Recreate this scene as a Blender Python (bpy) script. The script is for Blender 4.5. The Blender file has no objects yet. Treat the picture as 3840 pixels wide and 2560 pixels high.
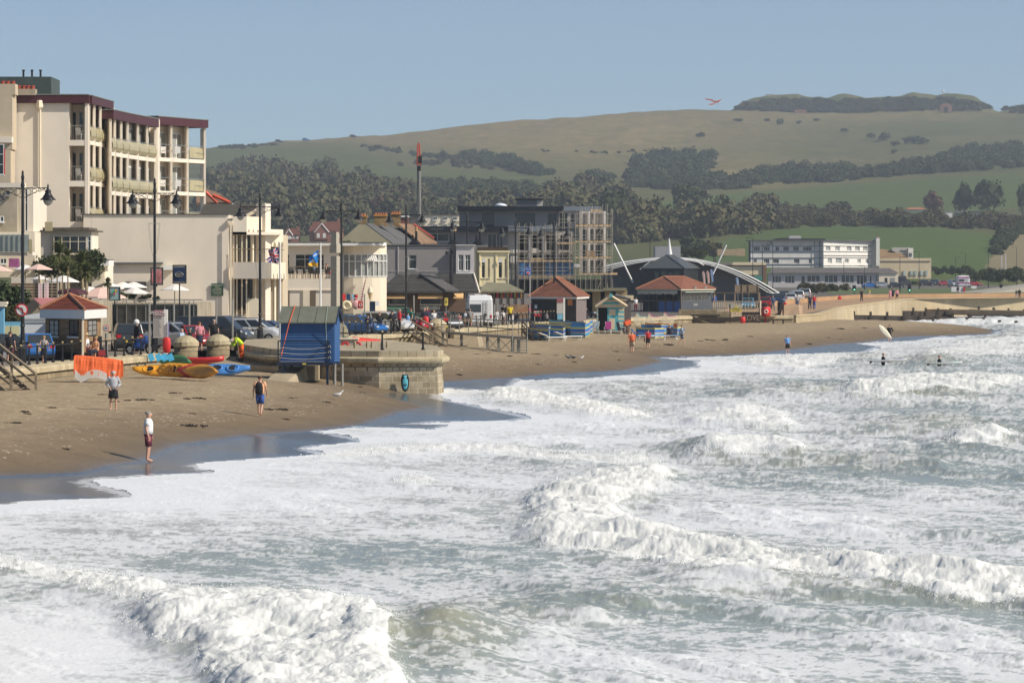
import bpy,bmesh,math,random
import numpy as np
from mathutils import Vector,Matrix
R=math.radians
F=12900.0;H=6.5;CX=1920.0;CY=1035.0
sc=bpy.context.scene
# -------- camera
cd=bpy.data.cameras.new('camera');cam=bpy.data.objects.new('camera',cd);sc.collection.objects.link(cam)
cam.location=(0,0,H);cam.rotation_euler=(R(90),0,0)
cd.sensor_width=36.0;cd.lens=36.0*F/3840.0;cd.shift_y=-(1280-CY)/3840.0
cd.clip_start=1.0;cd.clip_end=20000.0
sc.camera=cam
# -------- light
SUN_EL=40.0
sdir=Vector((0.925,-0.38,0)).normalized()*math.cos(R(SUN_EL));sdir.z=math.sin(R(SUN_EL))
sl=bpy.data.lights.new('sun','SUN');so=bpy.data.objects.new('sun',sl);sc.collection.objects.link(so)
sl.energy=4.0;sl.angle=R(0.5);sl.color=(1.0,0.92,0.80)
so.rotation_euler=sdir.to_track_quat('Z','Y').to_euler()
w=bpy.data.worlds.new('World');sc.world=w;w.use_nodes=True
nt=w.node_tree;nt.nodes.clear()
sky=nt.nodes.new('ShaderNodeTexSky');sky.sky_type='NISHITA';sky.sun_disc=False
sky.sun_elevation=R(SUN_EL);sky.sun_rotation=math.atan2(sdir.x,sdir.y)
sky.altitude=0;sky.air_density=0.5;sky.dust_density=0.5;sky.ozone_density=5.0
hs=nt.nodes.new('ShaderNodeMix');hs.data_type='RGBA';hs.blend_type='MULTIPLY';hs.inputs[0].default_value=1.0
hs.inputs[7].default_value=(0.99,0.93,0.78,1)
bg=nt.nodes.new('ShaderNodeBackground');bg.inputs['Strength'].default_value=0.12
wo=nt.nodes.new('ShaderNodeOutputWorld')
nt.links.new(sky.outputs[0],hs.inputs[6]);nt.links.new(hs.outputs[2],bg.inputs['Color']);nt.links.new(bg.outputs[0],wo.inputs['Surface'])
sc.view_settings.view_transform='Standard';sc.view_settings.look='None'
sc.view_settings.exposure=0.32;sc.view_settings.gamma=1.0
sc.cycles.max_bounces=6;sc.cycles.volume_bounces=0;sc.cycles.transparent_max_bounces=6
sc.cycles.caustics_reflective=False;sc.cycles.caustics_refractive=False
# -------- helpers
rnd=random.Random(7)
def wx(px,Y):return(px-CX)*Y/F
def wz(py,Y):return H-(py-CY)*Y/F
def P(px,py,Y):return Vector((wx(px,Y),Y,wz(py,Y)))
def G(px,py,z=0.0):
 Y=F*(H-z)/(py-CY);return Vector((wx(px,Y),Y,z))
MATS={}
def mat(name,col,rough=0.75,var=0.10,scale=1.5,metal=0.0,spec=0.35,bump=0.0,coat=0.0,hue=0.0):
 """plain painted / bare surface with a little mottling and fine dirt"""
 if name in MATS:return MATS[name]
 m=bpy.data.materials.new(name);m.use_nodes=True;n=m.node_tree;b=n.nodes['Principled BSDF']
 b.inputs['Roughness'].default_value=rough;b.inputs['Metallic'].default_value=metal
 b.inputs['Specular IOR Level'].default_value=spec
 if coat:b.inputs['Coat Weight'].default_value=coat;b.inputs['Coat Roughness'].default_value=0.08
 if var>0:
  tc=n.nodes.new('ShaderNodeTexCoord');no=n.nodes.new('ShaderNodeTexNoise')
  no.inputs['Scale'].default_value=scale;no.inputs['Detail'].default_value=5;no.inputs['Roughness'].default_value=0.65
  mp=n.nodes.new('ShaderNodeMapping');mp.inputs['Scale'].default_value=(1,1,0.55)
  n.links.new(tc.outputs['Object'],mp.inputs[0]);n.links.new(mp.outputs[0],no.inputs['Vector'])
  r=n.nodes.new('ShaderNodeValToRGB');c=col
  r.color_ramp.elements[0].position=0.3;r.color_ramp.elements[1].position=0.7
  r.color_ramp.elements[0].color=(c[0]*(1-var),c[1]*(1-var),c[2]*(1-var*1.3),1)
  r.color_ramp.elements[1].color=(min(1,c[0]*(1+var)),min(1,c[1]*(1+var*.9)),min(1,c[2]*(1+var*.8)),1)
  n.links.new(no.outputs['Fac'],r.inputs[0]);n.links.new(r.outputs[0],b.inputs['Base Color'])
  if bump:
   bm_=n.nodes.new('ShaderNodeBump');bm_.inputs['Strength'].default_value=bump;bm_.inputs['Distance'].default_value=0.05
   n.links.new(no.outputs['Fac'],bm_.inputs['Height']);n.links.new(bm_.outputs[0],b.inputs['Normal'])
 else:b.inputs['Base Color'].default_value=(*col,1)
 MATS[name]=m;return m
def S(r,g,b):
 f=lambda v:(v/255/12.92)if v/255<=0.04045 else((v/255+0.055)/1.055)**2.4
 return(f(r),f(g),f(b))
def brickmat(name,c1,c2,mort,bw,bh,ms=0.012,rough=0.85,axis='XZ',noise=0.35,off=0.5):
 if name in MATS:return MATS[name]
 m=bpy.data.materials.new(name);m.use_nodes=True;n=m.node_tree;b=n.nodes['Principled BSDF'];b.inputs['Roughness'].default_value=rough
 b.inputs['Specular IOR Level'].default_value=0.2
 tc=n.nodes.new('ShaderNodeTexCoord');sx=n.nodes.new('ShaderNodeSeparateXYZ');cb=n.nodes.new('ShaderNodeCombineXYZ')
 n.links.new(tc.outputs['Object'],sx.inputs[0])
 ad=n.nodes.new('ShaderNodeMath');ad.operation='ADD'
 n.links.new(sx.outputs[0],ad.inputs[0]);n.links.new(sx.outputs[1],ad.inputs[1])
 n.links.new(ad.outputs[0],cb.inputs[0]);n.links.new(sx.outputs[2],cb.inputs[1])
 br=n.nodes.new('ShaderNodeTexBrick');br.offset=off
 br.inputs['Scale'].default_value=1.0;br.inputs['Brick Width'].default_value=bw;br.inputs['Row Height'].default_value=bh
 br.inputs['Mortar Size'].default_value=ms;br.inputs['Bias'].default_value=0.0;br.inputs['Mortar Smooth'].default_value=0.3
 br.inputs['Color1'].default_value=(*c1,1);br.inputs['Color2'].default_value=(*c2,1);br.inputs['Mortar'].default_value=(*mort,1)
 nw=n.nodes.new('ShaderNodeTexNoise');nw.inputs['Scale'].default_value=1.1;nw.inputs['Detail'].default_value=4
 n.links.new(tc.outputs['Object'],nw.inputs['Vector'])
 mx=n.nodes.new('ShaderNodeMix');mx.data_type='RGBA';mx.blend_type='MULTIPLY';mx.inputs[0].default_value=1
 rr=n.nodes.new('ShaderNodeValToRGB');rr.color_ramp.elements[0].position=0.3;rr.color_ramp.elements[1].position=0.7
 rr.color_ramp.elements[0].color=(1-noise,1-noise,1-noise*1.1,1);rr.color_ramp.elements[1].color=(1,1,1,1)
 n.links.new(nw.outputs['Fac'],rr.inputs[0]);n.links.new(cb.outputs[0],br.inputs['Vector'])
 n.links.new(br.outputs['Color'],mx.inputs[6]);n.links.new(rr.outputs[0],mx.inputs[7]);n.links.new(mx.outputs[2],b.inputs['Base Color'])
 bp=n.nodes.new('ShaderNodeBump');bp.inputs['Strength'].default_value=0.6;bp.inputs['Distance'].default_value=0.03;bp.invert=True
 n.links.new(br.outputs['Fac'],bp.inputs['Height']);n.links.new(bp.outputs[0],b.inputs['Normal'])
 MATS[name]=m;return m
def stripemat(name,cols,period,axis=2,rough=0.8,edge=0.0):
 """hard stripes of real colour along one object axis: cols = [(fraction, colour)...]"""
 if name in MATS:return MATS[name]
 m=bpy.data.materials.new(name);m.use_nodes=True;n=m.node_tree;b=n.nodes['Principled BSDF'];b.inputs['Roughness'].default_value=rough
 tc=n.nodes.new('ShaderNodeTexCoord');sx=n.nodes.new('ShaderNodeSeparateXYZ');n.links.new(tc.outputs['Object'],sx.inputs[0])
 d=n.nodes.new('ShaderNodeMath');d.operation='DIVIDE';d.inputs[1].default_value=period;n.links.new(sx.outputs[axis],d.inputs[0])
 fr=n.nodes.new('ShaderNodeMath');fr.operation='FRACT';n.links.new(d.outputs[0],fr.inputs[0])
 cr=n.nodes.new('ShaderNodeValToRGB');cr.color_ramp.interpolation='CONSTANT'
 e=cr.color_ramp.elements
 while len(e)<len(cols):e.new(0.5)
 for i,(p,c)in enumerate(cols):e[i].position=p;e[i].color=(*c,1)
 n.links.new(fr.outputs[0],cr.inputs[0]);n.links.new(cr.outputs[0],b.inputs['Base Color'])
 MATS[name]=m;return m
class MB:
 def __init__(s):s.v=[];s.f=[];s.m=[];s.cur=0
 def add(s,vs,fs):
  o=len(s.v);s.v+=[tuple(p)for p in vs];s.f+=[tuple(i+o for i in f)for f in fs];s.m+=[s.cur]*len(fs);return s
 def hexa(s,p):
  return s.add(p,[(3,2,1,0),(4,5,6,7),(0,1,5,4),(1,2,6,5),(2,3,7,6),(3,0,4,7)])
 def box(s,x0,x1,y0,y1,z0,z1):
  if x0>x1:x0,x1=x1,x0
  if y0>y1:y0,y1=y1,y0
  if z0>z1:z0,z1=z1,z0
  return s.hexa([(x0,y0,z0),(x1,y0,z0),(x1,y1,z0),(x0,y1,z0),(x0,y0,z1),(x1,y0,z1),(x1,y1,z1),(x0,y1,z1)])
 def cbox(s,c,d,rz=0.0,rx=0.0,ry=0.0):
  M=Matrix.Translation(Vector(c))@Matrix.Rotation(rz,4,'Z')@Matrix.Rotation(ry,4,'Y')@Matrix.Rotation(rx,4,'X')
  x,y,z=d[0]/2,d[1]/2,d[2]/2
  return s.hexa([M@Vector(q)for q in[(-x,-y,-z),(x,-y,-z),(x,y,-z),(-x,y,-z),(-x,-y,z),(x,-y,z),(x,y,z),(-x,y,z)]])
 def fbox(s,fr,u0,u1,v0,v1,z0,z1):
  if u0>u1:u0,u1=u1,u0
  if v0>v1:v0,v1=v1,v0
  if z0>z1:z0,z1=z1,z0
  q=[fr.pt(u,v,z)for z in(z0,z1)for(u,v)in((u0,v1),(u1,v1),(u1,v0),(u0,v0))]
  return s.hexa(q)
 def prism(s,poly,z0,z1):
  n=len(poly);a=sum(poly[i][0]*poly[(i+1)%n][1]-poly[(i+1)%n][0]*poly[i][1]for i in range(n))
  if a<0:poly=poly[::-1]
  z0f=z0 if callable(z0)else(lambda x,y:z0);z1f=z1 if callable(z1)else(lambda x,y:z1)
  vs=[(x,y,z0f(x,y))for x,y in poly]+[(x,y,z1f(x,y))for x,y in poly]
  return s.add(vs,[tuple(range(n-1,-1,-1)),tuple(range(n,2*n))]+[(i,(i+1)%n,n+(i+1)%n,n+i)for i in range(n)])
 def ring(s,pts):o=len(s.v);s.v+=[tuple(p)for p in pts];return list(range(o,o+len(pts)))
 def skinrings(s,rings,cap=True,closed=True):
  ids=[s.ring(r)for r in rings];n=len(ids[0])
  for a,b in zip(ids,ids[1:]):
   for i in range(n if closed else n-1):
    s.f.append((a[i],a[(i+1)%n],b[(i+1)%n],b[i]));s.m.append(s.cur)
  if cap and closed:
   s.f.append(tuple(ids[0][::-1]));s.m.append(s.cur);s.f.append(tuple(ids[-1]));s.m.append(s.cur)
  return s
 def tube(s,a,b,r0,r1=None,n=6):
  a=Vector(a);b=Vector(b);r1=r0 if r1 is None else r1;d=(b-a)
  if d.length<1e-6:return s
  q=d.to_track_quat('Z','Y');cs=[(math.cos(2*math.pi*i/n),math.sin(2*math.pi*i/n))for i in range(n)]
  return s.skinrings([[a+q@Vector((c*r0,t*r0,0))for c,t in cs],[b+q@Vector((c*r1,t*r1,0))for c,t in cs]])
 def path(s,pts,r,n=5):
  for a,b in zip(pts,pts[1:]):s.tube(a,b,r,r,n)
  return s
 def lathe(s,c,prof,n=10,ax='Z',sx=1,sy=1):
  c=Vector(c);rings=[]
  for r,z in prof:
   rings.append([c+Vector((math.cos(2*math.pi*i/n)*r*sx,math.sin(2*math.pi*i/n)*r*sy,z))for i in range(n)])
  return s.skinrings(rings)
 def ball(s,c,r,n=8,m=5,sc_=(1,1,1)):
  return s.lathe(c,[(max(r*math.sin(math.pi*k/m),r*.02),-r*math.cos(math.pi*k/m)*sc_[2])for k in range(m+1)],n,sx=sc_[0],sy=sc_[1])
 def torus(s,c,R_,r,q=None,n=14,k=6):
  c=Vector(c);q=q or Matrix.Identity(3);rings=[]
  for i in range(n+1):
   a=2*math.pi*i/n
   rings.append([c+q@Vector(((R_+r*math.cos(2*math.pi*j/k))*math.cos(a),(R_+r*math.cos(2*math.pi*j/k))*math.sin(a),r*math.sin(2*math.pi*j/k)))for j in range(k)])
  return s.skinrings(rings,cap=False)
 def quad(s,a,b,c,d):return s.add([a,b,c,d],[(0,1,2,3)])
 def build(s,name,m,parent=None,smooth=False,at=None):
  me=bpy.data.meshes.new(name);o0=Vector((0,0,0))
  if at is not None:o0=Vector(at)
  elif parent is not None:o0=ROOT.get(parent.name,Vector((0,0,0)))
  vs=[(p[0]-o0.x,p[1]-o0.y,p[2]-o0.z)for p in s.v]
  me.from_pydata(vs,[],s.f)
  ms=m if isinstance(m,(list,tuple))else[m]
  for q in ms:me.materials.append(q)
  if len(ms)>1:me.polygons.foreach_set('material_index',s.m)
  if smooth:me.polygons.foreach_set('use_smooth',[True]*len(me.polygons))
  me.validate();me.update()
  o=bpy.data.objects.new(name,me);sc.collection.objects.link(o)
  if parent is not None:o.parent=parent;ROOT[o.name]=o0
  elif at is not None:o.location=o0
  return o
ROOT={}
def tag(o,label=None,cat=None,group=None,kind=None):
 if label:o['label']=label
 if cat:o['category']=cat
 if group:o['group']=group
 if kind:o['kind']=kind
 return o
def thing(name,loc,label,cat,group=None,rz=0.0):
 o=bpy.data.objects.new(name,None);sc.collection.objects.link(o);o.location=loc;o.empty_display_size=0.2
 o.rotation_euler=(0,0,rz);ROOT[o.name]=Vector(loc);return tag(o,label,cat,group)
def lthing(name,loc,label,cat,group=None,rz=0.0):
 o=thing(name,loc,label,cat,group,rz);ROOT[o.name]=Vector((0,0,0));return o
def dup(root,loc,rz=0.0,label=None,group=None,scale=None,recol=None):
 def cp(o,par):
  c=o.copy();sc.collection.objects.link(c)
  if par is not None:c.parent=par
  for ch in o.children:cp(ch,c)
  return c
 r=cp(root,None);r.location=loc;r.rotation_euler=(0,0,rz)
 if label:r['label']=label
 if group:r['group']=group
 if scale:r.scale=(scale,)*3 if not isinstance(scale,tuple)else scale
 return r
def recolour(root,cmap):
 """give a copy its own colours without copying meshes: {part base name: material}"""
 def go(o):
  b=o.name.split('.')[0]
  if b in cmap and o.type=='MESH':
   o.material_slots[0].link='OBJECT';o.material_slots[0].material=cmap[b]
  for c in o.children:go(c)
 go(root);return root
class Frame:
 def __init__(s,A,B,flip=False):
  s.A=Vector((A[0],A[1]));d=Vector((B[0]-A[0],B[1]-A[1]));s.L=d.length;s.d=d/s.L
  s.n=Vector((s.d.y,-s.d.x))if not flip else Vector((-s.d.y,s.d.x))
 def pt(s,u,v,z):q=s.A+s.d*u+s.n*v;return(q.x,q.y,z)
 def u(s,px,v=0.0):
  k=(px-CX)/F;a=s.A+s.n*v;return(k*a.y-a.x)/(s.d.x-k*s.d.y)
 def z(s,py,u=0.0,v=0.0):q=s.A+s.d*u+s.n*v;return H-(py-CY)*q.y/F
def frame_px(px0,Y0,px1,Y1,flip=False):return Frame((wx(px0,Y0),Y0),(wx(px1,Y1),Y1),flip)
def rects(o_u0,o_u1,z0,z1,holes):
 """split a wall rectangle around holes -> list of rects"""
 us=sorted({o_u0,o_u1,*[h[0]for h in holes],*[h[1]for h in holes]});out=[]
 for a,b in zip(us,us[1:]):
  if b-a<1e-4:continue
  hs_=sorted([(h[2],h[3])for h in holes if h[0]<=a+1e-5 and h[1]>=b-1e-5]);z=z0
  for h0,h1 in hs_:
   if h0>z+1e-4:out.append((a,b,z,h0))
   z=max(z,h1)
  if z<z1-1e-4:out.append((a,b,z,z1))
 return out
_rs=np.random.RandomState(3);_tab=_rs.rand(256,256).astype(np.float32)
def vn(x,y):
 xi=np.floor(x).astype(np.int64);yi=np.floor(y).astype(np.int64);fx=x-xi;fy=y-yi
 fx=fx*fx*fx*(fx*(fx*6-15)+10);fy=fy*fy*fy*(fy*(fy*6-15)+10)
 a=_tab[xi&255,yi&255];b=_tab[(xi+1)&255,yi&255];c=_tab[xi&255,(yi+1)&255];d=_tab[(xi+1)&255,(yi+1)&255]
 return(a*(1-fx)+b*fx)*(1-fy)+(c*(1-fx)+d*fx)*fy
def fbm(x,y,o=4,g=0.5):
 s=0;a=1;t=0;c,q=math.cos(.6),math.sin(.6)
 for i in range(o):
  s=s+a*vn(x+17.3*i,y+9.1*i);t+=a;a*=g;x,y=(x*c-y*q)*2.03,(x*q+y*c)*2.03
 return s/t
def sstep(a,b,x):t=np.clip((x-a)/(b-a),0,1);return t*t*(3-2*t)
def inpoly(px,py,poly):
 r=np.zeros(px.shape,bool);n=len(poly)
 for i in range(n):
  x0,y0=poly[i];x1,y1=poly[(i+1)%n]
  if y0==y1:continue
  c=((y0>py)!=(y1>py))&(px<(x1-x0)*(py-y0)/(y1-y0)+x0);r^=c
 return r
def segdist(X,Y,pts):
 d=np.full(X.shape,1e9)
 for(x0,y0),(x1,y1)in zip(pts,pts[1:]):
  dx,dy=x1-x0,y1-y0;t=np.clip(((X-x0)*dx+(Y-y0)*dy)/(dx*dx+dy*dy+1e-9),0,1)
  d=np.minimum(d,np.hypot(X-x0-t*dx,Y-y0-t*dy))
 return d
def gridmesh(name,V,nr,nc,mask=None,attrs=None,smooth=True):
 idx=np.arange(nr*nc).reshape(nr,nc)
 q=np.stack([idx[:-1,:-1],idx[:-1,1:],idx[1:,1:],idx[1:,:-1]],-1).reshape(-1,4)
 if mask is not None:q=q[mask[:-1,:-1].ravel()&mask[1:,1:].ravel()&mask[:-1,1:].ravel()&mask[1:,:-1].ravel()]
 used=np.unique(q);rem=np.full(nr*nc,-1,np.int64);rem[used]=np.arange(len(used));q=rem[q];V=V[used]
 me=bpy.data.meshes.new(name);me.vertices.add(len(V));me.vertices.foreach_set('co',V.astype(np.float32).ravel())
 me.loops.add(q.size);me.loops.foreach_set('vertex_index',q.astype(np.int32).ravel())
 me.polygons.add(len(q));me.polygons.foreach_set('loop_start',np.arange(0,q.size,4,dtype=np.int32))
 me.polygons.foreach_set('loop_total',np.full(len(q),4,np.int32))
 if smooth:me.polygons.foreach_set('use_smooth',np.ones(len(q),bool))
 me.update(calc_edges=True)
 for k,a in(attrs or{}).items():
  at=me.attributes.new(k,'FLOAT','POINT');at.data.foreach_set('value',a.ravel()[used].astype(np.float32))
 o=bpy.data.objects.new(name,me);sc.collection.objects.link(o);return o
# -------- water, sand and land
D=1.6327
def dp(l):return[(a*D,b*D)for a,b in l]
WATER=dp([(-260,1122),(0,1102),(200,1090),(330,1065),(430,1030),(560,1012),(680,996),(850,976),(900,962),(960,950),(990,942),(930,925),(880,910),(960,903),(1002,903),(1002,886),(1200,869),(1440,855),(1530,835),(1500,822),(1700,817),(1850,806),(1960,790),(2100,775),(2280,768),(2288,760),(2200,755),(2060,752),(1960,748),(1850,743),(1835,739),(1880,737),(2000,733),(2150,727),(2290,718),(2352,714),(4600,700),(4600,1700),(-260,1700)])
FOAM=dp([(-260,1178),(0,1160),(50,1154),(110,1151),(200,1147),(305,1143),(270,1129),(225,1118),(190,1107),(230,1098),(330,1091),(400,1090),(500,1084),(470,1077),(448,1069),(480,1063),(520,1060),(640,1051),(745,1046),(720,1036),(700,1029),(735,1022),(790,1020),(840,1012),(790,1003),(700,985),(740,977),(850,981),(1000,986),(1040,975),(935,974),(1000,968),(1170,966),(1215,959),(1130,940),(1005,915),(1000,905),(1010,897),(1030,890),(1130,898),(1175,885),(1190,870),(1350,868),(1420,863),(1500,857),(1610,840),(1600,828),(1510,822),(1690,818),(1700,815),(1860,812),(1985,808),(2020,795),(1950,786),(2100,782),(2170,772),(2285,768),(2296,760),(2200,754),(2060,751),(1960,747),(1850,742.5),(1842,739.5),(1890,739),(2000,734),(2150,728),(2290,718.5),(2352,714.5),(4600,700.5),(4600,1700),(-260,1700)])
def toXY(poly):return[(wx(x,F*H/(y-CY)),F*H/(y-CY))for x,y in poly]
WXY=toXY(WATER);FXY=toXY(FOAM)
WALL=[(-34,100),(-27.5,150),(-24.6,174),(-23.9,181),(-22.4,192),(-20.1,207),(-18,224),(-16.3,242),(-12.6,261),(-9.05,278),(-2.9,307),(2.1,333),(5.2,351),(14,375),(20.5,392),(32.4,394),(36.5,408),(45,470),(62.5,545),(90,572),(150,610),(420,640)]
def beach_z(X,Y):
 d=segdist(X,Y,WXY[:-3]);ins=inpoly(X,Y,WXY)
 bump=(fbm(X*.35,Y*.22,3)-.5)*.16+(fbm(X*1.3,Y*.8,3)-.5)*.07
 z=np.where(ins,0.002-np.minimum(d,40)*0.00004,0.004+.90*(1-np.exp(-d/4.2))+bump*np.clip(d/5,0,1))
 z=z+np.where(ins,0,sstep(435,520,Y)*sstep(1,14,d)*.75)
 dF=segdist(X,Y,FXY[:-3]);z=z+np.where(inpoly(X,Y,FXY),0,np.minimum(.032*np.maximum(dF-.3,0),.26))
 return z,np.where(ins,-d,d)
def bz(x,y):
 z,_=beach_z(np.array([float(x)]),np.array([float(y)]));return float(z[0])
def GB(px,py):
 z=0.5
 for _ in range(12):
  Y=F*(H-z)/(py-CY);z=.5*z+.5*bz(wx(px,Y),Y)
 Y=506.0 if px>3050 and py<1182 else F*(H-z)/(py-CY);return Vector((wx(px,Y),Y,bz(wx(px,Y),Y)))
cols=np.concatenate([np.arange(-700,4560,9.0),np.arange(4560,7400,60.0)]);rows=np.concatenate([np.arange(2700,2010,-30),np.arange(2010,1340,-3.5),np.arange(1340,1126,-1.5)])
PX,PY=np.meshgrid(cols,rows);YY=F*H/(PY-CY);XX=(PX-CX)*YY/F
ZZ,DD=beach_z(XX,YY)
far_sh=sstep(440,500,YY)
SHELL=fbm(XX*2.1,YY*1.6,3)
sand=gridmesh('beach_sand',np.stack([XX,YY,ZZ],-1).reshape(-1,3),*XX.shape,attrs={'dist':DD,'shingle':far_sh,'swash':np.exp(-segdist(XX,YY,FXY[:-3])/1.1)*(YY<420)});tag(sand,'damp golden sand of the beach with pebbles along the high line',kind='structure')
m=bpy.data.materials.new('sand');m.use_nodes=True;n=m.node_tree;b=n.nodes['Principled BSDF'];N=n.nodes.new;L=n.links.new
def vmath(op,a,b_=None,c=None):
 q=N('ShaderNodeMath');q.operation=op
 for i,v in enumerate((a,b_,c)):
  if v is None:continue
  if isinstance(v,(int,float)):q.inputs[i].default_value=v
  else:L(v,q.inputs[i])
 return q.outputs[0]
def ramp(src,els,interp='LINEAR'):
 r=N('ShaderNodeValToRGB');r.color_ramp.interpolation=interp;e=r.color_ramp.elements
 while len(e)<len(els):e.new(0.5)
 for i,(p,c)in enumerate(els):e[i].position=p;e[i].color=(*c,1)if len(c)==3 else c
 L(src,r.inputs[0]);return r.outputs[0]
def noise(scale,det=4,vec=None,ms=(1,1,1),rough=.6):
 q=N('ShaderNodeTexNoise');q.inputs['Scale'].default_value=scale;q.inputs['Detail'].default_value=det;q.inputs['Roughness'].default_value=rough
 t=N('ShaderNodeTexCoord');mp=N('ShaderNodeMapping');mp.inputs['Scale'].default_value=ms;L(t.outputs['Object'],mp.inputs[0]);L(mp.outputs[0],q.inputs['Vector']);return q.outputs['Fac']
def mixc(f,a,c,bt='MIX'):
 q=N('ShaderNodeMix');q.data_type='RGBA';q.blend_type=bt
 for i,v in((0,f),(6,a),(7,c)):
  if isinstance(v,(int,float)):q.inputs[i].default_value=v
  elif isinstance(v,tuple):q.inputs[i].default_value=(*v,1)
  else:L(v,q.inputs[i])
 return q.outputs[2]
at=N('ShaderNodeAttribute');at.attribute_name='dist';dist=at.outputs['Fac']
ats=N('ShaderNodeAttribute');ats.attribute_name='shingle'
n1=noise(.5,5);n2=noise(9,4)
dw=vmath('ADD',dist,vmath('MULTIPLY',vmath('SUBTRACT',n1,.5),3.0))
damp=ramp(vmath('DIVIDE',dw,16.0),[(0.0,(1,1,1)),(.20,(.7,.7,.7)),(.55,(0,0,0))])
dry=mixc(n2,(.30,.225,.135),(.46,.365,.24));dry=mixc(ramp(noise(1.6,6,rough=.7),[(.45,(0,0,0)),(.6,(.5,)*3)]),dry,(.22,.16,.095));wet=mixc(n1,(.125,.092,.058),(.185,.138,.088))
c=mixc(damp,dry,wet)
c=mixc(ats.outputs['Fac'],c,mixc(n1,(.085,.062,.048),(.16,.115,.085)))
vo=N('ShaderNodeTexVoronoi');vo.inputs['Scale'].default_value=2.6;t=N('ShaderNodeTexCoord');L(t.outputs['Object'],vo.inputs['Vector'])
peb=vmath('MULTIPLY',vmath('LESS_THAN',vo.outputs['Distance'],.17),vmath('GREATER_THAN',noise(.33,3),.44))
peb=vmath('MULTIPLY',peb,vmath('GREATER_THAN',dist,2.5))
c=mixc(peb,c,(.62,.55,.44));c=mixc(ramp(vmath('DIVIDE',dist,1.0),[(0,(1,1,1)),(.25,(0,0,0))]),c,(.085,.088,.092))
asw=N('ShaderNodeAttribute');asw.attribute_name='swash';lace=vmath('GREATER_THAN',vmath('ADD',vmath('MULTIPLY',asw.outputs['Fac'],.62),noise(2.6,6,rough=.75)),.98)
lace=vmath('MULTIPLY',lace,vmath('LESS_THAN',dist,.15));c=mixc(lace,c,(.68,.70,.72));L(c,b.inputs['Base Color'])
rg=ramp(vmath('DIVIDE',dist,4.0),[(0.0,(.20,)*3),(.05,(.26,)*3),(.16,(.5,)*3),(.5,(.85,)*3)])
L(rg,b.inputs['Roughness']);L(ramp(vmath('DIVIDE',dist,4.0),[(0,(.95,)*3),(.03,(.8,)*3),(.12,(.3,)*3),(.4,(.15,)*3)]),b.inputs['Specular IOR Level'])
bp=N('ShaderNodeBump');bp.inputs['Distance'].default_value=.07
L(vmath('MULTIPLY',ramp(vmath('DIVIDE',dist,3.0),[(0,(0.05,)*3),(.06,(.08,)*3),(.15,(.3,)*3),(.6,(.8,)*3)]),.9),bp.inputs['Strength']);L(noise(3.5,6),bp.inputs['Height']);L(bp.outputs[0],b.inputs['Normal'])
sand.data.materials.append(m)
cols=np.concatenate([np.arange(-420,4260,4.0),np.arange(4260,7300,40.0)])
rows=[2860.0]
while rows[-1]>1160:rows.append(rows[-1]-(3.4 if rows[-1]>2000 else 2.6 if rows[-1]>1500 else 1.7))
rows=np.array(rows);PX,PY=np.meshgrid(cols,rows);YY=F*H/(PY-CY);XX=(PX-CX)*YY/F
def blur(a,kx,ky,it=2):
 for _ in range(it):
  for ax,k in((1,kx),(0,ky)):
   if k<1:continue
   p=np.concatenate([np.repeat(np.take(a,[0],ax),k,ax),a,np.repeat(np.take(a,[-1],ax),k,ax)],ax);cs=np.cumsum(p,ax,dtype=np.float64)
   n_=a.shape[ax];hi=np.take(cs,range(2*k,2*k+n_),ax);lo=np.take(cs,range(0,n_),ax);a=((hi-lo)/(2*k)).astype(np.float32)
 return a
wpx=PX+60*(fbm(XX*.55,YY*.35,4)-.5)+(fbm(XX*2.5,YY*1.6,3)-.5)*26;wpy=PY+26*(fbm(XX*.5+40,YY*.3+11,4)-.5)*(PY-CY)/900
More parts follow.
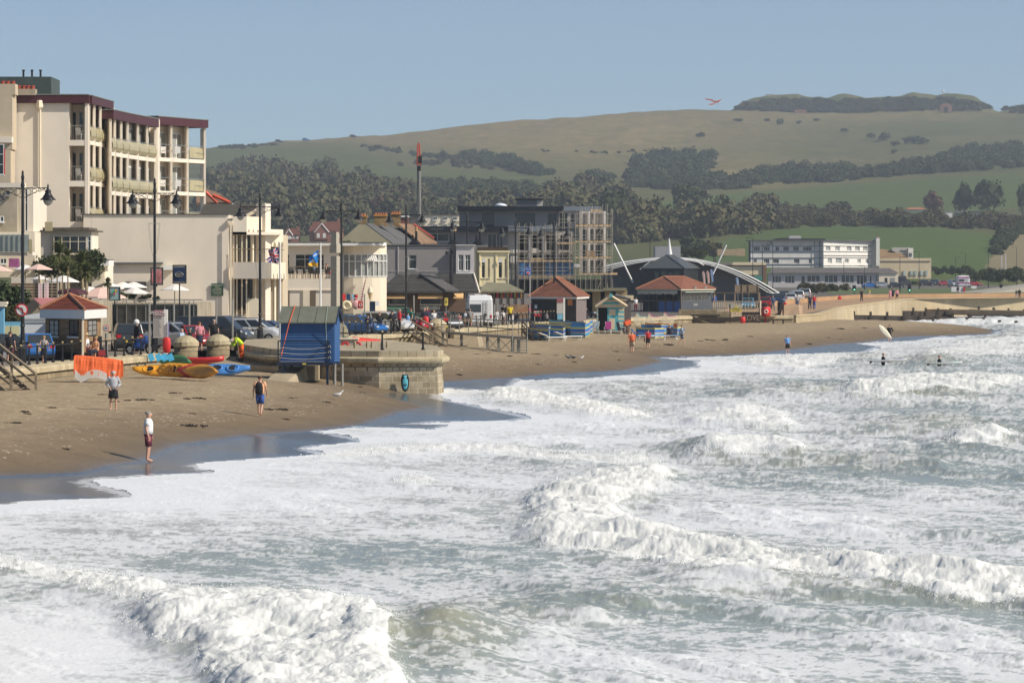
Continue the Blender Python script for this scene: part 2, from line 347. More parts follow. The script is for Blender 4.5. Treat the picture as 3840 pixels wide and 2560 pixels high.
BORE=[([(-420,2110),(0,2120),(330,2160),(650,2235),(800,2240),(1000,2235),(1250,2270),(1400,2340),(1490,2410),(1450,2470),(1500,2560),(1600,2720),(900,2720),(780,2520),(740,2440),(560,2400),(470,2350),(600,2300),(430,2250),(200,2190),(0,2160),(-420,2140)],.40,.34,14),([(1960,1880),(2050,1830),(2250,1790),(2450,1760),(2560,1800),(2450,1850),(2300,1920),(2420,1990),(2700,2060),(3000,2120),(3300,2150),(3840,2190),(4300,2250),(4300,2340),(3840,2268),(3600,2262),(3300,2215),(3100,2180),(2900,2172),(2650,2160),(2400,2105),(2150,2070),(2040,2050),(1980,1990),(2060,1950)],.34,.34,12),([(2040,1990),(2300,1900),(2420,2000),(2700,2050),(2600,2150),(2400,2100),(2100,2070)],.10,.15,12),([(2620,1712),(2680,1690),(2720,1675),(2800,1660),(3000,1680),(3030,1720),(2900,1728),(2750,1735),(2660,1722),(2560,1715)],.26,.22,8),([(1800,1485),(1880,1462),(2000,1480),(2150,1505),(2300,1530),(2440,1556),(2400,1572),(2200,1556),(2000,1522),(1850,1503)],.34,.40,7),([(2560,1570),(2700,1550),(2800,1530),(2950,1560),(2990,1600),(2900,1618),(2750,1600),(2600,1590)],.22,.24,7),([(3150,1475),(3250,1440),(3400,1420),(3650,1412),(3850,1425),(3700,1470),(3500,1490),(3300,1508),(3200,1500)],.36,.36,7),([(3560,1668),(3640,1625),(3740,1628),(3830,1650),(3700,1680),(3600,1685)],.22,.26,6),([(1130,1708),(1300,1700),(1500,1672),(1700,1664),(1900,1672),(2100,1700),(2350,1700),(2500,1730),(2300,1735),(2050,1722),(1900,1705),(1700,1690),(1500,1698),(1300,1720)],.16,.26,8),([(2780,1350),(3000,1330),(3200,1340),(3100,1362),(3000,1385),(2850,1372)],.22,.25,5),([(3450,1320),(3650,1300),(3900,1295),(3900,1330),(3650,1338),(3500,1335)],.24,.24,5),([(3560,1288),(3700,1272),(3840,1268),(3950,1282),(3700,1296)],.2,.24,4),([(3300,1218),(3500,1208),(3850,1203),(4100,1210),(3850,1222),(3500,1222)],.26,.26,4),([(3120,1212),(3160,1205),(3240,1208),(3330,1216),(3200,1220)],.5,.3,3),([(3620,1202),(3720,1196),(4000,1190),(4000,1200),(3750,1208)],.4,.25,4),([(1480,1818),(1510,1800),(1600,1803),(1620,1815),(1540,1822)],.18,.22,5),]
hgt=np.zeros(PX.shape,np.float32);churn=np.zeros(PX.shape,np.float32);white=np.zeros(PX.shape,np.float32)
for poly,hh,ro,bl in BORE:
 mk=inpoly(wpx,wpy,poly).astype(np.float32)
 hgt=np.maximum(hgt,blur(mk,bl,bl)*hh);churn=np.maximum(churn,blur(mk,2,2)*ro);white=np.maximum(white,blur(mk,1,1))
for cx_,cy_,sx_,sy_,hh in[(1650,2420,260,110,.40),(2620,1690,150,36,.34),(2900,1700,240,40,.18),(2700,1560,200,40,.16),(3680,1655,260,45,.24),(3300,1740,420,40,.22),(2900,2200,600,60,.22),(3000,1475,250,30,.3),(3500,1360,130,18,.45),(3250,1345,90,14,.3),(3750,1255,200,14,.35),(3500,1500,300,25,.28),(2300,1470,200,24,.22),(3450,1600,300,30,.3),(2050,2290,380,60,.2),(3650,1215,250,10,.35)]:
 hgt=hgt+hh*np.exp(-((PX-cx_)/sx_)**2-((PY-cy_)/sy_)**2*(1+.0*PX)).astype(np.float32)*(.75+.5*fbm(XX*.3,YY*.2,3))
fxd=segdist(XX,YY,FXY[:-3]);edge=np.clip(fxd/7.0,0,1)
cw,sw=-.86,-.51
al=XX*cw+YY*sw;ac=-XX*sw+YY*cw
wp=fbm(XX*.08,YY*.06,3)*9
swell=.10*np.sin((al+wp)*2*math.pi/8.5)+.05*np.sin((al*1.0+ac*.25+wp*1.7)*2*math.pi/4.3)+.028*np.sin((al-ac*.35+wp*1.2)*2*math.pi/2.1)
chop=(fbm(al*.9,ac*.45,5,.55)-.5)*.26+(fbm(al*3.2+5,ac*1.7,3,.6)-.5)*.07
clump=fbm(XX*1.6,YY*1.1,5,.62);spk=fbm(XX*9,YY*6,3,.65)
bil=np.abs(fbm(XX*2.2+9,YY*1.5,2)-.5)*2;bil2=np.abs(fbm(XX*5.5+3,YY*3.6,2)-.5)*2
turb=churn*((clump-.4)*.60+np.sqrt(bil)*.20+(spk-.5)*.06-.10)
deep=sstep(300,3400,PX)*.7+.3
Z=.02+edge*((swell*deep+chop*(.45+.55*deep)))+hgt*(.55+.9*fbm(XX*.55+3,YY*.4,3))+turb*np.clip(fxd/1.5,0,1)
Z=np.maximum(Z,.012+.01*fbm(XX*2,YY*2,2)+.05*np.exp(-(fxd/.25)**2))
Z=np.where(fxd<2.5,Z*(.3+.7*fxd/2.5)+.012,Z)
def bl_(cx_,cy_,sx_,sy_):return np.exp(-((PX-cx_)/sx_)**2-((PY-cy_)/sy_)**2)
cover=.56+.30*bl_(700,1850,1100,190)+.22*bl_(1900,1600,700,90)+.16*bl_(3000,1950,700,120)+.48*bl_(150,2440,620,170)+.12*bl_(3000,2560,900,130)+.16*bl_(2400,1400,500,60)+.2*bl_(2900,1380,400,40)+.08*bl_(2900,1570,400,80)
cover-=.30*bl_(1500,2090,620,80)+.40*bl_(1700,2420,190,110)+.34*bl_(3400,1770,620,75)+.20*bl_(3300,1400,420,55)+.26*bl_(3600,1570,380,60)+.22*bl_(2900,1450,380,32)+.14*bl_(2100,2250,400,60)+.22*bl_(1000,2110,600,45)+.18*bl_(2300,1470,260,26)+.2*bl_(3200,2300,700,50)+.5*bl_(2640,1695,80,28)+.35*bl_(3500,1362,110,16)+.15*bl_(2200,2280,300,40)+.3*bl_(3700,1245,160,14)
cover+=.5*np.exp(-(fxd/.6)**2)+.16*np.exp(-(fxd/6)**2)
st1=fbm(al*2.0+wp*.4,ac*1.3,4,.6);rid=1-np.abs(fbm(al*3.1+3,ac*2.0+8,4,.6)-.5)*2;fine=fbm(XX*7,YY*3.6,3,.6);bigp=fbm(al*.33+2,ac*.2,3,.6)
fo=.34*st1+.36*rid+.26*fine+.30*bigp
rk=np.searchsorted(np.sort(fo.ravel()[::37]),fo.ravel()).reshape(fo.shape)/(fo.size/37.0)
fw_=.28+.14*sstep(80,220,YY);foam=sstep(0,1,(rk-(1-cover*1.10)+fw_)/(2*fw_))
milk=sstep(.25,1.0,cover+.5*(bigp-.5));foam=.62*foam+.38*milk
foam=np.maximum(foam,sstep(.15,.8,white+(clump-.5)*.6)*(.72+.5*(clump-.3)))
back=np.clip(hgt*1.8,0,1)*(1-white)
mask=inpoly(PX+70*(fbm(XX*.5,YY*.3,3)-.5)+26*(fbm(XX*2.2,YY*1.2,3)-.5),PY+(26*(fbm(XX*.45+7,YY*.3,3)-.5)+9*(fbm(XX*2.4+7,YY*1.3,3)-.5))*(PY-CY)/700,FOAM)
mb=sstep(.5,1.0,blur(mask.astype(np.float32),3,2));mb2=sstep(.5,.98,blur(mask.astype(np.float32),12,6));Z=np.where(mask,.006+(Z-.006)*mb*mb2,.006)
XJ=XX+churn*(fbm(XX*4,YY*14,2)-.5)*.3
foam=np.maximum(foam,(1-sstep(.55,.93,mb))*.95)
sea=gridmesh('sea',np.stack([XJ,YY,Z],-1).reshape(-1,3),*XX.shape,mask=mask,attrs={'foam':foam,'thin':np.exp(-fxd/16),'churn':churn,'back':back});tag(sea,'grey green surf with breaking waves and white foam',kind='structure')
m=bpy.data.materials.new('sea_water');m.use_nodes=True;n=m.node_tree;b=n.nodes['Principled BSDF'];N=n.nodes.new;L=n.links.new
def attr(nm):a=N('ShaderNodeAttribute');a.attribute_name=nm;return a.outputs['Fac']
fm=attr('foam');thin=attr('thin');bk=attr('back')
wc=mixc(thin,(.29,.335,.31),(.33,.335,.295));wc=mixc(bk,wc,(.30,.29,.19))
fc=mixc(noise(1.3,4),(.69,.71,.74),(.79,.805,.825));fc=mixc(vmath('MULTIPLY',attr('churn'),2.2),fc,(.84,.84,.80))
L(mixc(fm,wc,fc),b.inputs['Base Color'])
L(ramp(fm,[(0,(.22,)*3),(.5,(.6,)*3),(1,(.95,)*3)]),b.inputs['Roughness']);b.inputs['IOR'].default_value=1.33
L(ramp(fm,[(0,(.32,)*3),(1,(.1,)*3)]),b.inputs['Specular IOR Level'])
bp=N('ShaderNodeBump');bp.inputs['Distance'].default_value=.05;bp.inputs['Strength'].default_value=.45
L(vmath('ADD',noise(5.0,4,ms=(1,.6,1)),vmath('MULTIPLY',fm,.5)),bp.inputs['Height']);L(bp.outputs[0],b.inputs['Normal'])
sea.data.materials.append(m)
spm=bpy.data.materials.new('spray');spm.use_nodes=True;n_=spm.node_tree;n_.nodes.clear();d_=n_.nodes.new('ShaderNodeBsdfDiffuse');d_.inputs[0].default_value=(.93,.94,.94,1);t_=n_.nodes.new('ShaderNodeBsdfTranslucent');t_.inputs[0].default_value=(.93,.94,.94,1);x_=n_.nodes.new('ShaderNodeMixShader');o_=n_.nodes.new('ShaderNodeOutputMaterial')
n_.nodes.remove(x_);n_.nodes.remove(t_);n_.links.new(d_.outputs[0],o_.inputs[0])
rr=np.random.RandomState(5);ii=np.argwhere((churn>.04)&(churn<.20)&mask&(YY<330));pk=ii[rr.choice(len(ii),30000)];NP=len(pk)
yy_=YY[pk[:,0],pk[:,1]];ch=churn[pk[:,0],pk[:,1]];k=rr.rand(NP);ctr=np.stack([XX[pk[:,0],pk[:,1]]+rr.randn(NP)*.12,yy_+rr.randn(NP)*.15,Z[pk[:,0],pk[:,1]]+.0+(.05+.5*ch)*k**3],-1)
sz=(.006+.016*rr.rand(NP)**3)*(yy_/90)**.8;tet=np.array([(1,1,1),(1,-1,-1),(-1,1,-1),(-1,-1,1)],float)*.7;VV=ctr[:,None,:]+(tet[None]+rr.randn(NP,4,3)*.35)*sz[:,None,None]
q4=np.array([(0,1,2),(0,3,1),(0,2,3),(1,3,2)]);TT=(np.arange(NP)[:,None,None]*4+q4[None]).reshape(-1);me=bpy.data.meshes.new('sea_spray');me.vertices.add(NP*4);me.vertices.foreach_set('co',VV.astype(np.float32).ravel())
me.loops.add(len(TT));me.loops.foreach_set('vertex_index',TT.astype(np.int32));me.polygons.add(NP*4);me.polygons.foreach_set('loop_start',np.arange(0,NP*12,3,dtype=np.int32));me.polygons.foreach_set('loop_total',np.full(NP*4,3,np.int32));me.update(calc_edges=True)
me.materials.append(spm);so_=bpy.data.objects.new('sea_spray',me);sc.collection.objects.link(so_);tag(so_,'fine white droplets flying over the breakers',kind='stuff')
def land_z(Y):return float(np.interp(Y,[0,395,470,545,640,900,1100],[1.9,1.9,2.2,2.85,3.1,3.6,5]))
v=[];rws=list(range(60,1240,10));wy=[p[1]for p in WALL];wxs=[p[0]for p in WALL]
rws=sorted(set(rws+[float(y)for y in wy if y<645]))
fr_=[0,.35,.6,.8,.92,1.0]
for y in rws:
 xr=float(np.interp(y,wy,wxs))if y<=640 else 420.0
 for q in fr_:v.append((-380+(xr+380)*q,y,land_z(y)))
V=np.array(v);land=gridmesh('promenade_ground',V,len(rws),len(fr_));tag(land,kind='structure')
land.data.materials.append(mat('asphalt',(.13,.115,.10),.9,.18,.8))
def strip(name,pts,wid,dz,m,label):
 M=MB();a=[(p[0]-1.0,p[1])for p in pts];rows_=[[(x-wid*k/3,y,land_z(y)+dz)for k in range(4)]for x,y in a]
 M.skinrings([r[::-1]for r in rows_],cap=False,closed=False);return tag(M.build(name,m),label,None,None,'structure')
strip('promenade_paving',WALL[:15],5.5,.006,mat('paving_grey',(.22,.19,.155),.9,.2,.6),'grey paving along the sea wall')
strip('promenade_paving',[(31,392.5),(35.5,408),(45,470),(62.5,545),(90,572),(150,610),(420,640)],13,.008,mat('paving_tan',(.40,.26,.155),.9,.15,.4),'sand coloured paving of the far promenade')
# -------- hills behind the town
TC=[-300,500,770,1300,1600,1900,2400,2700,3000,3500,3840,4400]
TY=[950,1000,1150,1300,1450,1600,1900,2100,2400,2600,2800,3000,3200,3700,4500]
TP=np.array([[1040,1000,940,890,850,810,760,735,690,665,640,625,650,720,800],[1040,1000,940,880,830,790,740,710,660,630,605,585,610,690,800],[1040,1000,935,870,815,775,715,685,640,605,575,552,575,660,780],[1040,995,930,865,815,770,705,675,620,585,550,521,540,640,760],[1040,995,930,865,810,765,705,670,610,570,530,491,510,620,740],[1040,995,925,855,790,750,700,665,600,550,500,457,475,600,720],[1040,990,920,855,805,770,710,665,590,540,480,420,430,570,700],[1040,985,905,850,835,790,715,660,585,535,475,412,420,560,690],[1040,990,900,849,848,800,715,655,585,540,480,424,425,560,690],[1042,1005,915,850,852,800,700,640,575,530,475,424,425,560,690],[1045,1015,940,880,850,800,690,625,565,525,475,430,430,560,690],[1045,1030,980,900,860,810,700,630,570,530,480,430,440,560,690]],float)
tcols=np.arange(-300,4400,14.0);tys=np.concatenate([np.arange(950,2900,12.0),np.arange(2900,3300,7.0),np.arange(3300,4500,60.0)])
q1=np.array([np.interp(tys,TY,r)for r in TP]);TPY=np.array([[np.interp(c,TC,q1[:,j])for c in tcols]for j in range(len(tys))])
TPY=blur(TPY.astype(np.float32),7,5,2).astype(float)
TX,TYY=np.meshgrid(tcols,tys)
fort=np.interp(tcols/D,[1680,1690,1703,1730,1760,1805,1830,1860,1900,1922,1940,1960,1985,2070,2098,2130,2150,2170,2200,2240,2270,2292,2330,2400],[0,8,20,31,37,42,44,36,34,41,45,41,34,36,45,40,37,43,45,38,16,3,12,10])*D
kf=sstep(3010,3036,TYY)*(1-sstep(3120,3200,TYY))
TPYb=TPY.copy();TPY=TPY-fort[None,:]*kf
WXT=(TX-CX)*TYY/F;WZT=H-(TPY-CY)*TYY/F+(fbm(WXT*.02,TYY*.015,4)-.5)*5*sstep(1500,2400,TYY)+(fbm(WXT*.1,TYY*.08,3)-.5)*1.2
WZT[0,:]=land_z(950)-.3
PYT=CY-(WZT-H)*F/TYY
lush=(sstep(0,18,segdist(TX*0+TX,PYT,[(0,5000),(1,5000)])))*0
def cov(cx_,cy_,sx_,sy_):return np.exp(-((TX-cx_)/sx_)**2-((PYT-cy_)/sy_)**2)
lush=np.clip(inpoly(TX,PYT,[(2600,940),(2700,905),(2900,860),(3100,846),(3500,850),(3840,890),(3840,1060),(2500,1060)]).astype(float)+.8*inpoly(TX,PYT,dp([(1440,470),(1600,455),(1700,440),(2000,420),(2352,397),(2352,475),(1700,520),(1440,520)]))+.6*inpoly(TX,PYT,dp([(840,470),(1100,455),(1500,460),(1430,500),(840,510)]))+.35*inpoly(TX,PYT,dp([(480,340),(830,322),(900,380),(1250,400),(1250,430),(480,430)])),0,1)
lush=blur(lush.astype(np.float32),2,1,1)
hay=np.clip(cov(1700,500,700,60)+.8*cov(2400,450,700,60)+.7*cov(2300,560,600,70)+.8*cov(2800,660,400,50)+.5*cov(3300,430,500,25),0,1)
bare=np.clip(cov(1130,527,130,4)+.6*cov(3080,600,500,10)*(fbm(WXT*.2,TYY*.2,3)>.56)+inpoly(TX,PYT,dp([(2260,620),(2300,560),(2352,510),(2500,500),(2500,640)]))*.8,0,1)
hills=gridmesh('hills',np.stack([WXT,TYY,WZT],-1).reshape(-1,3),*WXT.shape,attrs={'lush':lush,'hay':hay,'bare':bare});tag(hills,'grassy chalk down rising behind the town',kind='structure')
m=bpy.data.materials.new('downland');m.use_nodes=True;n=m.node_tree;b=n.nodes['Principled BSDF'];N=n.nodes.new;L=n.links.new
b.inputs['Roughness'].default_value=.95;b.inputs['Specular IOR Level'].default_value=.1
f1=noise(.012,6,ms=(1,2.2,1));f2=noise(.11,5,ms=(1,.4,1));f3=noise(.6,4)
c=mixc(ramp(f1,[(.35,(0,0,0)),(.65,(1,1,1))]),(.080,.094,.036),(.125,.118,.050))
c=mixc(attr('hay'),c,(.25,.19,.09));c=mixc(attr('lush'),c,(.078,.122,.034))
c=mixc(ramp(f2,[(.42,(0,0,0)),(.62,(.45,)*3)]),c,(.085,.105,.040));c=mixc(ramp(f3,[(.5,(0,0,0)),(.75,(.5,)*3)]),c,(.07,.085,.035))
c=mixc(attr('bare'),c,mixc(f3,(.30,.24,.15),(.20,.15,.09)));L(c,b.inputs['Base Color'])
bp=N('ShaderNodeBump');bp.inputs['Distance'].default_value=1.2;bp.inputs['Strength'].default_value=.5;L(f2,bp.inputs['Height']);L(bp.outputs[0],b.inputs['Normal'])
hills.data.materials.append(m)
def onhill(px,py):
 """first place the sight line through a photo pixel meets the hills"""
 j=int(round((px-tcols[0])/14.0));j=min(max(j,0),len(tcols)-1);col=PYT[:,j]
 k=np.argmax(col<=py)
 if col[k]>py:k=int(np.argmin(col))
 k=max(k,1);t=(col[k-1]-py)/(col[k-1]-col[k]+1e-9);t=min(max(t,0),1)
 Y=tys[k-1]+(tys[k]-tys[k-1])*t;return Vector((wx(px,Y),Y,WZT[k-1,j]*(1-t)+WZT[k,j]*t))
def folmat(name,cols_,sc_=.35):
 m=bpy.data.materials.new(name);m.use_nodes=True;global n,N,L
 n=m.node_tree;b=n.nodes['Principled BSDF'];N=n.nodes.new;L=n.links.new;b.inputs['Roughness'].default_value=.8;b.inputs['Specular IOR Level'].default_value=.15
 g=N('ShaderNodeNewGeometry');t=N('ShaderNodeTexNoise');t.inputs['Scale'].default_value=sc_;t.inputs['Detail'].default_value=3;L(g.outputs['Position'],t.inputs['Vector'])
 t2=N('ShaderNodeTexNoise');t2.inputs['Scale'].default_value=.045;L(g.outputs['Position'],t2.inputs['Vector'])
 k=vmath('ADD',vmath('MULTIPLY',t.outputs['Fac'],.55),vmath('MULTIPLY',t2.outputs['Fac'],.55))
 L(ramp(k,[(.36+.38*i/(len(cols_)-1),c)for i,c in enumerate(cols_)]),b.inputs['Base Color']);return m
FOL={'wood':folmat('wood_leaves',[(.045,.060,.024),(.075,.086,.036),(.115,.100,.050),(.065,.080,.032),(.130,.100,.058)],.12),'dark':folmat('dark_leaves',[(.036,.054,.024),(.055,.074,.032),(.078,.086,.038)]),'olive':folmat('olive_leaves',[(.045,.055,.020),(.085,.082,.032),(.070,.060,.030)]),'russet':folmat('russet_leaves',[(.075,.042,.030),(.105,.055,.038),(.075,.055,.028)]),'palm':folmat('palm_leaves',[(.040,.062,.022),(.085,.105,.035),(.12,.12,.05)],2.0)}
BARK=mat('bark',(.10,.08,.06),.9)
def crown_np(seed,nblob=9,per=90,leaf=.075,flat=.8):
 """unit crown: leaf-clump quads spread through several overlapping lobes, radius 1, base z about 0"""
 r=np.random.RandomState(seed);q=[]
 for k in range(nblob):
  a=r.rand()*6.28;rad=.62*math.sqrt(r.rand());c=np.array([math.cos(a)*rad,math.sin(a)*rad,.42+r.rand()*.75*flat-(rad*.3)]);R_=.30+.26*r.rand()
  for i in range(per):
   d=r.randn(3);d/=np.linalg.norm(d);d[2]=abs(d[2])*.9-.25 if r.rand()<.6 else d[2]
   p=c+d*R_*(.75+.4*r.rand());nrm=d+r.randn(3)*.55;nrm/=np.linalg.norm(nrm)
   u=np.cross(nrm,r.randn(3));u/=np.linalg.norm(u)+1e-6;v_=np.cross(nrm,u);s_=leaf*(.55+.9*r.rand())
   q.append([p-u*s_-v_*s_*.6,p+u*s_*.8-v_*s_,p+u*s_+v_*s_*.7,p-u*s_*.7+v_*s_])
 return np.array(q).reshape(-1,3)
PROTO=[crown_np(s)for s in range(8)]
def quadmesh(name,V,m,parent=None):
 nv=len(V);me=bpy.data.meshes.new(name);me.vertices.add(nv);me.vertices.foreach_set('co',V.astype(np.float32).ravel())
 me.loops.add(nv);me.loops.foreach_set('vertex_index',np.arange(nv,dtype=np.int32));me.polygons.add(nv//4)
 me.polygons.foreach_set('loop_start',np.arange(0,nv,4,dtype=np.int32));me.polygons.foreach_set('loop_total',np.full(nv//4,4,np.int32))
 me.update(calc_edges=True);me.materials.append(m);o=bpy.data.objects.new(name,me);sc.collection.objects.link(o)
 if parent is not None:o.parent=parent
 return o
def wood(name,poly,count,rmin,rmax,key,label,seed,hz=1.0,pts=None):
 r=np.random.RandomState(seed);poly=[(a*D,b*D)for a,b in poly];xs=[p[0]for p in poly];ys=[p[1]for p in poly];parts=[];k=0;tries=0
 while k<count and tries<count*30:
  tries+=1;x=r.uniform(min(xs),max(xs));y=r.uniform(min(ys),max(ys))
  if not inpoly(np.array([x]),np.array([y]),poly)[0]:continue
  g=onhill(x,y);R_=rmin+(rmax-rmin)*r.rand()**1.6;V=PROTO[r.randint(8)].copy();a=r.rand()*6.28;c_,s_=math.cos(a),math.sin(a)
  V=V*np.array([1,1,hz*(.85+.4*r.rand())])*R_;V=np.stack([V[:,0]*c_-V[:,1]*s_,V[:,0]*s_+V[:,1]*c_,V[:,2]],-1)+np.array([g.x,g.y,g.z-.15*R_]);parts.append(V);k+=1
 o=quadmesh(name,np.concatenate(parts),FOL[key]);return tag(o,label,None,None,'stuff')
wood('woodland',[(480,415),(560,395),(640,392),(700,408),(760,408),(830,440),(960,452),(960,470),(840,480),(800,540),(480,545)],420,5,10,'wood','mixed autumn woodland behind the cream hotels on the left',1,1.1)
wood('woodland',[(960,470),(860,462),(850,490),(900,520),(1450,560),(1700,540),(1800,510),(1720,505),(1600,515),(1450,505),(1440,470),(1400,440),(1270,450),(1200,500),(960,500)],420,4,9,'wood','belt of bushy trees behind the scaffolded building',2,1.0)
wood('hedgerow_scrub',[(955,428),(1000,425),(1200,432),(1260,440),(1240,455),(1100,452),(960,458)],150,3,6,'dark','dark scrub belt across the lower down left of centre',3,.9)
wood('hedgerow_scrub',[(1060,358),(1110,360),(1180,370),(1250,392),(1270,402),(1230,405),(1150,388),(1070,372)],70,3,6,'dark','diagonal line of dark bushes above the crane',4,.9)
wood('hedgerow_scrub',[(1260,405),(1420,410),(1520,408),(1600,420),(1720,425),(1900,420),(2000,410),(2352,385),(2400,345),(2352,340),(2180,348),(2160,365),(1980,400),(1960,395),(1780,385),(1740,400),(1700,415),(1560,405),(1470,405),(1440,430),(1560,440),(1740,432)],560,3.5,7,'dark','long dark hedgerow belt crossing the middle of the down',5,.8)
wood('hedgerow_scrub',[(1440,385),(1460,372),(1500,362),(1580,355),(1620,362),(1650,372),(1620,395),(1500,402),(1440,400)],90,4,7,'dark','dark thicket with red berries on the open slope',6,.9)
wood('hedgerow_scrub',[(1700,500),(1800,490),(1900,500),(2050,500),(2200,510),(2352,515),(2352,535),(2250,528),(2000,520),(1850,523),(1700,532)],260,3,5.5,'olive','rough olive hedge along the top of the green mound',7,.85)
wood('fort_scrub',[(1692,250),(1715,238),(1760,232),(1830,228),(1900,232),(1985,232),(2100,230),(2200,228),(2250,238),(2280,250),(2200,252),(2120,253),(2000,257),(1850,258),(1740,254)],520,3,6.5,'dark','dark scrub over the ramparts of the hilltop fort',8,.55)
wood('fort_scrub',[(2295,248),(2320,244),(2400,246),(2400,262),(2330,260)],40,3,6,'dark','scrub on the ridge right of the hilltop fort',9,.7)
wood('field_hedge',[(845,342),(930,350),(1020,360),(1100,362),(1100,367),(1020,366),(930,356),(845,347)],34,2,4,'dark','thin broken hedge line below the ridge cars',11,.8)
wood('field_hedge',[(500,337),(620,331),(640,334),(560,342),(500,343)],40,2,4,'dark','low dark hedge along the left end of the ridge',12,.5)
wood('field_hedge',[(960,375),(1060,372),(1120,380),(1150,392),(1060,385),(960,380)],26,2,4.5,'olive','scattered scrub on the slope right of the crane',13,.8)
wood('field_hedge',[(1230,345),(1400,352),(1600,338),(1600,341),(1400,356),(1230,349)],14,1.5,2.5,'olive','sparse gorse line across the upper down',14,.7)
wood('cliff_scrub',[(2330,500),(2352,495),(2352,530),(2310,570),(2290,590),(2275,600),(2290,560)],40,2,4,'dark','dark scrub at the edge of the sandy cliff',10,.8)
TREE={}
def tree(kind,base,hgt_,wid,label,key,group=None,cat='tree',seed=0,per=46,trunk=True,name=None):
 t=lthing(name or kind,base,label,cat,group,rz=seed*1.3)
 fl=.9 if trunk else.7;V=crown_np(100+seed,11,per*2,.09,fl);th=.28*hgt_ if trunk else 0;V=V*np.array([wid/2,wid/2,(hgt_-th)/1.35])+np.array([0,0,th*.8])
 quadmesh('crown',V,FOL[key],t)
 if trunk:
  b_=MB();r0=max(.10,hgt_*.03);b_.tube((0,0,-.4),(0.02*hgt_,0,th*1.5),r0,r0*.7,7)
  for k in range(4):a=k*1.6+seed;b_.tube((0.02*hgt_,0,th*1.1),(math.cos(a)*wid*.28,math.sin(a)*wid*.28,th+hgt_*.30),r0*.5,r0*.2,5)
  b_.build('trunk',BARK,t)
 return t
def htree(x,y,hpx,wpx_,label,key,**k):
 g=onhill(x*D,y*D);s_=F/g.y;return tree(k.pop('kind','bush'),g,hpx*D/s_,wpx_*D/s_,label,key,**k)
BUSH=[(920,380,12,18,'small dark bush on the slope left of the crane'),(820,391,12,17,'round lone bush on the green slope above the woodland'),(1018,367,24,30,'leafy dark bush right of the crane jib'),(1012,372,12,22,'low bush beside the leafy dark one right of the crane'),(836,336,8,18,'dark gorse bush below the ridge cars'),(868,341,12,28,'wide gorse clump below the ridge cars'),(985,357,9,14,'tiny bush level with the crane jib'),(1049,381,13,28,'flat bush on the slope below the diagonal line of bushes'),(1110,371,14,30,'scrubby bush in the middle of the diagonal line'),(1215,392,12,20,'bush at the lower end of the diagonal line'),(1610,313,11,26,'low lone bush on the open down'),(1696,277,7,30,'flat bush just under the fort ramparts'),(1760,277,8,18,'small bush second under the fort ramparts'),(1790,285,14,22,'taller bush on the slope under the fort'),(1835,283,9,14,'round bush on the slope under the fort'),(1875,276,7,20,'faint bush near the brick block of the fort'),(1940,301,9,22,'low bush right of centre on the upper slope'),(2000,315,12,24,'small bush left of the two clumps on the right slope'),(2030,320,19,34,'spiky bush of the two clumps on the right slope'),(2102,328,20,70,'broad dark clump high on the right slope'),(2057,333,12,26,'small bush under the broad clump'),(2054,350,10,18,'lowest lone bush on the right slope'),(1636,358,18,36,'bush standing up from the dark thicket')]
for i,(x,y,h_,w_,lb)in enumerate(BUSH):htree(x,y+2,h_*1.1,w_,lb,'dark',seed=i,trunk=False,per=26,group='bushes on the down')
htree(992,492,34,52,'russet bushy tree right of the crane mast','russet',kind='tree',seed=31);htree(885,505,56,78,'large grey russet tree left of the crane mast','russet',kind='tree',seed=32)
htree(1066,480,12,44,'pale russet treetop showing above the dark flat roof','russet',kind='bush',seed=33,trunk=False)
htree(1760,498,62,74,'big round olive tree beside the green field','olive',kind='tree',seed=34);htree(1922,490,32,72,'dome shaped dark bush in the lower green field','olive',kind='bush',seed=35,trunk=False)
htree(2140,494,62,50,'tall russet tree left of the pines','russet',kind='tree',seed=36);htree(2215,498,80,58,'dark pine, left one of the pair above the caravans','dark',kind='pine_tree',seed=37,group='pines above the caravans')
htree(2268,500,92,78,'tallest dark pine, right one of the pair above the caravans','dark',kind='pine_tree',seed=38,group='pines above the caravans');htree(2350,494,70,30,'dark pine cut by the right edge of the view','dark',kind='pine_tree',seed=39)
htree(1590,495,80,90,'large dark tree behind the scaffolding, right of the green gap','dark',kind='tree',seed=40);htree(1590,600,66,70,'dark evergreen behind the white curved roof','dark',kind='evergreen_tree',seed=41);htree(1640,604,56,60,'spreading evergreen right of the white roof peak','olive',kind='evergreen_tree',seed=42)
htree(1340,520,90,120,'broad dark tree rising behind the scaffolded building','wood',kind='tree',seed=43);htree(1400,540,110,90,'tall dark tree right of the scaffolding','dark',kind='tree',seed=44);htree(1810,560,18,50,'dark treetop above the roof of the white seafront hotel','olive',kind='bush',seed=45,trunk=False)
hz=MB();hz.box(-1400,1400,-40,4700,-1.5,330);ho=hz.build('haze',mat('haze_air',(1,1,1),1,0));ho['kind']='stuff'
mm=MATS['haze_air'];nn=mm.node_tree;nn.nodes.clear();pv=nn.nodes.new('ShaderNodeVolumePrincipled');pv.inputs['Color'].default_value=(.80,.88,1.0,1);pv.inputs['Density'].default_value=.00015;pv.inputs['Anisotropy'].default_value=.1
oo=nn.nodes.new('ShaderNodeOutputMaterial');nn.links.new(pv.outputs[0],oo.inputs['Volume']);ho['label']='thin pale blue summer air over the whole bay'
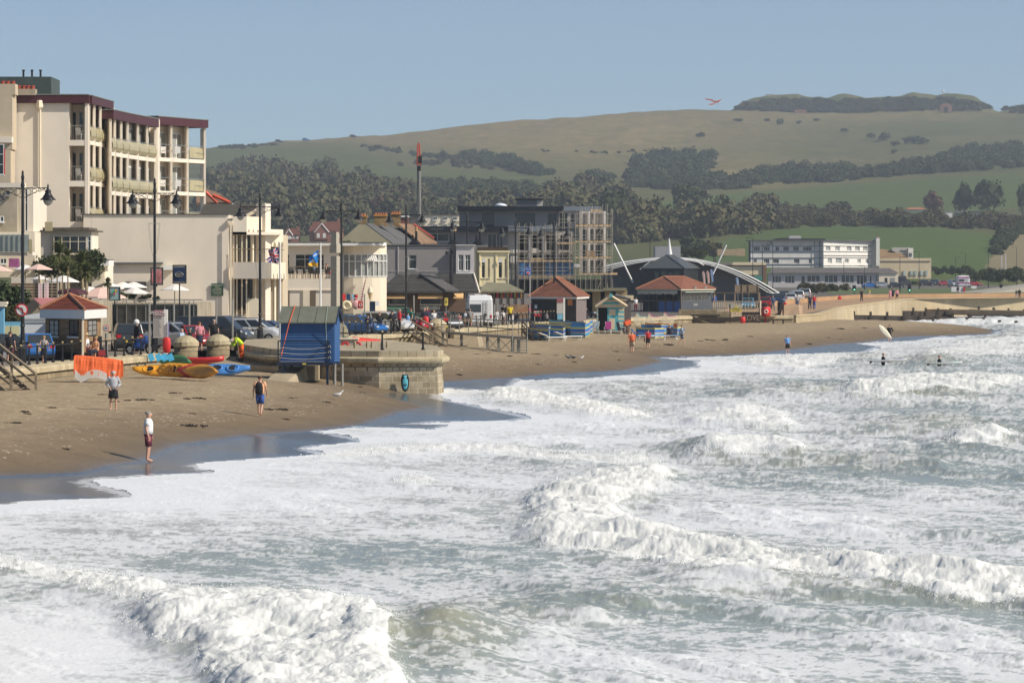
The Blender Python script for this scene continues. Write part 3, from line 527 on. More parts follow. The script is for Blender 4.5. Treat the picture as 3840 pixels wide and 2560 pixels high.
# -------- sea wall, bastion, slipway
STONE=brickmat('wall_stone',(.40,.32,.20),(.30,.235,.145),(.22,.19,.14),.95,.34,.03,noise=.4)
ASHLAR=brickmat('ashlar',(.66,.58,.43),(.50,.42,.29),(.20,.17,.12),.42,.30,.03,noise=.45)
ROUGHST=brickmat('rough_stone',(.60,.50,.35),(.40,.32,.22),(.62,.55,.42),.52,.34,.035,noise=.55)
COPE=mat('coping_stone',(.48,.41,.28),.9,.28,1.3,bump=.5);CONC=mat('concrete',(.36,.30,.21),.9,.22,.7,bump=.4)
CREAMW=mat('cream_render',(.80,.715,.60),.85,.08,.35);BLACK=mat('black_iron',(.015,.015,.017),.42,.05);BRASS=mat('brass',(.75,.58,.28),.35,.05,metal=.7)
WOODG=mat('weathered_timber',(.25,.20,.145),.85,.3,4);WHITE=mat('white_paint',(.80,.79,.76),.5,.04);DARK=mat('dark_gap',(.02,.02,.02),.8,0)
STEEL=mat('galvanised',(.34,.33,.30),.5,.15,3,metal=.3);CHROME=mat('bright_metal',(.55,.55,.55),.3,.05,metal=.8)
GLASS=mat('window_glass',(.022,.030,.036),.08,0,spec=.6);CURTSKY=mat('curtain_sky_glass',(.30,.31,.30),.25,.25,2,spec=.6)
RED=mat('red_paint',(.62,.035,.035),.45,.08);ORANGE=mat('orange_tarp',(.80,.15,.04),.6,.15,3,bump=.4)
def prof_along(pts,prof,name,m,parent,z0=0.0):
 M=MB();rings=[];n_=len(pts)
 for i,p in enumerate(pts):
  a=Vector(pts[max(i-1,0)]);b_=Vector(pts[min(i+1,n_-1)]);d=(b_-a).normalized();nn_=Vector((d.y,-d.x))
  rings.append([(p[0]+nn_.x*o,p[1]+nn_.y*o,z+z0)for o,z in prof])
 M.skinrings(rings);return M.build(name,m,parent)
def sea_wall(pts,label,z0=0.0,group=None,top=1.9):
 t=thing('sea_wall',(pts[0][0],pts[0][1],.5),label,'sea wall',group)
 prof_along(pts,[(-.15,top+.06),(-.9,top+.06),(-.9,top-.3),(-.15,top-.3)][::-1],'kerb',COPE,t)
 prof_along(pts,[(-.14,top+.03),(.28,top-.02),(.32,top-.12),(.32,top-.34),(-.14,top-.34)],'coping',COPE,t)
 prof_along(pts,[(-.13,top-.345),(.16,top-.345),(.34,.55),(.40,-.2),(-.3,-.2)],'wall',STONE,t);return t
sea_wall([(-32,115),(-29.5,135),(-27.5,150),(-24.6,174),(-23.9,181),(-22.4,192),(-20.7,203)],'low honey stone sea wall with rounded coping under the iron railings, left part',group=None)
sea_wall([(-17.6,227),(-16.3,242),(-12.6,261),(-9.05,278),(-6.6,289)],'stone sea wall running behind the memorial bastion to the wooden steps')
sea_wall([(-5.2,296),(-2.9,307),(2.1,333),(5.2,351),(9.6,363)],'sunlit sea wall behind the metal stair platform')
sea_wall([(9.7,363.3),(14,375),(20.5,392),(32.2,394)],'low wall holding up the deck of the tiled cafe',top=1.95)
def pillar(px,Y,label,r=.7):
 b=Vector((wx(px,Y),Y,1.0));t=lthing('gate_pillar',b,label,'pillar','domed stone pillars of the beach gate')
 M=MB();M.lathe((0,0,0),[(r*1.12,-.3),(r*1.12,.35),(r*1.02,.5),(r,1.25)],14);M.build('shaft',STONE,t,True)
 M=MB();M.lathe((0,0,0),[(r,1.25),(r*1.12,1.32),(r*1.12,1.55),(r*.85,1.75),(r*.4,1.92),(.02,1.97)],14);M.build('cap',COPE,t,False)
pillar(697,206,'left domed stone pillar of the beach gate, an old couple behind');pillar(818,210,'right domed stone pillar of the beach gate beside the sweeper')
pillar(1640,287,'domed stone pillar at the foot of the lamp by the wooden steps',.7)
t=thing('slipway',(-15,197,.6),'flat concrete slipway slab beside the kayaks, in front of the gate','slipway')
M=MB();sl_=[(wx(745,201),201),(wx(1045,193),193),(wx(1125,200),200),(wx(1060,222),222),(wx(730,214),214)];M.prism(sl_,1.1,1.42);M.build('deck',CONC,t)
M=MB();M.prism([(wx(900,203),203),(wx(1060,197),197),(wx(1060,203),203),(wx(900,209),209)],.3,1.09);M.build('under_wall',mat('shadow_concrete',(.12,.10,.075),.9,.3),t)  # shadow under the slab is put into this wall's dark colour
M=MB();M.prism([(wx(780,200),200),(wx(1010,191),191),(wx(1010,191.6),191.6),(wx(780,200.6),200.6)],.75,.88);M.build('step',CONC,t)
t=thing('beach_ramp',(-13.6,186,.3),'sunlit concrete ramp sloping down to the sand under the blue hut','ramp')
M=MB();x0,x1=wx(990,185),wx(1075,185);M.hexa([(x0+.15,180.4,.2),(x1+.1,180.8,.2),(x1+1.1,188.5,.2),(x0+1.2,188.5,.2),(x0,180.4,.66),(x1-.1,180.8,.64),(x1+.8,188.5,1.58),(x0+.8,188.5,1.58)]);M.build('slope',CONC,t)
M=MB();M.box(x1+.82,x1+1.5,188.6,196,.2,1.6);M.build('side_wall',CONC,t)
BP=[(-17.2,224),(-16.2,208),(-13.6,195.2),(-10.5,190.5),(-7.3,189.3),(-4.18,189.7),(-3.95,192),(-4.6,204),(-8.5,224),(-13.6,238)]
t=thing('stone_bastion',(-9,205,0),'big round stone bastion jutting onto the beach with heavy moulded coping','bastion')
def offs(poly,o):
 n_=len(poly);out=[]
 for i in range(n_):
  a=Vector(poly[i-1]);b_=Vector(poly[i]);c_=Vector(poly[(i+1)%n_]);d=((b_-a).normalized()+(c_-b_).normalized()).normalized();out.append((b_.x+d.y*o,b_.y-d.x*o))
 return out
def bandm(z0,z1,o0,o1):return[[(x,y,z0)for x,y in offs(BP,o0)],[(x,y,z1)for x,y in offs(BP,o1)]]
M=MB();M.skinrings(bandm(-.4,.62,.16,.12)+bandm(.62,1.48,.12,.04)[1:]);M.build('lower_wall',ROUGHST,t)
M=MB();M.skinrings([[(x,y,z)for x,y in offs(BP,o)]for o,z in((.05,1.12),(.07,1.5),(.16,1.58),(.10,1.60),(.14,1.66),(.30,1.72))]);M.build('frieze',ASHLAR,t)
M=MB();M.skinrings([[(x,y,z)for x,y in offs(BP,o)]for o,z in((.26,1.72),(.42,1.74),(.47,1.84),(.47,1.96),(.40,2.02),(.12,2.05))]);M.build('coping',COPE,t)
M=MB();M.skinrings([[(x,y,z)for x,y in offs(BP,o)]for o,z in((.14,2.04),(.12,2.38),(-.5,2.40))],cap=True);M.build('parapet',brickmat('parapet_stone',(.58,.50,.36),(.44,.36,.25),(.25,.21,.15),.55,.5,.02,noise=.35),t)
t=lthing('hanging_boogie_board',(wx(1519,188.9),189.0,.25),'turquoise and black bodyboard strapped to the bastion wall','bodyboard')
M=MB();M.lathe((0,0,0),[(.03,-.10),(.14,0),(.22,.25),(.24,.6),(.17,.78),(.16,.85)],10,sy=.25);M.build('sleeve',mat('black_rubber',(.02,.02,.022),.6,0),t,True)
M=MB();M.lathe((0,-.07,0),[(.02,0),(.10,.08),(.15,.3),(.14,.55),(.06,.66),(.10,.80)],10,sy=.2);M.build('board',mat('turquoise',(.13,.50,.60),.45,.1),t,True)
M=MB();M.tube((-.12,-.12,.3),(.12,-.12,.3),.02);M.build('strap',BLACK,t)
# -------- iron railings
def railing(pts,spacing,label,h=.95,zf=None,balls=True,m=BLACK,rails=(.95,),r=.035,name='guard_railing',group=None,thick=.05):
 zf=zf or(lambda x,y:1.96);t=thing(name,(pts[0][0],pts[0][1],zf(*pts[0])),label,'railing',group)
 acc=[];
 for a,b_ in zip(pts,pts[1:]):
  a=Vector(a);b_=Vector(b_);k=max(1,round((b_-a).length/spacing));acc+=[tuple(a+(b_-a)*i/k)for i in range(k)]
 acc.append(tuple(pts[-1]));first=None
 for x,y in acc:
  z=zf(x,y)
  if first is None:
   M=MB();c=(0,0,0)
   if balls:M.lathe(c,[(thick*1.9,0),(thick*1.9,.06),(thick*1.2,.10),(thick,.2),(thick*.9,h*.9),(thick*1.3,h*.92),(thick*1.2,h),(.03,h+.02)],7)
   else:M.tube(c,(0,0,h),thick*.7,thick*.7,6)
   po=M.build('post',m);po.parent=t;po.location=(0,0,0);first=(po,x,y,z);bo=None
   if balls:
    M=MB();M.ball((0,0,h+.07),.065,7,5);bo=M.build('ball',BRASS);bo.parent=po
  else:
   q=first[0].copy();sc.collection.objects.link(q);q.location=(x-first[1],y-first[2],z-first[3]);q.parent=t
   if balls:q2=bo.copy();sc.collection.objects.link(q2);q2.parent=q
 for hh in rails:
  M=MB();M.path([(x,y,zf(x,y)+hh*h/.95*.97)for x,y in acc],r,5);M.build('rail',m,t)
 return t
def offp(pts,o):
 out=[]
 for i,p in enumerate(pts):
  a=Vector(pts[max(i-1,0)]);b_=Vector(pts[min(i+1,len(pts)-1)]);d=(b_-a).normalized();out.append((p[0]+d.y*o,p[1]-d.x*o))
 return out
railing(offp([(-27.8,148),(-24.6,174),(-23.9,181),(-22.4,192),(-20.7,203)],-.25),1.75,'black railing with brass balls along the sea wall in front of the kiosk')
railing(offp([(-17.9,224),(-16.3,242)],-.3),2.0,'short black railing between the sweeper and the blue hut')
railing(offp([(-12.9,259),(-9.05,278),(-6.8,288)],-.3),1.9,'black railing with brass balls where two dark clad men lean')
railing(offp([(-5.0,297),(-2.9,307),(2.1,333),(5.2,351),(8,359)],-.3),2.0,'black railing behind the metal stair platform')
railing([(-13.2,197.2),(-10.2,192.0),(-7.2,190.8),(-4.95,191.2)],2.7,'black iron railing round the edge of the stone bastion',zf=lambda x,y:2.4,balls=True,thick=.06)
# -------- street lamps
def lamp(px,Y,ztop,label,zb=1.9,single=None):
 b=(wx(px,Y),Y,zb);hh=ztop-zb;t=lthing('street_lamp',b,label,'street lamp','ornate twin lantern lamps along the promenade')
 M=MB();M.lathe((0,0,0),[(.20,0),(.20,.9),(.15,1.0),(.19,1.08),(.12,1.2),(.10,1.9),(.14,1.95),(.10,2.05),(.085,hh*.6),(.075,hh-.9),(.12,hh-.85),(.07,hh-.6),(.09,hh-.35),(.05,hh-.2),(.07,hh-.12),(.01,hh)],8);M.build('column',BLACK,t)
 za=hh-.95;M=MB();M.tube((-1.32,0,za),(1.32,0,za),.028,n=5)
 for s_ in(-1,1):
  for cx_,r_ in((.28,.17),(.62,.12),(.90,.085),(1.1,.055)):M.torus((s_*cx_,0,za-.03-r_),r_,.013,Matrix.Rotation(R(90),3,'X'),10,4)
  M.path([(s_*.08,0,za-.5),(s_*.4,0,za-.36),(s_*.8,0,za-.16),(s_*1.2,0,za-.02)],.016,4)
 M.build('cross_arm',BLACK,t)
 for s_ in(-1,1):
  M=MB();x=s_*1.34;M.lathe((x,0,za),[(.015,.22),(.05,.12),(.04,.02),(.06,-.06),(.15,-.10),(.17,-.18),(.15,-.24),(.20,-.34),(.30,-.50),(.42,-.60),(.42,-.63),(.1,-.62)],12);lo_=M.build('lantern_hood',BLACK,t,True)
  M=MB();M.lathe((x,0,za),[(.26,-.62),(.25,-.72),(.18,-.84),(.08,-.92),(.01,-.93)],12);g_=M.build('glass_bowl',mat('lamp_glass',(.42,.43,.40),.15,.1,spec=.6),lo_,True)
 return t
for a in[(85,182,12.1,'tall black lamp beside the no left turn sign, nearest on the left'),(580,210,12.5,'tall black lamp rising behind the white information board'),(975,236,12.2,'tall black lamp left of the union flag pole'),(1280,262,12.4,'tall black lamp behind the stone memorial cross'),(1523,284,12.5,'tall black lamp in front of the grey building behind the green van'),(1752,315,12.4,'tall black lamp beside the white campervan'),(1933,345,12.3,'tall black lamp in front of the right half of the yellow building'),(2078,352,12.2,'black lamp with a pale finial above the tiled roof kiosk')]:lamp(*a)
for px,Y,zc,lb in[(580,210,9.6,'wire festoon frame hanging on the lamp behind the information board'),(975,236,8.0,'wire festoon frame on the lamp beside the union flag'),(1523,284,8.0,'wire festoon frame on the lamp before the grey building')]:
 t=lthing('festoon_frame',(wx(px,Y),Y-.25,zc),lb,'decoration','wire frames on the lamp columns')
 M=MB()
 for s_ in(-1,1):
  M.path([(s_*.35,0,.1),(s_*.30,0,-.6),(s_*.22,0,-1.3),(s_*.08,0,-1.9)],.012,3);M.path([(s_*.28,0,.1),(s_*.23,0,-.6),(s_*.14,0,-1.5)],.008,3)
 M.tube((-.38,0,.1),(.38,0,.1),.018);M.build('frame',STEEL,t)
def pole_lamp(px,Y,pyt,label,zb=None,arm=1.0,group='plain modern lamp posts',two=False):
 zb=land_z(Y)if zb is None else zb;b=(wx(px,Y),Y,zb);zt=wz(pyt,Y)-zb;t=lthing('lamp_post',b,label,'lamp post',group)
 M=MB();M.tube((0,0,0),(0,0,1.2),.11,.11,7);M.tube((0,0,1.2),(0,0,zt),.07,.05,7);M.build('pole',BLACK,t)
 M=MB();M.tube((0,0,zt-.03),(arm,0,zt+.03),.03);M.cbox((arm*1.15,0,zt),(.55,.2,.09));M.build('lamp_head',BLACK,t)
for x,Y,y,lb,ar in[(1367,420,527,'thin dark lamp post before the right bays of the scaffolding',.6),(1236,330,640,'x',1)]:
 if lb!='x':pole_lamp(x*D,Y,y*D,lb,arm=ar)
for i,(x,y,Y,lb)in enumerate([(1493,543,560,'thin dark post left of the white roof peak'),(1643,560,600,'thin dark post crossing the right arc of the white roof'),(1729,547,640,'black lamp post left end of the white seafront hotel'),(1751,563,600,'stout black lamp post in front of the white seafront hotel'),(1775,560,700,'thin lamp post just right of the stout one'),(1938,598,760,'short lamp post before the middle of the white hotel'),(1986,610,780,'short lamp post before the glazed lounge'),(2067,590,700,'lamp post at the right corner of the white hotel'),(2111,578,800,'lamp post before the sandstone fort wall'),(2195,590,900,'first thin lamp post on the green mound'),(2217,580,900,'second thin lamp post on the green mound'),(2270,573,860,'thin lamp post near the sandy cliff'),(2335,568,860,'lamp post nearest the right edge'),(2128,600,980,'far lamp post before the pale tower')]):pole_lamp(x*D,Y,y*D,lb,arm=.9 if i%2 else-.9)
t=lthing('camera_post',(wx(1692,302),302,1.9),'stout black camera post with a dome camera before the grey building','camera post')
M=MB();hh=wz(930,302)-1.9;M.tube((0,0,0),(0,0,hh-.6),.17,.15,8);M.tube((0,0,hh-.6),(0,0,hh),.08);M.build('pole',BLACK,t);M=MB();M.tube((0,0,hh-.1),(-.35,0,hh-.1),.03);M.ball((-.38,0,hh-.4),.15,8,6);M.box(.05,.25,-.1,.1,hh-.5,hh-.2);M.build('camera',BLACK,t)
# -------- blue hut on stilts
BLUE=mat('blue_boards',(.035,.105,.27),.6,.12,3);Yh=186.3;xh=wx(1053,Yh);t=lthing('blue_beach_hut',(xh,Yh,1.86),'blue clapboard beach hut on stilts with grey felt roof, next to the bastion','beach hut',rz=R(-5.5))
W_,Dp_,He=2.92,2.0,2.2;M=MB()
nb=15
for k in range(nb):
 z0,z1=He*k/nb,He*(k+1)/nb-.006
 for(a,b_)in(((0,0),(W_,0)),((W_,0),(W_,Dp_)),((W_,Dp_),(0,Dp_)),((0,Dp_),(0,0))):
  dx,dy=b_[0]-a[0],b_[1]-a[1];l=math.hypot(dx,dy);nx,ny=dy/l,-dx/l
  M.hexa([(a[0]+nx*.035,a[1]+ny*.035,z0),(b_[0]+nx*.035,b_[1]+ny*.035,z0),(b_[0]-nx*.02,b_[1]-ny*.02,z0),(a[0]-nx*.02,a[1]-ny*.02,z0),(a[0]+nx*.008,a[1]+ny*.008,z1),(b_[0]+nx*.008,b_[1]+ny*.008,z1),(b_[0]-nx*.02,b_[1]-ny*.02,z1),(a[0]-nx*.02,a[1]-ny*.02,z1)])
for k in range(4):
 z0,z1=He+.17*k,He+.17*(k+1)-.006;i0,i1=Dp_/2*(k/4),Dp_/2*min(1,(k+.9)/4)
 for X_ in(W_,0):s_=1 if X_ else-1;M.hexa([(X_-.02,i0,z0),(X_+.03*s_,i0,z0),(X_+.03*s_,Dp_-i0,z0),(X_-.02,Dp_-i0,z0),(X_-.02,i1,z1),(X_+.01*s_,i1,z1),(X_+.01*s_,Dp_-i1,z1),(X_-.02,Dp_-i1,z1)])
M.build('wall',BLUE,t)
M=MB()
for s_ in(0,1):
 y0,y1=(-.22,Dp_/2)if s_==0 else(Dp_+.22,Dp_/2);M.hexa([(-.12,y0,He-.12),(W_+.12,y0,He-.12),(W_+.12,y1,He+.74),(-.12,y1,He+.74),(-.12,y0,He-.06),(W_+.12,y0,He-.06),(W_+.12,y1,He+.80),(-.12,y1,He+.80)][:8])if s_==0 else M.hexa([(-.12,y1,He+.735),(W_+.12,y1,He+.735),(W_+.12,y0,He-.12),(-.12,y0,He-.12),(-.12,y1,He+.795),(W_+.12,y1,He+.795),(W_+.12,y0,He-.06),(-.12,y0,He-.06)])
for k in(.95,1.9):M.hexa([(k,-.24,He-.05),(k+.03,-.24,He-.05),(k+.03,Dp_/2,He+.81),(k,Dp_/2,He+.81),(k,-.24,He-.03),(k+.03,-.24,He-.03),(k+.03,Dp_/2,He+.83),(k,Dp_/2,He+.83)])
M.build('roof',mat('green_felt',(.15,.16,.13),.85,.2,2),t)
M=MB();NAVY=mat('navy_trim',(.012,.025,.055),.6,.05)
for s_ in(0,1):M.hexa([(W_+.12,-.24+s_*(Dp_+.48),He-.20),(W_+.16,-.24+s_*(Dp_+.48),He-.20),(W_+.16,Dp_/2,He+.64),(W_+.12,Dp_/2,He+.64),(W_+.12,-.24+s_*(Dp_+.48),He-.05),(W_+.16,-.24+s_*(Dp_+.48),He-.05),(W_+.16,Dp_/2,He+.82),(W_+.12,Dp_/2,He+.82)])
M.build('bargeboard',NAVY,t)
M=MB();M.box(-.1,W_+.05,-.75,Dp_,-.16,-.03);M.build('deck',NAVY,t)
M=MB();M.box(-.06,0,-.72,-.66,-.1,1.15);M.box(W_-.30,W_-.24,-.72,-.66,-.1,1.15);M.box(W_-.30,W_-.24,-.1,-.04,-.1,1.15);M.box(-.06,W_-.24,-.72,-.66,1.10,1.16);M.box(W_-.30,W_-.24,-.66,-.1,1.10,1.16);M.build('deck_rail',NAVY,t)
M=MB();RP=mat('rope',(.45,.42,.36),.9,0)
for z in(.25,.52,.80):M.path([(W_*i/8*.9,-.70,z-.10*math.sin(math.pi*i/8))for i in range(9)],.014,4);
M.tube((.05,-.70,.03),(W_*.86,-.70,.03),.012)
for z in(.2,.5,.8):M.path([(W_-.27,-.5,z),(W_-.2,-.45,z+.1),(W_-.13,-.5,z+.1),(W_-.12,-.5,z-.03)],.014,4)
M.build('rope',RP,t)
for x,y in((W_-.28,-.6),(.3,-.6),(W_-.28,Dp_-.2),(.3,Dp_-.2)):M=MB();M.box(x-.06,x+.06,y-.06,y+.06,-1.75,-.15);M.build('stilt',NAVY,t)
for x,y in((W_+.02,.1),(W_+.35,.6)):M=MB();M.tube((x,y,-1.8),(x,y,-.1),.075,n=8);M.build('pipe_leg',STEEL,t)
M=MB();M.path([(.62,Dp_/2,He+.84),(.52,-.26,He-.02),(.15,-.76,.35)],.022,5);M.build('orange_strap',ORANGE,t);M=MB();M.path([(2.42,Dp_/2,He+.84),(2.5,-.26,He-.02),(2.52,-.05,.9)],.013,4);M.build('green_strap',mat('pale_strap',(.35,.42,.33),.8,0),t)
M=MB();M.box(1.3,1.5,-.757,-.752,-.13,-.05);M.build('plate',mat('yellow_sign',(.75,.60,.12),.5,.05),t)
# -------- buildings
CSIDE=CREAMW;MAROON=mat('maroon_fascia',(.075,.022,.028),.5,.1);AMBER=mat('amber_panel',(.44,.38,.22),.3,.12,spec=.6);SLATE=mat('slate',(.115,.115,.118),.7,.25,2.5)
GREYR=mat('grey_render',(.30,.275,.265),.85,.06,.5);PALEG=mat('pale_grey_render',(.56,.53,.52),.8,.05);YELLOW=mat('yellow_render',(.88,.78,.50),.8,.05);PCREAM=mat('pale_cream',(.80,.71,.55),.8,.05)
def pb(M,Y,x0,x1,y0,y1,dep,back=0.0):
 """box whose front at distance Y fills photo pixels x0..x1, y0..y1"""
 M.box(wx(x0,Y),wx(x1,Y),Y+back,Y+back+dep,wz(y1,Y),wz(y0,Y));return M
def part(par,name,m,Y,*bx,dep=.3,back=0.0):
 M=MB()
 for b_ in bx:pb(M,Y,*b_,dep,back)
 return M.build(name,m,par)
def wallp(par,Y,x0,x1,y0,y1,holes,m,dep=.3,name='wall'):
 """front wall with real openings; holes in photo pixels"""
 M=MB();hs_=[(wx(a,Y),wx(b_,Y),wz(d,Y),wz(c,Y))for a,b_,c,d in holes]
 for u0,u1,z0,z1 in rects(wx(x0,Y),wx(x1,Y),wz(y1,Y),wz(y0,Y),hs_):M.box(u0,u1,Y,Y+dep,z0,z1)
 return M.build(name,m,par)
def win(par,Y,x0,x1,y0,y1,nx=1,ny=1,fm=None,gm=None,t=.05,name='window',sill=True,back=.14):
 u0,u1,z0,z1=wx(x0,Y),wx(x1,Y),wz(y1,Y),wz(y0,Y);M=MB();Yb=Y+back
 M.box(u0,u0+t,Yb-.05,Yb,z0,z1);M.box(u1-t,u1,Yb-.05,Yb,z0,z1);M.box(u0+t,u1-t,Yb-.05,Yb,z1-t,z1);M.box(u0+t,u1-t,Yb-.05,Yb,z0,z0+t)
 for i in range(1,nx):c=u0+(u1-u0)*i/nx;M.box(c-t*.4,c+t*.4,Yb-.045,Yb,z0+t,z1-t)
 for i in range(1,ny):c=z0+(z1-z0)*(i/ny if ny>2 else.68);M.box(u0+t,u1-t,Yb-.04,Yb-.002,c-t*.35,c+t*.35)
 if sill:M.box(u0-.06,u1+.06,Yb-.22,Yb,z0-.07,z0-.003)
 o=M.build(name,fm or WHITE,par);ROOT[o.name]=ROOT[par.name]
 M=MB();M.box(u0+.01,u1-.01,Yb+.005,Yb+.03,z0+.01,z1-.01);M.build('pane',gm or GLASS,o);return o
def bld(name,px,Y,label,cat='building',zb=None):return thing(name,(wx(px,Y),Y,land_z(Y)if zb is None else zb),label,cat)
def loggia(par,pts,pxs,floors,ztop,fin=.17,dep=1.7,m=CSIDE,panel=True,backwall=True,fascia=1.0,skipback=(),fh=.55,slab=.30,railing_=False):
 """stacked balconies between cross walls along a facade polyline given as (px, Y)"""
 P2=[Vector((wx(x,y),y))for x,y in pts];X_=[p[0]for p in pts]
 def loc(px):Y=float(np.interp(px,X_,[p[1]for p in pts]));return Vector((wx(px,Y),Y))
 q=[loc(x)for x in pxs];d=(q[-1]-q[0]).normalized();nn_=Vector((d.y,-d.x));fv=Vector((-.42,1.45));side=Vector((1,.1)).normalized()
 M=MB()
 for p in q:
  a,b_=p-side*fin/2,p+side*fin/2;M.prism([tuple(a),tuple(b_),tuple(b_+fv),tuple(a+fv)],1.9,ztop)
 M.build('cross_wall',m,par)
 for z in floors:
  M=MB();a2,b2=q[0],q[-1];M.prism([tuple(p-Vector((0,.03)))for p in q]+[tuple(p+fv*1.15)for p in q[::-1]],z-slab,z);M.build('balcony_floor',m,par)
 M=MB();a,b_=q[0]-d*.15,q[-1]+d*.15
 for i,(a,b_)in enumerate(zip(q,q[1:])):
  a2=a-(d*.15 if i==0 else d*0);b2=b_+(d*.15 if i==len(q)-2 else d*0);M.prism([tuple(a2+nn_*.25),tuple(b2+nn_*.25),tuple(b2-nn_*(dep+3)),tuple(a2-nn_*(dep+3))],ztop,ztop+fh)
 M.build('fascia',MAROON,par)
 M=MB()
 for i,(a,b_)in enumerate(zip(q,q[1:])):a2=a-(d*.2 if i==0 else d*0);b2=b_+(d*.2 if i==len(q)-2 else d*0);M.prism([tuple(a2+nn_*.3),tuple(b2+nn_*.3),tuple(b2-nn_*(dep+3)),tuple(a2-nn_*(dep+3))],ztop+fh+.003,ztop+fh+.07)
 M.build('roof',mat('felt_roof',(.20,.20,.185),.9,.1),par)
 if backwall:
  M=MB()
  for i,(a,b_)in enumerate(zip(q,q[1:])):
   if i in skipback:continue
   M.prism([tuple(a+fv*1.001),tuple(b_+fv*1.001),tuple(b_+fv*1.2),tuple(a+fv*1.2)],1.9,ztop)
  M.build('back_wall',m,par)
 for z in floors:
  for i,(a,b_)in enumerate(zip(q,q[1:])):
   if i not in skipback:
    ba,bb=a+fv,b_+fv;e_=(bb-ba).normalized();en=Vector((e_.y,-e_.x));w_=(bb-ba).length;c=ba+e_*w_*.16;e=ba+e_*w_*.80;Md=MB()
    Md.prism([tuple(c+en*.04),tuple(e+en*.04),tuple(e+en*.001),tuple(c+en*.001)],z+.02,z+2.15);dr=Md.build('balcony_door',WHITE,par);ROOT[dr.name]=ROOT[par.name]
    Md=MB();g_=(e-c)
    for s0,s1 in((c+g_*.07,c+g_*.46),(c+g_*.54,c+g_*.93)):Md.prism([tuple(s0+en*.055),tuple(s1+en*.055),tuple(s1+en*.041),tuple(s0+en*.041)],z+.12,z+2.02)
    Md.build('pane',CURTSKY,dr)  # sky reflection in the balcony doors is painted as a paler pane colour
   if panel:
    Mp=MB();rg_=[]
    for vz,vo in((.05,.02),(.35,.16),(.6,.17),(.85,.07),(1.0,.03)):rg_.append([(*(a+d*fin*.6+nn_*vo),z+vz),(*(b_-d*fin*.6+nn_*vo),z+vz),(*(b_-d*fin*.6+nn_*(vo-.03)),z+vz),(*(a+d*fin*.6+nn_*(vo-.03)),z+vz)])
    Mp.skinrings(rg_);Mp.build('balcony_panel',AMBER,par)
   Mp=MB();Mp.tube((*(a+nn_*.0),z+1.08),(*(b_+nn_*.0),z+1.08),.025,n=5)
   if railing_:
    Mp.tube((*(a),z+.55),(*(b_),z+.55),.02,n=4)
   Mp.build('balcony_rail',CHROME,par)
t=bld('balcony_hotel',250,256,'tall cream hotel with stacked sea view balconies and maroon roof edge','hotel')
loggia(t,[(334,253.5),(413,262)],[334,354,377,398,413],[10.5,13.5,16.5],19.2)
loggia(t,[(415,258.5),(479,264.5),(585,273.5)],[415,431,455,479,517,552,583],[9.9,12.9,15.85],18.3,fh=.65)
loggia(t,[(587,278),(769,285)],[587,643,704,768],[8.0,10.7,13.4,16.1],18.75,skipback=(2,),fh=.62,railing_=True,panel=False)
for z in(8.0,10.7,13.4,16.1):M=MB();a=Vector((wx(704,282.5),282.5));b_=Vector((wx(768,285),285));M.prism([(a.x+.15,a.y+.05),(b_.x-.12,b_.y+.05),(b_.x-.12,b_.y+.08),(a.x+.15,a.y+.08)],z+.1,z+1.0);M.build('balcony_panel',AMBER,t)
M=MB();x0,x1=wx(259,253),wx(318,253)
M.box(wx(42,253),x0,253,272,1.9,19.2);M.build('side_wall',CSIDE,t)
M=MB();M.box(x1,wx(331,253),253,253.35,1.9,19.2);M.build('pier',CSIDE,t)
M=MB();M.box(x0,x1,255.2,256,1.9,19.2);M.build('back_wall',CSIDE,t)
for z in(10.5,13.5,16.5):M=MB();M.box(x0+.003,x1-.003,253.02,255.19,z-.42,z);M.build('balcony_floor',CSIDE,t)
M=MB();M.box(wx(38,252.7),wx(334,252.7),252.7,266,19.203,19.78);M.build('fascia',MAROON,t);M=MB();M.box(wx(37,252.7),wx(332,252.7),252.66,266,19.784,19.86);M.build('roof',MATS['felt_roof'],t)
for z in(10.5,13.5,16.5):
 M=MB();M.tube((x0,253.1,z+1.05),(x1,253.1,z+1.05),.025,n=4)
 for i in range(9):a=x0+(x1-x0)*(i+.5)/9;M.tube((a,253.1,z),(a,253.1,z+1.05),.014,n=3)
 M.build('balcony_rail',STEEL,t)
 for a in(0.0,.42,.78):M=MB();M.box(x0+a*1.16+.02,x0+a*1.16+.22,255.13,255.195,z+.05,z+2.1);M.build('narrow_window',GLASS,t)
M=MB();M.tube((wx(150,252.8),252.85,1.9),(wx(150,252.8),252.85,18.9),.075,n=8);M.lathe((wx(149,252.8),252.75,18.85),[(.1,-.1),(.26,.05),(.26,.5),(.2,.55)],4);M.build('downpipe',PCREAM,t)
part(t,'plant_room',mat('green_cladding',(.065,.085,.08),.6,.15),262,(-40,192,288,360),dep=5)
for i,x in enumerate((88,120,152)):M=MB();X_=wx(x,264);M.tube((X_,264,wz(292,264)),(X_,264,wz(266,264)),.08,n=8);M.tube((X_,264,wz(268,264)),(X_,264,wz(262,264)),.11,n=8);M.build('flue',BLACK,t)
part(t,'link_wall',CSIDE,262.3,(392,421,402,900),dep=1.5);part(t,'link_wall',CSIDE,274,(560,592,446,900),dep=1.5)
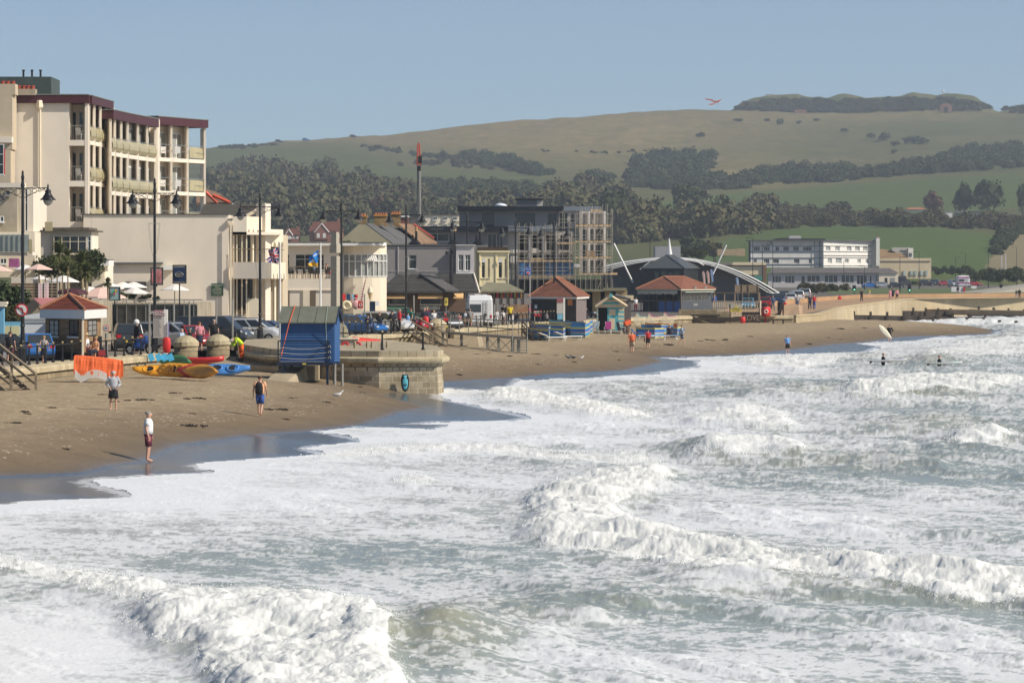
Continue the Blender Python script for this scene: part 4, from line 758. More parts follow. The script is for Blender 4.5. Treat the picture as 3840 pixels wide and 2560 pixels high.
def chair(loc,rz,label,group,m=WHITE,s_=1.0,first=[None]):
 if first[0]is None:
  t=lthing('balcony_chair',(0,0,0),label,'chair',group);M=MB();M.box(-.25,.25,-.25,.22,.40,.44);M.build('seat',m,t)
  M=MB();M.cbox((0,.26,.68),(.46,.035,.5),rx=R(-12));M.build('backrest',m,t)
  for x in(-.22,.22):
   for y in(-.2,.2):M=MB();M.tube((x,y,0),(x,y,.4),.02,n=4);M.build('leg',m,t)
   M=MB();M.path([(x*1.1,-.2,.4),(x*1.15,-.22,.62),(x*1.15,.24,.66)],.018,4);M.build('armrest',m,t)
  first[0]=t
 else:t=dup(first[0],loc,rz,label,group)
 t.location=loc;t.rotation_euler=(0,0,rz);return t
k=0
for z,nm in((10.5,'bottom'),(13.5,'middle'),(16.5,'top')):
 chair(((x0+x1)/2+.15,253.9,z),R(150),'white plastic chair in the %s corner balcony of the tall hotel'%nm,'plastic chairs on the hotel balconies')
for(x,z,nm)in((610,13.4,'middle balcony, first bay of the right block'),(612,16.1,'top balcony, first bay of the right block'),(668,13.4,'middle balcony, second bay of the right block'),(666,16.1,'top balcony, second bay of the right block')):
 chair((wx(x,281),280.4,z),R(200),'white plastic chair on the '+nm,'plastic chairs on the hotel balconies')
def pots(par,Y,xs,y0,y1,m,r=.16):
 for x in xs:M=MB();M.lathe((wx(x,Y),Y+.4,wz(y1,Y)-.05),[(r,0),(r*.85,(y1-y0)*Y/F*.8),(r*1.1,(y1-y0)*Y/F*.85),(r,(y1-y0)*Y/F)],8);M.build('chimney_pot',m,par)
TERRA=mat('terracotta',(.40,.075,.05),.8,.15)
t=bld('old_house',10,250,'old stained stone house with stepped chimneys at the far left edge')
STAIN=mat('stained_render',(.38,.33,.26),.9,.3,.8)
part(t,'wall',mat('beige_render',(.55,.46,.34),.85,.12,.5),250.5,(-260,46,355,560),(-260,40,561,730),dep=2.2);part(t,'ledge',CSIDE,250,(-260,44,513,535),dep=.8)
part(t,'chimney',mat('beige_render',(0,0,0)),250.5,(-60,57,315,354.8),dep=1.4);part(t,'chimney',STAIN,252.4,(57.5,132,334,357),dep=1);pots(t,250.5,(8,27,46),301,316,TERRA);pots(t,252.4,(68,86,103,120),318,335,TERRA)
part(t,'lower_wall',STAIN,236,(-260,64,708,872),dep=4);win(t,235.8,-10,14,540,655,1,3,WHITE);part(t,'shutter_frame',RED,235.6,(14.5,18,558,655),dep=.1);win(t,235.8,20,38,715,732,1,1,STEEL);win(t,235.8,0,14,810,832,1,1,WHITE)
part(t,'side_block',CSIDE,244,(64.5,125,700,868),dep=7);win(t,243.8,74,90,716,760,2,1,WHITE);win(t,243.8,93,104,708,868,1,2,WHITE);part(t,'cornice',CSIDE,243,(-260,90,686,706),dep=1)
t=bld('glass_balcony_cafe',50,232,'first floor glass fronted balcony above the pink parasols')
part(t,'balcony_glass',mat('pale_glass',(.26,.30,.29),.15,.15,spec=.6),231,*[(-100+i*19,-82+i*19,880,944)for i in range(11)],dep=.05);part(t,'balcony_slab',CSIDE,231.2,(-110,122,945,958),dep=3);part(t,'post',STEEL,230.9,*[(-101+i*19,-100+i*19,877,948)for i in range(11)],dep=.06)
part(t,'wall',PCREAM,235,(-110,130,870,1040),dep=3);win(t,234.8,0,25,968,990,2,1);win(t,234.8,74,84,975,1000,1,1);part(t,'yellow_screen',AMBER,231,(107,120,897,952),dep=.06)
part(t,'poster',mat('poster_magenta',(.42,.12,.32),.5,.5,3),230.5,(33,72,969,1002),dep=.05)
t=bld('hotel_lounge',260,244,'projecting cream lounge with a big bay window behind the palms','building')
part(t,'roof',mat('weathered_felt',(.12,.105,.085),.9,.3),242.5,(160,333,853,864),(150,356,862.6,868),dep=5);part(t,'wall',CSIDE,243,(90,325,868.3,884),(120,200,884,975),(325.5,343,868.5,975),(90,120,870,905),(160,400,975,1060),dep=4)
win(t,242.6,200,324,884,952,4,2,PCREAM);win(t,242.6,328,341,884,945,1,2);part(t,'canopy',WHITE,240,(310,408,975,997),dep=3);part(t,'canopy_roof',SLATE,239.9,(308,409,972,974.6),dep=3.2)
part(t,'porch',PCREAM,241,(345,392,997.5,1062),dep=2);
for i in range(2):M=MB();X_=wx(362+i*13,240.9);M.lathe((X_,240.95,wz(1044,241)),[(.10,0),(.10,.25),(.05,.38),(.01,.42)],6,sy=.3);M.build('arch',STAIN,t)
part(t,'balustrade_panel',AMBER,241.5,(168,197,832,866),dep=.06)
t=bld('arcaded_hotel_wing',620,254.4,'long blank cream hotel wing ending in an arcaded sea front','hotel')
part(t,'wall',CSIDE,252.4,(343.5,857,806,1300),(313,343,806,974),dep=14);part(t,'parapet',mat('lead_cap',(.10,.10,.10),.6,.1),252.3,(311,858,801.5,805.6),dep=14.2);part(t,'eave_band',SLATE,252.1,(405,610,984,991),dep=.25);part(t,'white_box',WHITE,251.4,(613,650,997,1012),dep=.95)
part(t,'pipe_shaft',PCREAM,252,(862,868,838,1300),dep=.1);part(t,'hopper',SLATE,252.1,(856,872,820,826),dep=.28);part(t,'hopper_box',PCREAM,252.12,(853,871,826.5,837),dep=.26);part(t,'return_wall',CSIDE,253,(857.5,873,812,1300),dep=2)
part(t,'lower_window',GLASS,252.2,(470,548,1056,1085),dep=.1)
A=(wx(873,252.4),252.4);B=(wx(925,252.4),252.4);C_=(wx(1072,256.5),256.5);fr=Frame(A,B);f2=Frame(B,C_)
def fb(fr,par,name,m,*bx):
 M=MB()
 for u0,u1,v0,v1,z0,z1 in bx:M.fbox(fr,u0,u1,v0,v1,z0,z1)
 return M.build(name,m,par)
W1,W2=fr.L,f2.L;zt,zb_,zs,zs2,zg=wz(812,252.4),wz(880,252.4),wz(983,252.4),wz(1045,252.4),1.9;U=f2.u;zp0,zp1=wz(925,255),wz(860,255);fl=Frame((wx(873,252.1),252.1),(wx(1018,251.6),251.6));f3_=Frame((wx(1018,251.6),251.6),(wx(1071,256.2),256.2))
fb(fr,t,'upper_parapet',CSIDE,(0,W1,-.3,0,zb_,zt));fb(f2,t,'upper_parapet',PCREAM,(0,U(985),-.3,0,zb_,zt),(U(1006),U(1062),-.3,0,zp0,zp1));fb(fl,t,'balcony_front',CSIDE,(0,fl.L,-.3,0,zs2,zs));fb(f3_,t,'balcony_front',PCREAM,(0,f3_.L,-.3,0,zs2,zs))
M=MB();M.prism([A,B,C_,(C_[0]-1,C_[1]+5),(A[0],A[1]+5)],zs2,zs2+.2);M.build('floor',CSIDE,t);M=MB();M.prism([A,B,(B[0]+2.4,B[1]+1.8),(C_[0]-1,C_[1]+5),(A[0],A[1]+5)],zb_,zb_+.2);M.build('floor',CSIDE,t)
for F_,z0_,xs_ in((f2,zb_,(933,950,967,980)),(f2,zp0,(1014,1030,1046,1058)),(f3_,zs2,(1026,1040,1053,1065))):
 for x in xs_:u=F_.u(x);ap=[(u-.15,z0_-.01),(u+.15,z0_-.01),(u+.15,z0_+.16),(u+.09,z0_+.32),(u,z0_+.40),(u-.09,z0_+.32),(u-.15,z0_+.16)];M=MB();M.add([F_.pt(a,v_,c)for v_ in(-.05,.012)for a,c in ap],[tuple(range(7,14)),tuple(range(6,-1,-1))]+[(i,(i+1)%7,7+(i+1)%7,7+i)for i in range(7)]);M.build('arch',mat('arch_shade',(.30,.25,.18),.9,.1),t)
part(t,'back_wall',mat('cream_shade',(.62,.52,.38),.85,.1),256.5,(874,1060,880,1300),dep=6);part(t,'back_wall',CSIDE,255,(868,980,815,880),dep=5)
for x in(873.5,886,905,922):part(t,'column',PCREAM,252.75,(x,x+4,880.3,982.6),(x,x+4,1045.3,1300),dep=.25)
for x in(968,1003,1014,1042,1062):a=U(x);fb(f2,t,'column',PCREAM,(a,a+.2,-.5,-.31,zg,zs2-.01))
for x in(960,1012,1050):a=U(x);fb(f2,t,'column',PCREAM,(a,a+.16,-.5,-.31,zs+.01,(zb_ if x<1000 else zp0)-.01))
for x,w_,g_ in((880,12,CURTSKY),(895,10,CURTSKY),(908,10,CURTSKY),(924,16,GLASS),(944,18,CURTSKY),(1012,30,GLASS)):part(t,'tall_window',g_,256.2,(x,x+w_,884,980),dep=.2)
for x,w_ in((880,10),(893,8),(908,22),(934,18),(956,22)):part(t,'low_window',GLASS,256.2,(x,x+w_,1048,1160 if x<930 else 1118),dep=.2)
part(t,'front_wall',PCREAM,252.9,(928,968,1120,1300),dep=.3);fb(f2,t,'pylon',CSIDE,(U(985),U(1005),-.6,.25,zg,wz(764,254)))
M=MB();M.path([fl.pt(0,-.1,zs+.95),fl.pt(fl.L,-.1,zs+.95),f3_.pt(f3_.L,-.1,zs+.95)],.03,4)
for k in range(17):M.tube(fl.pt(k*fl.L/16,-.1,zs),fl.pt(k*fl.L/16,-.1,zs+.95),.015,n=3)
M.build('balcony_railing',mat('bronze_rail',(.25,.20,.12),.5,.1),t)
M=MB();Yr=256.4;M.hexa([(wx(745,Yr),Yr,wz(812,Yr)),(wx(925,Yr),Yr,wz(812,Yr)),(wx(985,256.4),262.4,wz(790,256.4)),(wx(745,256.4),262.4,wz(790,256.4)),(wx(752,Yr),Yr+3,wz(762,Yr)),(wx(980,Yr),Yr+3,wz(762,Yr)),(wx(985,256.4),262.5,wz(768,256.4)),(wx(752,256.4),262.5,wz(768,256.4))]);M.build('roof',mat('dark_shingle',(.075,.07,.062),.85,.35,5),t)
M=MB();M.path([(wx(925,256.2),256.2,wz(810,256.2)),(wx(1000,256.2),256.2,wz(765,256.2))],.12,4);M.build('roof_edge',PCREAM,t)
def textobj(s_,size,loc,m,par=None,name='lettering',rx=90,rz=0.0,ext=.004,al='CENTER',sx=1.0):
 cu=bpy.data.curves.new(name,'FONT');cu.body=s_;cu.size=size;cu.extrude=ext;cu.align_x=al;cu.align_y='CENTER';cu.space_line=.95
 o=bpy.data.objects.new(name,cu);sc.collection.objects.link(o);dg=bpy.context.evaluated_depsgraph_get();me=bpy.data.meshes.new_from_object(o.evaluated_get(dg));bpy.data.objects.remove(o)
 me.transform(Matrix.Diagonal((sx,1,1,1)));me.materials.clear();me.materials.append(m);o=bpy.data.objects.new(name,me);sc.collection.objects.link(o);o.rotation_euler=(R(rx),0,rz)
 if par is not None:o.parent=par;o.location=Vector(loc)-ROOT.get(par.name,Vector((0,0,0)))
 else:o.location=loc
 return o
t=thing('hotel_notice_board',P(815,1085,252.3),'dark green painted notice board with pale lettering on the blank cream wall','sign')
part(t,'board',mat('sign_green',(.015,.075,.045),.5,.05),252.25,(792,837,1063,1109),dep=.08);
LETT=mat('pale_lettering',(.70,.66,.50),.6,0)
for i,(s_,z_,sz)in enumerate([('SANDRINGHAM',1070,.13),('HOTEL',1077,.11),('CAR PARKING',1083,.095),('HOTEL GUESTS ONLY',1088,.075),('UNAUTHORISED VEHICLES',1093,.065),('WILL BE CLAMPED',1098,.07),('24 HOUR RELEASE FEE',1103,.07)]):textobj(s_,sz,P(814.5,z_,252.24),LETT,t)
t=bld('cream_cafe',1250,286,'cream flat roofed cafe with terrace and a rounded bay of white windows','cafe');Yc=286
HB=[(1086,1086+20,953,1000),(1107,1160,952,1020),(1160,1216,952,1020)]
wallp(t,Yc,1055,1270,921,1140,[(1072,1086,952,1010),(1107,1216,953,1012),(1071,1086,1090,1150),(1140,1182,1090,1150)],CSIDE);part(t,'core',CSIDE,Yc+3,(1055,1425,921,1110),dep=9)
part(t,'roof',mat('felt_roof',(0,0,0)),Yc-1,(1050,1435,908,912),dep=12);part(t,'fascia',WHITE,Yc-1,(1050,1434,912.4,921),dep=.3);part(t,'eave',WHITE,Yc-.69,(1052,1430,915,921),dep=10)
win(t,Yc,1107,1216,953,1012,3,2);win(t,Yc,1072,1086,953,1010,1,2);part(t,'terrace',CSIDE,Yc-2.6,(1068,1262,1045,1150),dep=2.55)
t2=MB();
for i in range(28):x=wx(1070+i*6,Yc-2.5);t2.tube((x,Yc-2.5,wz(1046,Yc)),(x,Yc-2.5,wz(1000,Yc)),.014,n=3)
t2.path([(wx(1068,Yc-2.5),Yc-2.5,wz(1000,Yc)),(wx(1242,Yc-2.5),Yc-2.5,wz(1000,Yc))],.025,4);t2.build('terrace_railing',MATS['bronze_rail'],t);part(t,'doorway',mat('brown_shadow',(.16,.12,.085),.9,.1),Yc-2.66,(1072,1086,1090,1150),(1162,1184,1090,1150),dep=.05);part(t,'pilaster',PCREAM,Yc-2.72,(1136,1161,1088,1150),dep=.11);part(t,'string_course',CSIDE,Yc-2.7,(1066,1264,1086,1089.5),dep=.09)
cxb,rb=wx(1345,289),2.75
def arc(a0,a1,r,n_=8):return[(cxb+r*math.sin(R(a0+(a1-a0)*i/n_)),289.5-r*math.cos(R(a0+(a1-a0)*i/n_)))for i in range(n_+1)]
pl=[(cxb-rb,292.6)]+arc(-75,60,rb)+[(cxb+rb*.8,292.6)]
M=MB();M.prism(pl,1.9,wz(1040,287));M.prism([(x,y)for x,y in pl],wz(952,287),wz(921.5,287));M.build('bay_wall',PCREAM,t,False)
M=MB();M.prism([(cxb+(x-cxb)*.96,289.5+(y-289.5)*.96)for x,y in pl],wz(1039.9,287),wz(952.2,287));M.build('bay_glass',CURTSKY,t)
M=MB();ar=arc(-70,62,rb*.985,12)
for x,y in ar:M.box(x-.045,x+.045,y-.05,y+.05,wz(1039.8,287),wz(952.3,287))
for zz in(1037,980,954):M.path([(x,y-.02,wz(zz,287))for x,y in ar],.045,4)
M.build('bay_window_frames',WHITE,t);M=MB();M.prism([(x,y-.35)for x,y in pl],wz(921.4,287),wz(910,287));M.build('bay_roof',WHITE,t)
M=MB()
for x in range(1356,1410,8):a=Vector((wx(x,287.1),287.1,wz(958,287)));M.hexa([a,a+Vector((.13,0,0)),a+Vector((.13,.03,0)),a+Vector((0,.03,0)),a+Vector((.18,-.35,-.42)),a+Vector((.31,-.35,-.42)),a+Vector((.31,-.32,-.42)),a+Vector((.18,-.32,-.42))])
M.build('open_fanlights',WHITE,t)
for x,y0,m_ in((1283,1102,RED),(1300,1102,BLUE),(1320,1104,mat('pale_blue',(.25,.5,.7),.6,.2)),(1328,1104,RED)):part(t,'beach_toy_display',m_,286,(x,x+13,y0,y0+24),dep=.2)
t=thing('inflatable_ring',P(1300,1146,284),'cream patterned inflatable ring hanging outside the beach shop','inflatable');M=MB();M.torus(P(1300,1146,284),.30,.15,Matrix.Rotation(R(90),3,'X'));M.build('ring',mat('ring_cream',(.75,.68,.48),.5,.25,6),t,True)
t=thing('pink_inflatable',P(1334,1140,284),'pale pink heart shaped inflatable beside the cream ring','inflatable');M=MB();M.ball(P(1334,1142,284),.3,10,6,(1,.4,1.3));M.torus(P(1332,1130,284.1),.26,.05,Matrix.Rotation(R(90),3,'X'));M.build('float',mat('pink_vinyl',(.72,.45,.45),.4,.1),t,True)
t=thing('red_shop_bag',P(1353,1140,283.6),'red swing banner with a white round mark outside the beach shop','banner');M=MB();M.box(wx(1342,283.6),wx(1361,283.6),283.6,283.66,wz(1156,283.6),wz(1128,283.6));M.build('cloth',RED,t);M=MB();M.torus(P(1352,1142,283.55),.11,.022,Matrix.Rotation(R(90),3,'X'));M.build('mark',WHITE,t)
t=thing('feather_flag',P(1353,1125,283),'red and white striped feather flag by the beach shop','flag');M=MB();M.tube(P(1351,1160,283),P(1372,1037,283),.03,.015);M.build('mast',STEEL,t)
M=MB();a=[P(1352,1125,283),P(1357,1090,283),P(1366,1060,283),P(1373,1037,283)];b_=[P(1360,1125,283),P(1364,1090,283),P(1371,1062,283),P(1374,1038,283)]
for i in range(3):M.hexa([a[i],b_[i],b_[i]+Vector((0,.03,0)),a[i]+Vector((0,.03,0)),a[i+1],b_[i+1],b_[i+1]+Vector((0,.03,0)),a[i+1]+Vector((0,.03,0))])
M.build('cloth',stripemat('red_white',[(0,(.7,.1,.1)),(.5,(.8,.75,.72))],.22),t)
t=thing('ice_cream_cone_sign',P(1400,1110,282),'giant model ice cream cone outside the beach shop','shop sign');M=MB();M.lathe(P(1388,1128,282),[(.02,0),(.20,.62)],10);o=M.build('cone',mat('wafer',(.62,.42,.20),.7,.2,6),t);M=MB();M.lathe(P(1388,1128,282),[(.22,.62),(.24,.75),(.17,.9),(.18,.95),(.10,1.1),(.02,1.25)],10);M.build('ice_cream',PCREAM,t,True)
t=thing('drinks_fridge',P(1396,1140,282),'navy blue cabinet standing outside the beach shop','cabinet');part(t,'body',NAVY,282,(1386,1406,1130,1168),dep=.7);part(t,'panel',WHITE,281.9,(1408,1421,1130,1146),dep=.1)
t=bld('grey_building',1600,314,'grey rendered end wall with one white window and a pale bay on its right');Yg=314
wallp(t,Yg,1412,1710,921,1060,[(1532,1562,956,1008)],GREYR);part(t,'body',GREYR,Yg+.31,(1412,1710,921,950),dep=8);part(t,'inner',GREYR,Yg+1.2,(1414,1709,950,1100),dep=6);win(t,Yg,1532,1562,956,1008,1,2)
part(t,'coping',SLATE,Yg-.15,(1411,1712,917.5,920.8),dep=8.5);part(t,'string_course',PALEG,Yg-.05,(1412,1710,928.5,930.5),(1412,1710,1017,1018.6),dep=.04);part(t,'downpipe',PALEG,Yg-.1,(1491.5,1494.5,918,1024),dep=.08)
wallp(t,Yg-.7,1710.5,1778,921,1026,[(1719,1738,955,1015),(1744,1764,955,1015)],PALEG);win(t,Yg-.7,1719,1738,955,1015,2,2);win(t,Yg-.7,1744,1764,955,1015,2,2);part(t,'bay_roof',PALEG,Yg-.9,(1708,1782,917,920.8),dep=2);part(t,'bay_core',CURTSKY,Yg-.2,(1712,1776,922,1025),dep=.8);part(t,'bay_sill',WHITE,Yg-.8,(1710,1779,1021,1026),dep=.09)
for x in(1555,1700,1795):
 M=MB();c=P(x,912,318);M.lathe(c,[(.55,-.2),(.55,.0),(.32,.18),(.3,.3)],6);
 for dx,h_ in((-.2,.75),(.15,1.1)):M.tube(c+Vector((dx,0,.25)),c+Vector((dx,0,h_)),.13,.11,7)
 M.build('chimney',BLACK,t);M=MB();M.tube(c+Vector((.15,0,1.1)),c+Vector((.15,0,1.5)),.14,n=7);M.build('chimney_pot',mat('buff_pot',(.55,.33,.16),.8,.2),t)
M=MB();c=P(1640,912,317);M.tube(c,c+Vector((0,0,1.3)),.02,n=3);M.tube(c+Vector((-.6,0,1.3)),c+Vector((.5,0,1.3)),.015,n=3)
for i in range(7):M.tube(c+Vector((-.6+i*.17,-.15,1.3)),c+Vector((-.6+i*.17,.15,1.3)),.012,n=3)
M.build('tv_aerial',STEEL,t)
t=bld('yellow_building',1850,330,'pale yellow rendered house with tall narrow windows');Yy=330
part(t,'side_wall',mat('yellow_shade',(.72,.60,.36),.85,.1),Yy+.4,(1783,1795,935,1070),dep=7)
wallp(t,Yy,1795,1908,946,1075,[(1805,1819,970,1042),(1829,1837,970,1042),(1868,1883,970,1042),(1892,1900,970,1042)],YELLOW)
for x0_,x1_ in((1805,1819),(1829,1837),(1868,1883),(1892,1900)):win(t,Yy,x0_,x1_,970,1042,1,2,PCREAM,CURTSKY if x1_-x0_<10 else GLASS)
part(t,'body',YELLOW,Yy+1,(1796,1907,946,1070),dep=6);part(t,'cornice',YELLOW,Yy-.2,(1790,1912,940,945.7),dep=7.5);part(t,'parapet',mat('dark_planter',(.06,.045,.035),.9,.3),Yy+.3,(1790,1905,926,939.7),dep=1)
part(t,'open_light',WHITE,Yy-.25,(1806,1821,971,984),(1869,1884,971,984),dep=.04);part(t,'pilaster',YELLOW,Yy-.08,(1797,1801,946,1070),(1858,1862,946,1070),(1904,1908,946,1070),dep=.09)
t=bld('gabled_house',1400,352,'cream gable end with slate roofs and tall brick chimneys behind the cafe','house');Ya=352
GAB=mat('weathered_gable',(.40,.36,.24),.9,.12,.4);pts=[(1275,935),(1275,905),(1345,842),(1372,842),(1470,915),(1470,935)]
M=MB();M.v=[];q=[(wx(x,Ya),Ya,wz(y,Ya))for x,y in pts];n_=len(q);M.add(q+[(a,b_+.3,c)for a,b_,c in q],[tuple(range(n_))[::-1],tuple(range(n_,2*n_))]+[(i,(i+1)%n_,n_+(i+1)%n_,n_+i)for i in range(n_)]);M.build('gable',GAB,t)
def roofq(par,name,m,a,b_,c,d,th=.15):M=MB();dz=Vector((0,0,th));M.hexa([a,b_,c,d,a+dz,b_+dz,c+dz,d+dz]);return M.build(name,m,par)
roofq(t,'roof',SLATE,P(1372,842,Ya),P(1472,917,Ya),P(1560,917,Ya+9),P(1420,845,Ya+9));roofq(t,'roof',SLATE,P(1425,848,Ya+4),P(1510,915,Ya+4),P(1620,915,Ya+14),P(1490,848,Ya+14))
roofq(t,'roof',mat('orange_lichen_slate',(.24,.15,.095),.85,.3,.8),P(1492,843,Ya+8),P(1578,915,Ya+8),P(1640,915,Ya+16),P(1550,846,Ya+16));roofq(t,'ridge_tiles',TERRA,P(1551,843,Ya+15),P(1625,895,Ya+15),P(1628,895,Ya+15.5),P(1554,842,Ya+15.5))
CHB=brickmat('yellow_brick',(.42,.28,.11),(.32,.20,.08),(.25,.2,.14),.45,.15,.02,noise=.4)
for x0_,x1_,y0_,y1_,Yq,pt in((1349,1375,808,842,353,[1355,1366]),(1402,1450,805,865,357,[1408,1418,1427,1437,1446]),(1464,1500,800,868,363,[1470,1479,1487,1496])):
 part(t,'chimney',CHB,Yq,(x0_,x1_,y0_+6,y1_),dep=.9);part(t,'chimney_cap',mat('orange_brick',(.50,.24,.07),.85,.2,4),Yq-.1,(x0_-2,x1_+2,y0_,y0_+5.7),dep=1.1);pots(t,Yq,pt,y0_-9,y0_,mat('pot_orange',(.48,.20,.11),.8,.2),.14)
# -------- kiosks and the middle of the bay
def tilemat(name,c1,c2,rowh=.16,bw=.22):return brickmat(name,c1,c2,tuple(v*.45 for v in c1),bw,rowh,.02,noise=.3,off=0.0)
def hip(par,plan,ze,zr,ridge,over,tm,fasc=.22,fm=None):
 c=Vector((sum(p[0]for p in plan)/4,sum(p[1]for p in plan)/4));ev=[]
 for p in plan:d=Vector(p)-c;ev.append(c+d*(1+over/d.length))
 r0,r1=Vector(ridge[0]),Vector(ridge[1]);M=MB();e=[(p.x,p.y,ze)for p in ev];a=(r0.x,r0.y,zr);b_=(r1.x,r1.y,zr)
 M.add(e+[a,b_],[(0,1,4),(1,2,5,4),(2,3,5),(3,0,4,5),(3,2,1,0)]);M.build('roof',tm,par)
 M=MB();M.prism([(c+(p-c)*.985)[:]for p in ev],ze-fasc,ze-.004);M.build('fascia',fm or WHITE,par)
 M=MB()
 for p,q in((e[0],a),(e[1],a if(Vector(e[1][:2])-r0).length<(Vector(e[1][:2])-r1).length else b_),(e[2],b_),(a,b_)):M.tube(Vector(p)+Vector((0,0,.02)),Vector(q)+Vector((0,0,.02)),.09,n=5)
 M.build('ridge_tiles',tm if 'metal' in tm.name else mat('ridge_'+tm.name,(.36,.16,.09),.85,.2,2),par)
def pp(px,Y):return(wx(px,Y),Y)
def fwin(par,fr,u0,u1,z0,z1,nx,ny,fm,gm=None,t=.05,v=.02,name='window'):
 M=MB();M.fbox(fr,u0,u0+t,v-.02,v+.03,z0,z1);M.fbox(fr,u1-t,u1,v-.02,v+.03,z0,z1);M.fbox(fr,u0+t,u1-t,v-.02,v+.03,z1-t,z1);M.fbox(fr,u0+t,u1-t,v-.02,v+.03,z0,z0+t)
 for i in range(1,nx):c=u0+(u1-u0)*i/nx;M.fbox(fr,c-t*.4,c+t*.4,v-.018,v+.028,z0+t,z1-t)
 for i in range(1,ny):c=z0+(z1-z0)*i/ny;M.fbox(fr,u0+t,u1-t,v-.016,v+.022,c-t*.35,c+t*.35)
 o=M.build(name,fm,par);ROOT[o.name]=ROOT[par.name];M=MB();M.fbox(fr,u0+.01,u1-.01,v-.019,v+.005,z0+.01,z1-.01);M.build('pane',gm or GLASS,o)
def kiosk(name,label,plan,zb,ze,zr,ridge,over,tm,wm,fm=None,cat='kiosk',fasc=.3):
 t=thing(name,(*plan[1],zb),label,cat);M=MB();M.prism(plan,zb,ze-fasc-.01);M.build('wall',wm,t);hip(t,plan,ze,zr,ridge,over,tm,fasc,fm);return t,Frame(plan[0],plan[1]),Frame(plan[1],plan[2])
BRK=brickmat('kiosk_brick',(.42,.24,.11),(.30,.16,.075),(.38,.30,.2),.42,.14,.02,noise=.3);TILE1=tilemat('red_shingle',(.26,.065,.035),(.20,.05,.028),.18,.25);DKW=mat('dark_wood',(.04,.025,.018),.6,.1)
pl=[pp(170,190),pp(314,186.5),pp(378,192.5),pp(235,196.5)]
t,f1_,f2_=kiosk('brick_kiosk','small brick kiosk with red pyramid roof and deep white fascia behind the railing',pl,1.9,wz(1160,188),wz(1105,190),(pp(258,191),pp(262,191.5)),.42,TILE1,BRK,fasc=.50)
zl,zh=wz(1260,188),wz(1200,188)
for a,b_ in((187,222),(261,295)):fwin(t,f1_,f1_.u(a),f1_.u(b_),zl,zh,2,3,DKW,CURTSKY if a<200 else GLASS)
fwin(t,f2_,f2_.u(328),f2_.u(361),zl,zh,2,3,DKW,CURTSKY);M=MB()
for f_ in(f1_,f2_):M.fbox(f_,.02,f_.L-.02,.02,.30,2.28,2.36);M.fbox(f_,.02,f_.L-.02,.02,.06,1.9,2.27)
M.build('bench',DKW,t);M=MB();M.fbox(f1_,f1_.u(187),f1_.u(222),.03,.12,zl-.1,zl-.003);M.fbox(f1_,f1_.u(258),f1_.u(297),.03,.12,zl-.1,zl-.003);M.build('sill',WHITE,t)
M=MB();q=f1_.pt(f1_.L+.12,.12,0);M.box(q[0]-.05,q[0]+.05,q[1]-.05,q[1]+.05,1.9,wz(1160,188)-.5);M.build('corner_post',PCREAM,t)
t=thing('blue_gate_pier',(wx(8,196),196,1.9),'pale blue gate pier with a cream capital, cut by the left edge','gate pier');LB=mat('sky_blue_paint',(.20,.48,.68),.6,.08)
part(t,'shaft',LB,196,(-12,14,1150,1250),dep=.4);part(t,'cap',PCREAM,195.8,(-16,20,1140,1149.5),(-19,24,1131,1139.8),dep=.75)
t=thing('blue_screen_wall',(wx(45,197),197,1.9),'low sky blue wall with cream pierced panels behind the parked cars','wall');part(t,'wall',LB,197,(14.5,76,1206,1262),dep=.2);part(t,'panel',mat('cream_panel',(.80,.72,.42),.7,.1),196.9,(18,37,1222,1262),(42,74,1222,1262),dep=.09)
RT=tilemat('dark_pantile',(.085,.08,.075),(.07,.068,.065),.30,.34);Yk=301;t=bld('snack_kiosk',1560,Yk,'long timber snack bar with dark tiled roof and orange striped awnings','kiosk')
BRW=stripemat('brown_boards',[(0,(.16,.10,.06)),(.88,(.07,.045,.03))],.2)
M=MB();ze,zr=wz(1093,Yk-1),wz(1027,Yk+3)
def slope(M,pts):q=[Vector(p)for p in pts];k=len(q);M.add(q+[p+Vector((0,0,-.16))for p in q],[tuple(range(k)),tuple(range(2*k-1,k-1,-1))]+[(i,k+i,k+(i+1)%k,(i+1)%k)for i in range(k)])
slope(M,[(*pp(1420,Yk-1),ze),(*pp(1728,Yk-1),ze),(*pp(1640,Yk+3),zr),(*pp(1490,Yk+3),zr)]);slope(M,[(*pp(1420,Yk-1),ze),(*pp(1490,Yk+3),zr),(*pp(1490,Yk+7),zr),(*pp(1425,Yk+9),ze)])
slope(M,[(*pp(1600,Yk-.2),ze+.02),(*pp(1796,Yk-.2),ze+.02),(*pp(1775,Yk+3.2),zr+.03),(*pp(1640,Yk+3.2),zr+.03)]);M.build('roof',RT,t)
M=MB();slope(M,[(*pp(1572,Yk+2.6),zr+.1),(*pp(1620,Yk+2.6),zr+.1),(*pp(1722,Yk-1.2),ze+.12),(*pp(1672,Yk-1.2),ze+.12)]);M.build('valley_flashing',mat('lead',(.13,.125,.12),.6,.1),t)
M=MB();M.path([(*pp(1797,Yk-.3),ze-.1),(*pp(1776,Yk+3),zr+.05)],.09,4);M.path([(*pp(1776,Yk+3),zr+.05),(*pp(1800,Yk+6),ze-.1)],.09,4);M.build('bargeboard',CREAMW,t)
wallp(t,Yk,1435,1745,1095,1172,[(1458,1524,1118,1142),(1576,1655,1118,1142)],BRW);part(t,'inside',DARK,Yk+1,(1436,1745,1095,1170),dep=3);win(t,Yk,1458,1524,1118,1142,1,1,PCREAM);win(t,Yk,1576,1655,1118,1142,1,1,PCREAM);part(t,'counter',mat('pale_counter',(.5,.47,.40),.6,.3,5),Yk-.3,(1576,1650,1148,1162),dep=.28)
AWN=stripemat('awning_stripes',[(0,(.80,.42,.16)),(.5,(.85,.60,.30))],.16,0)
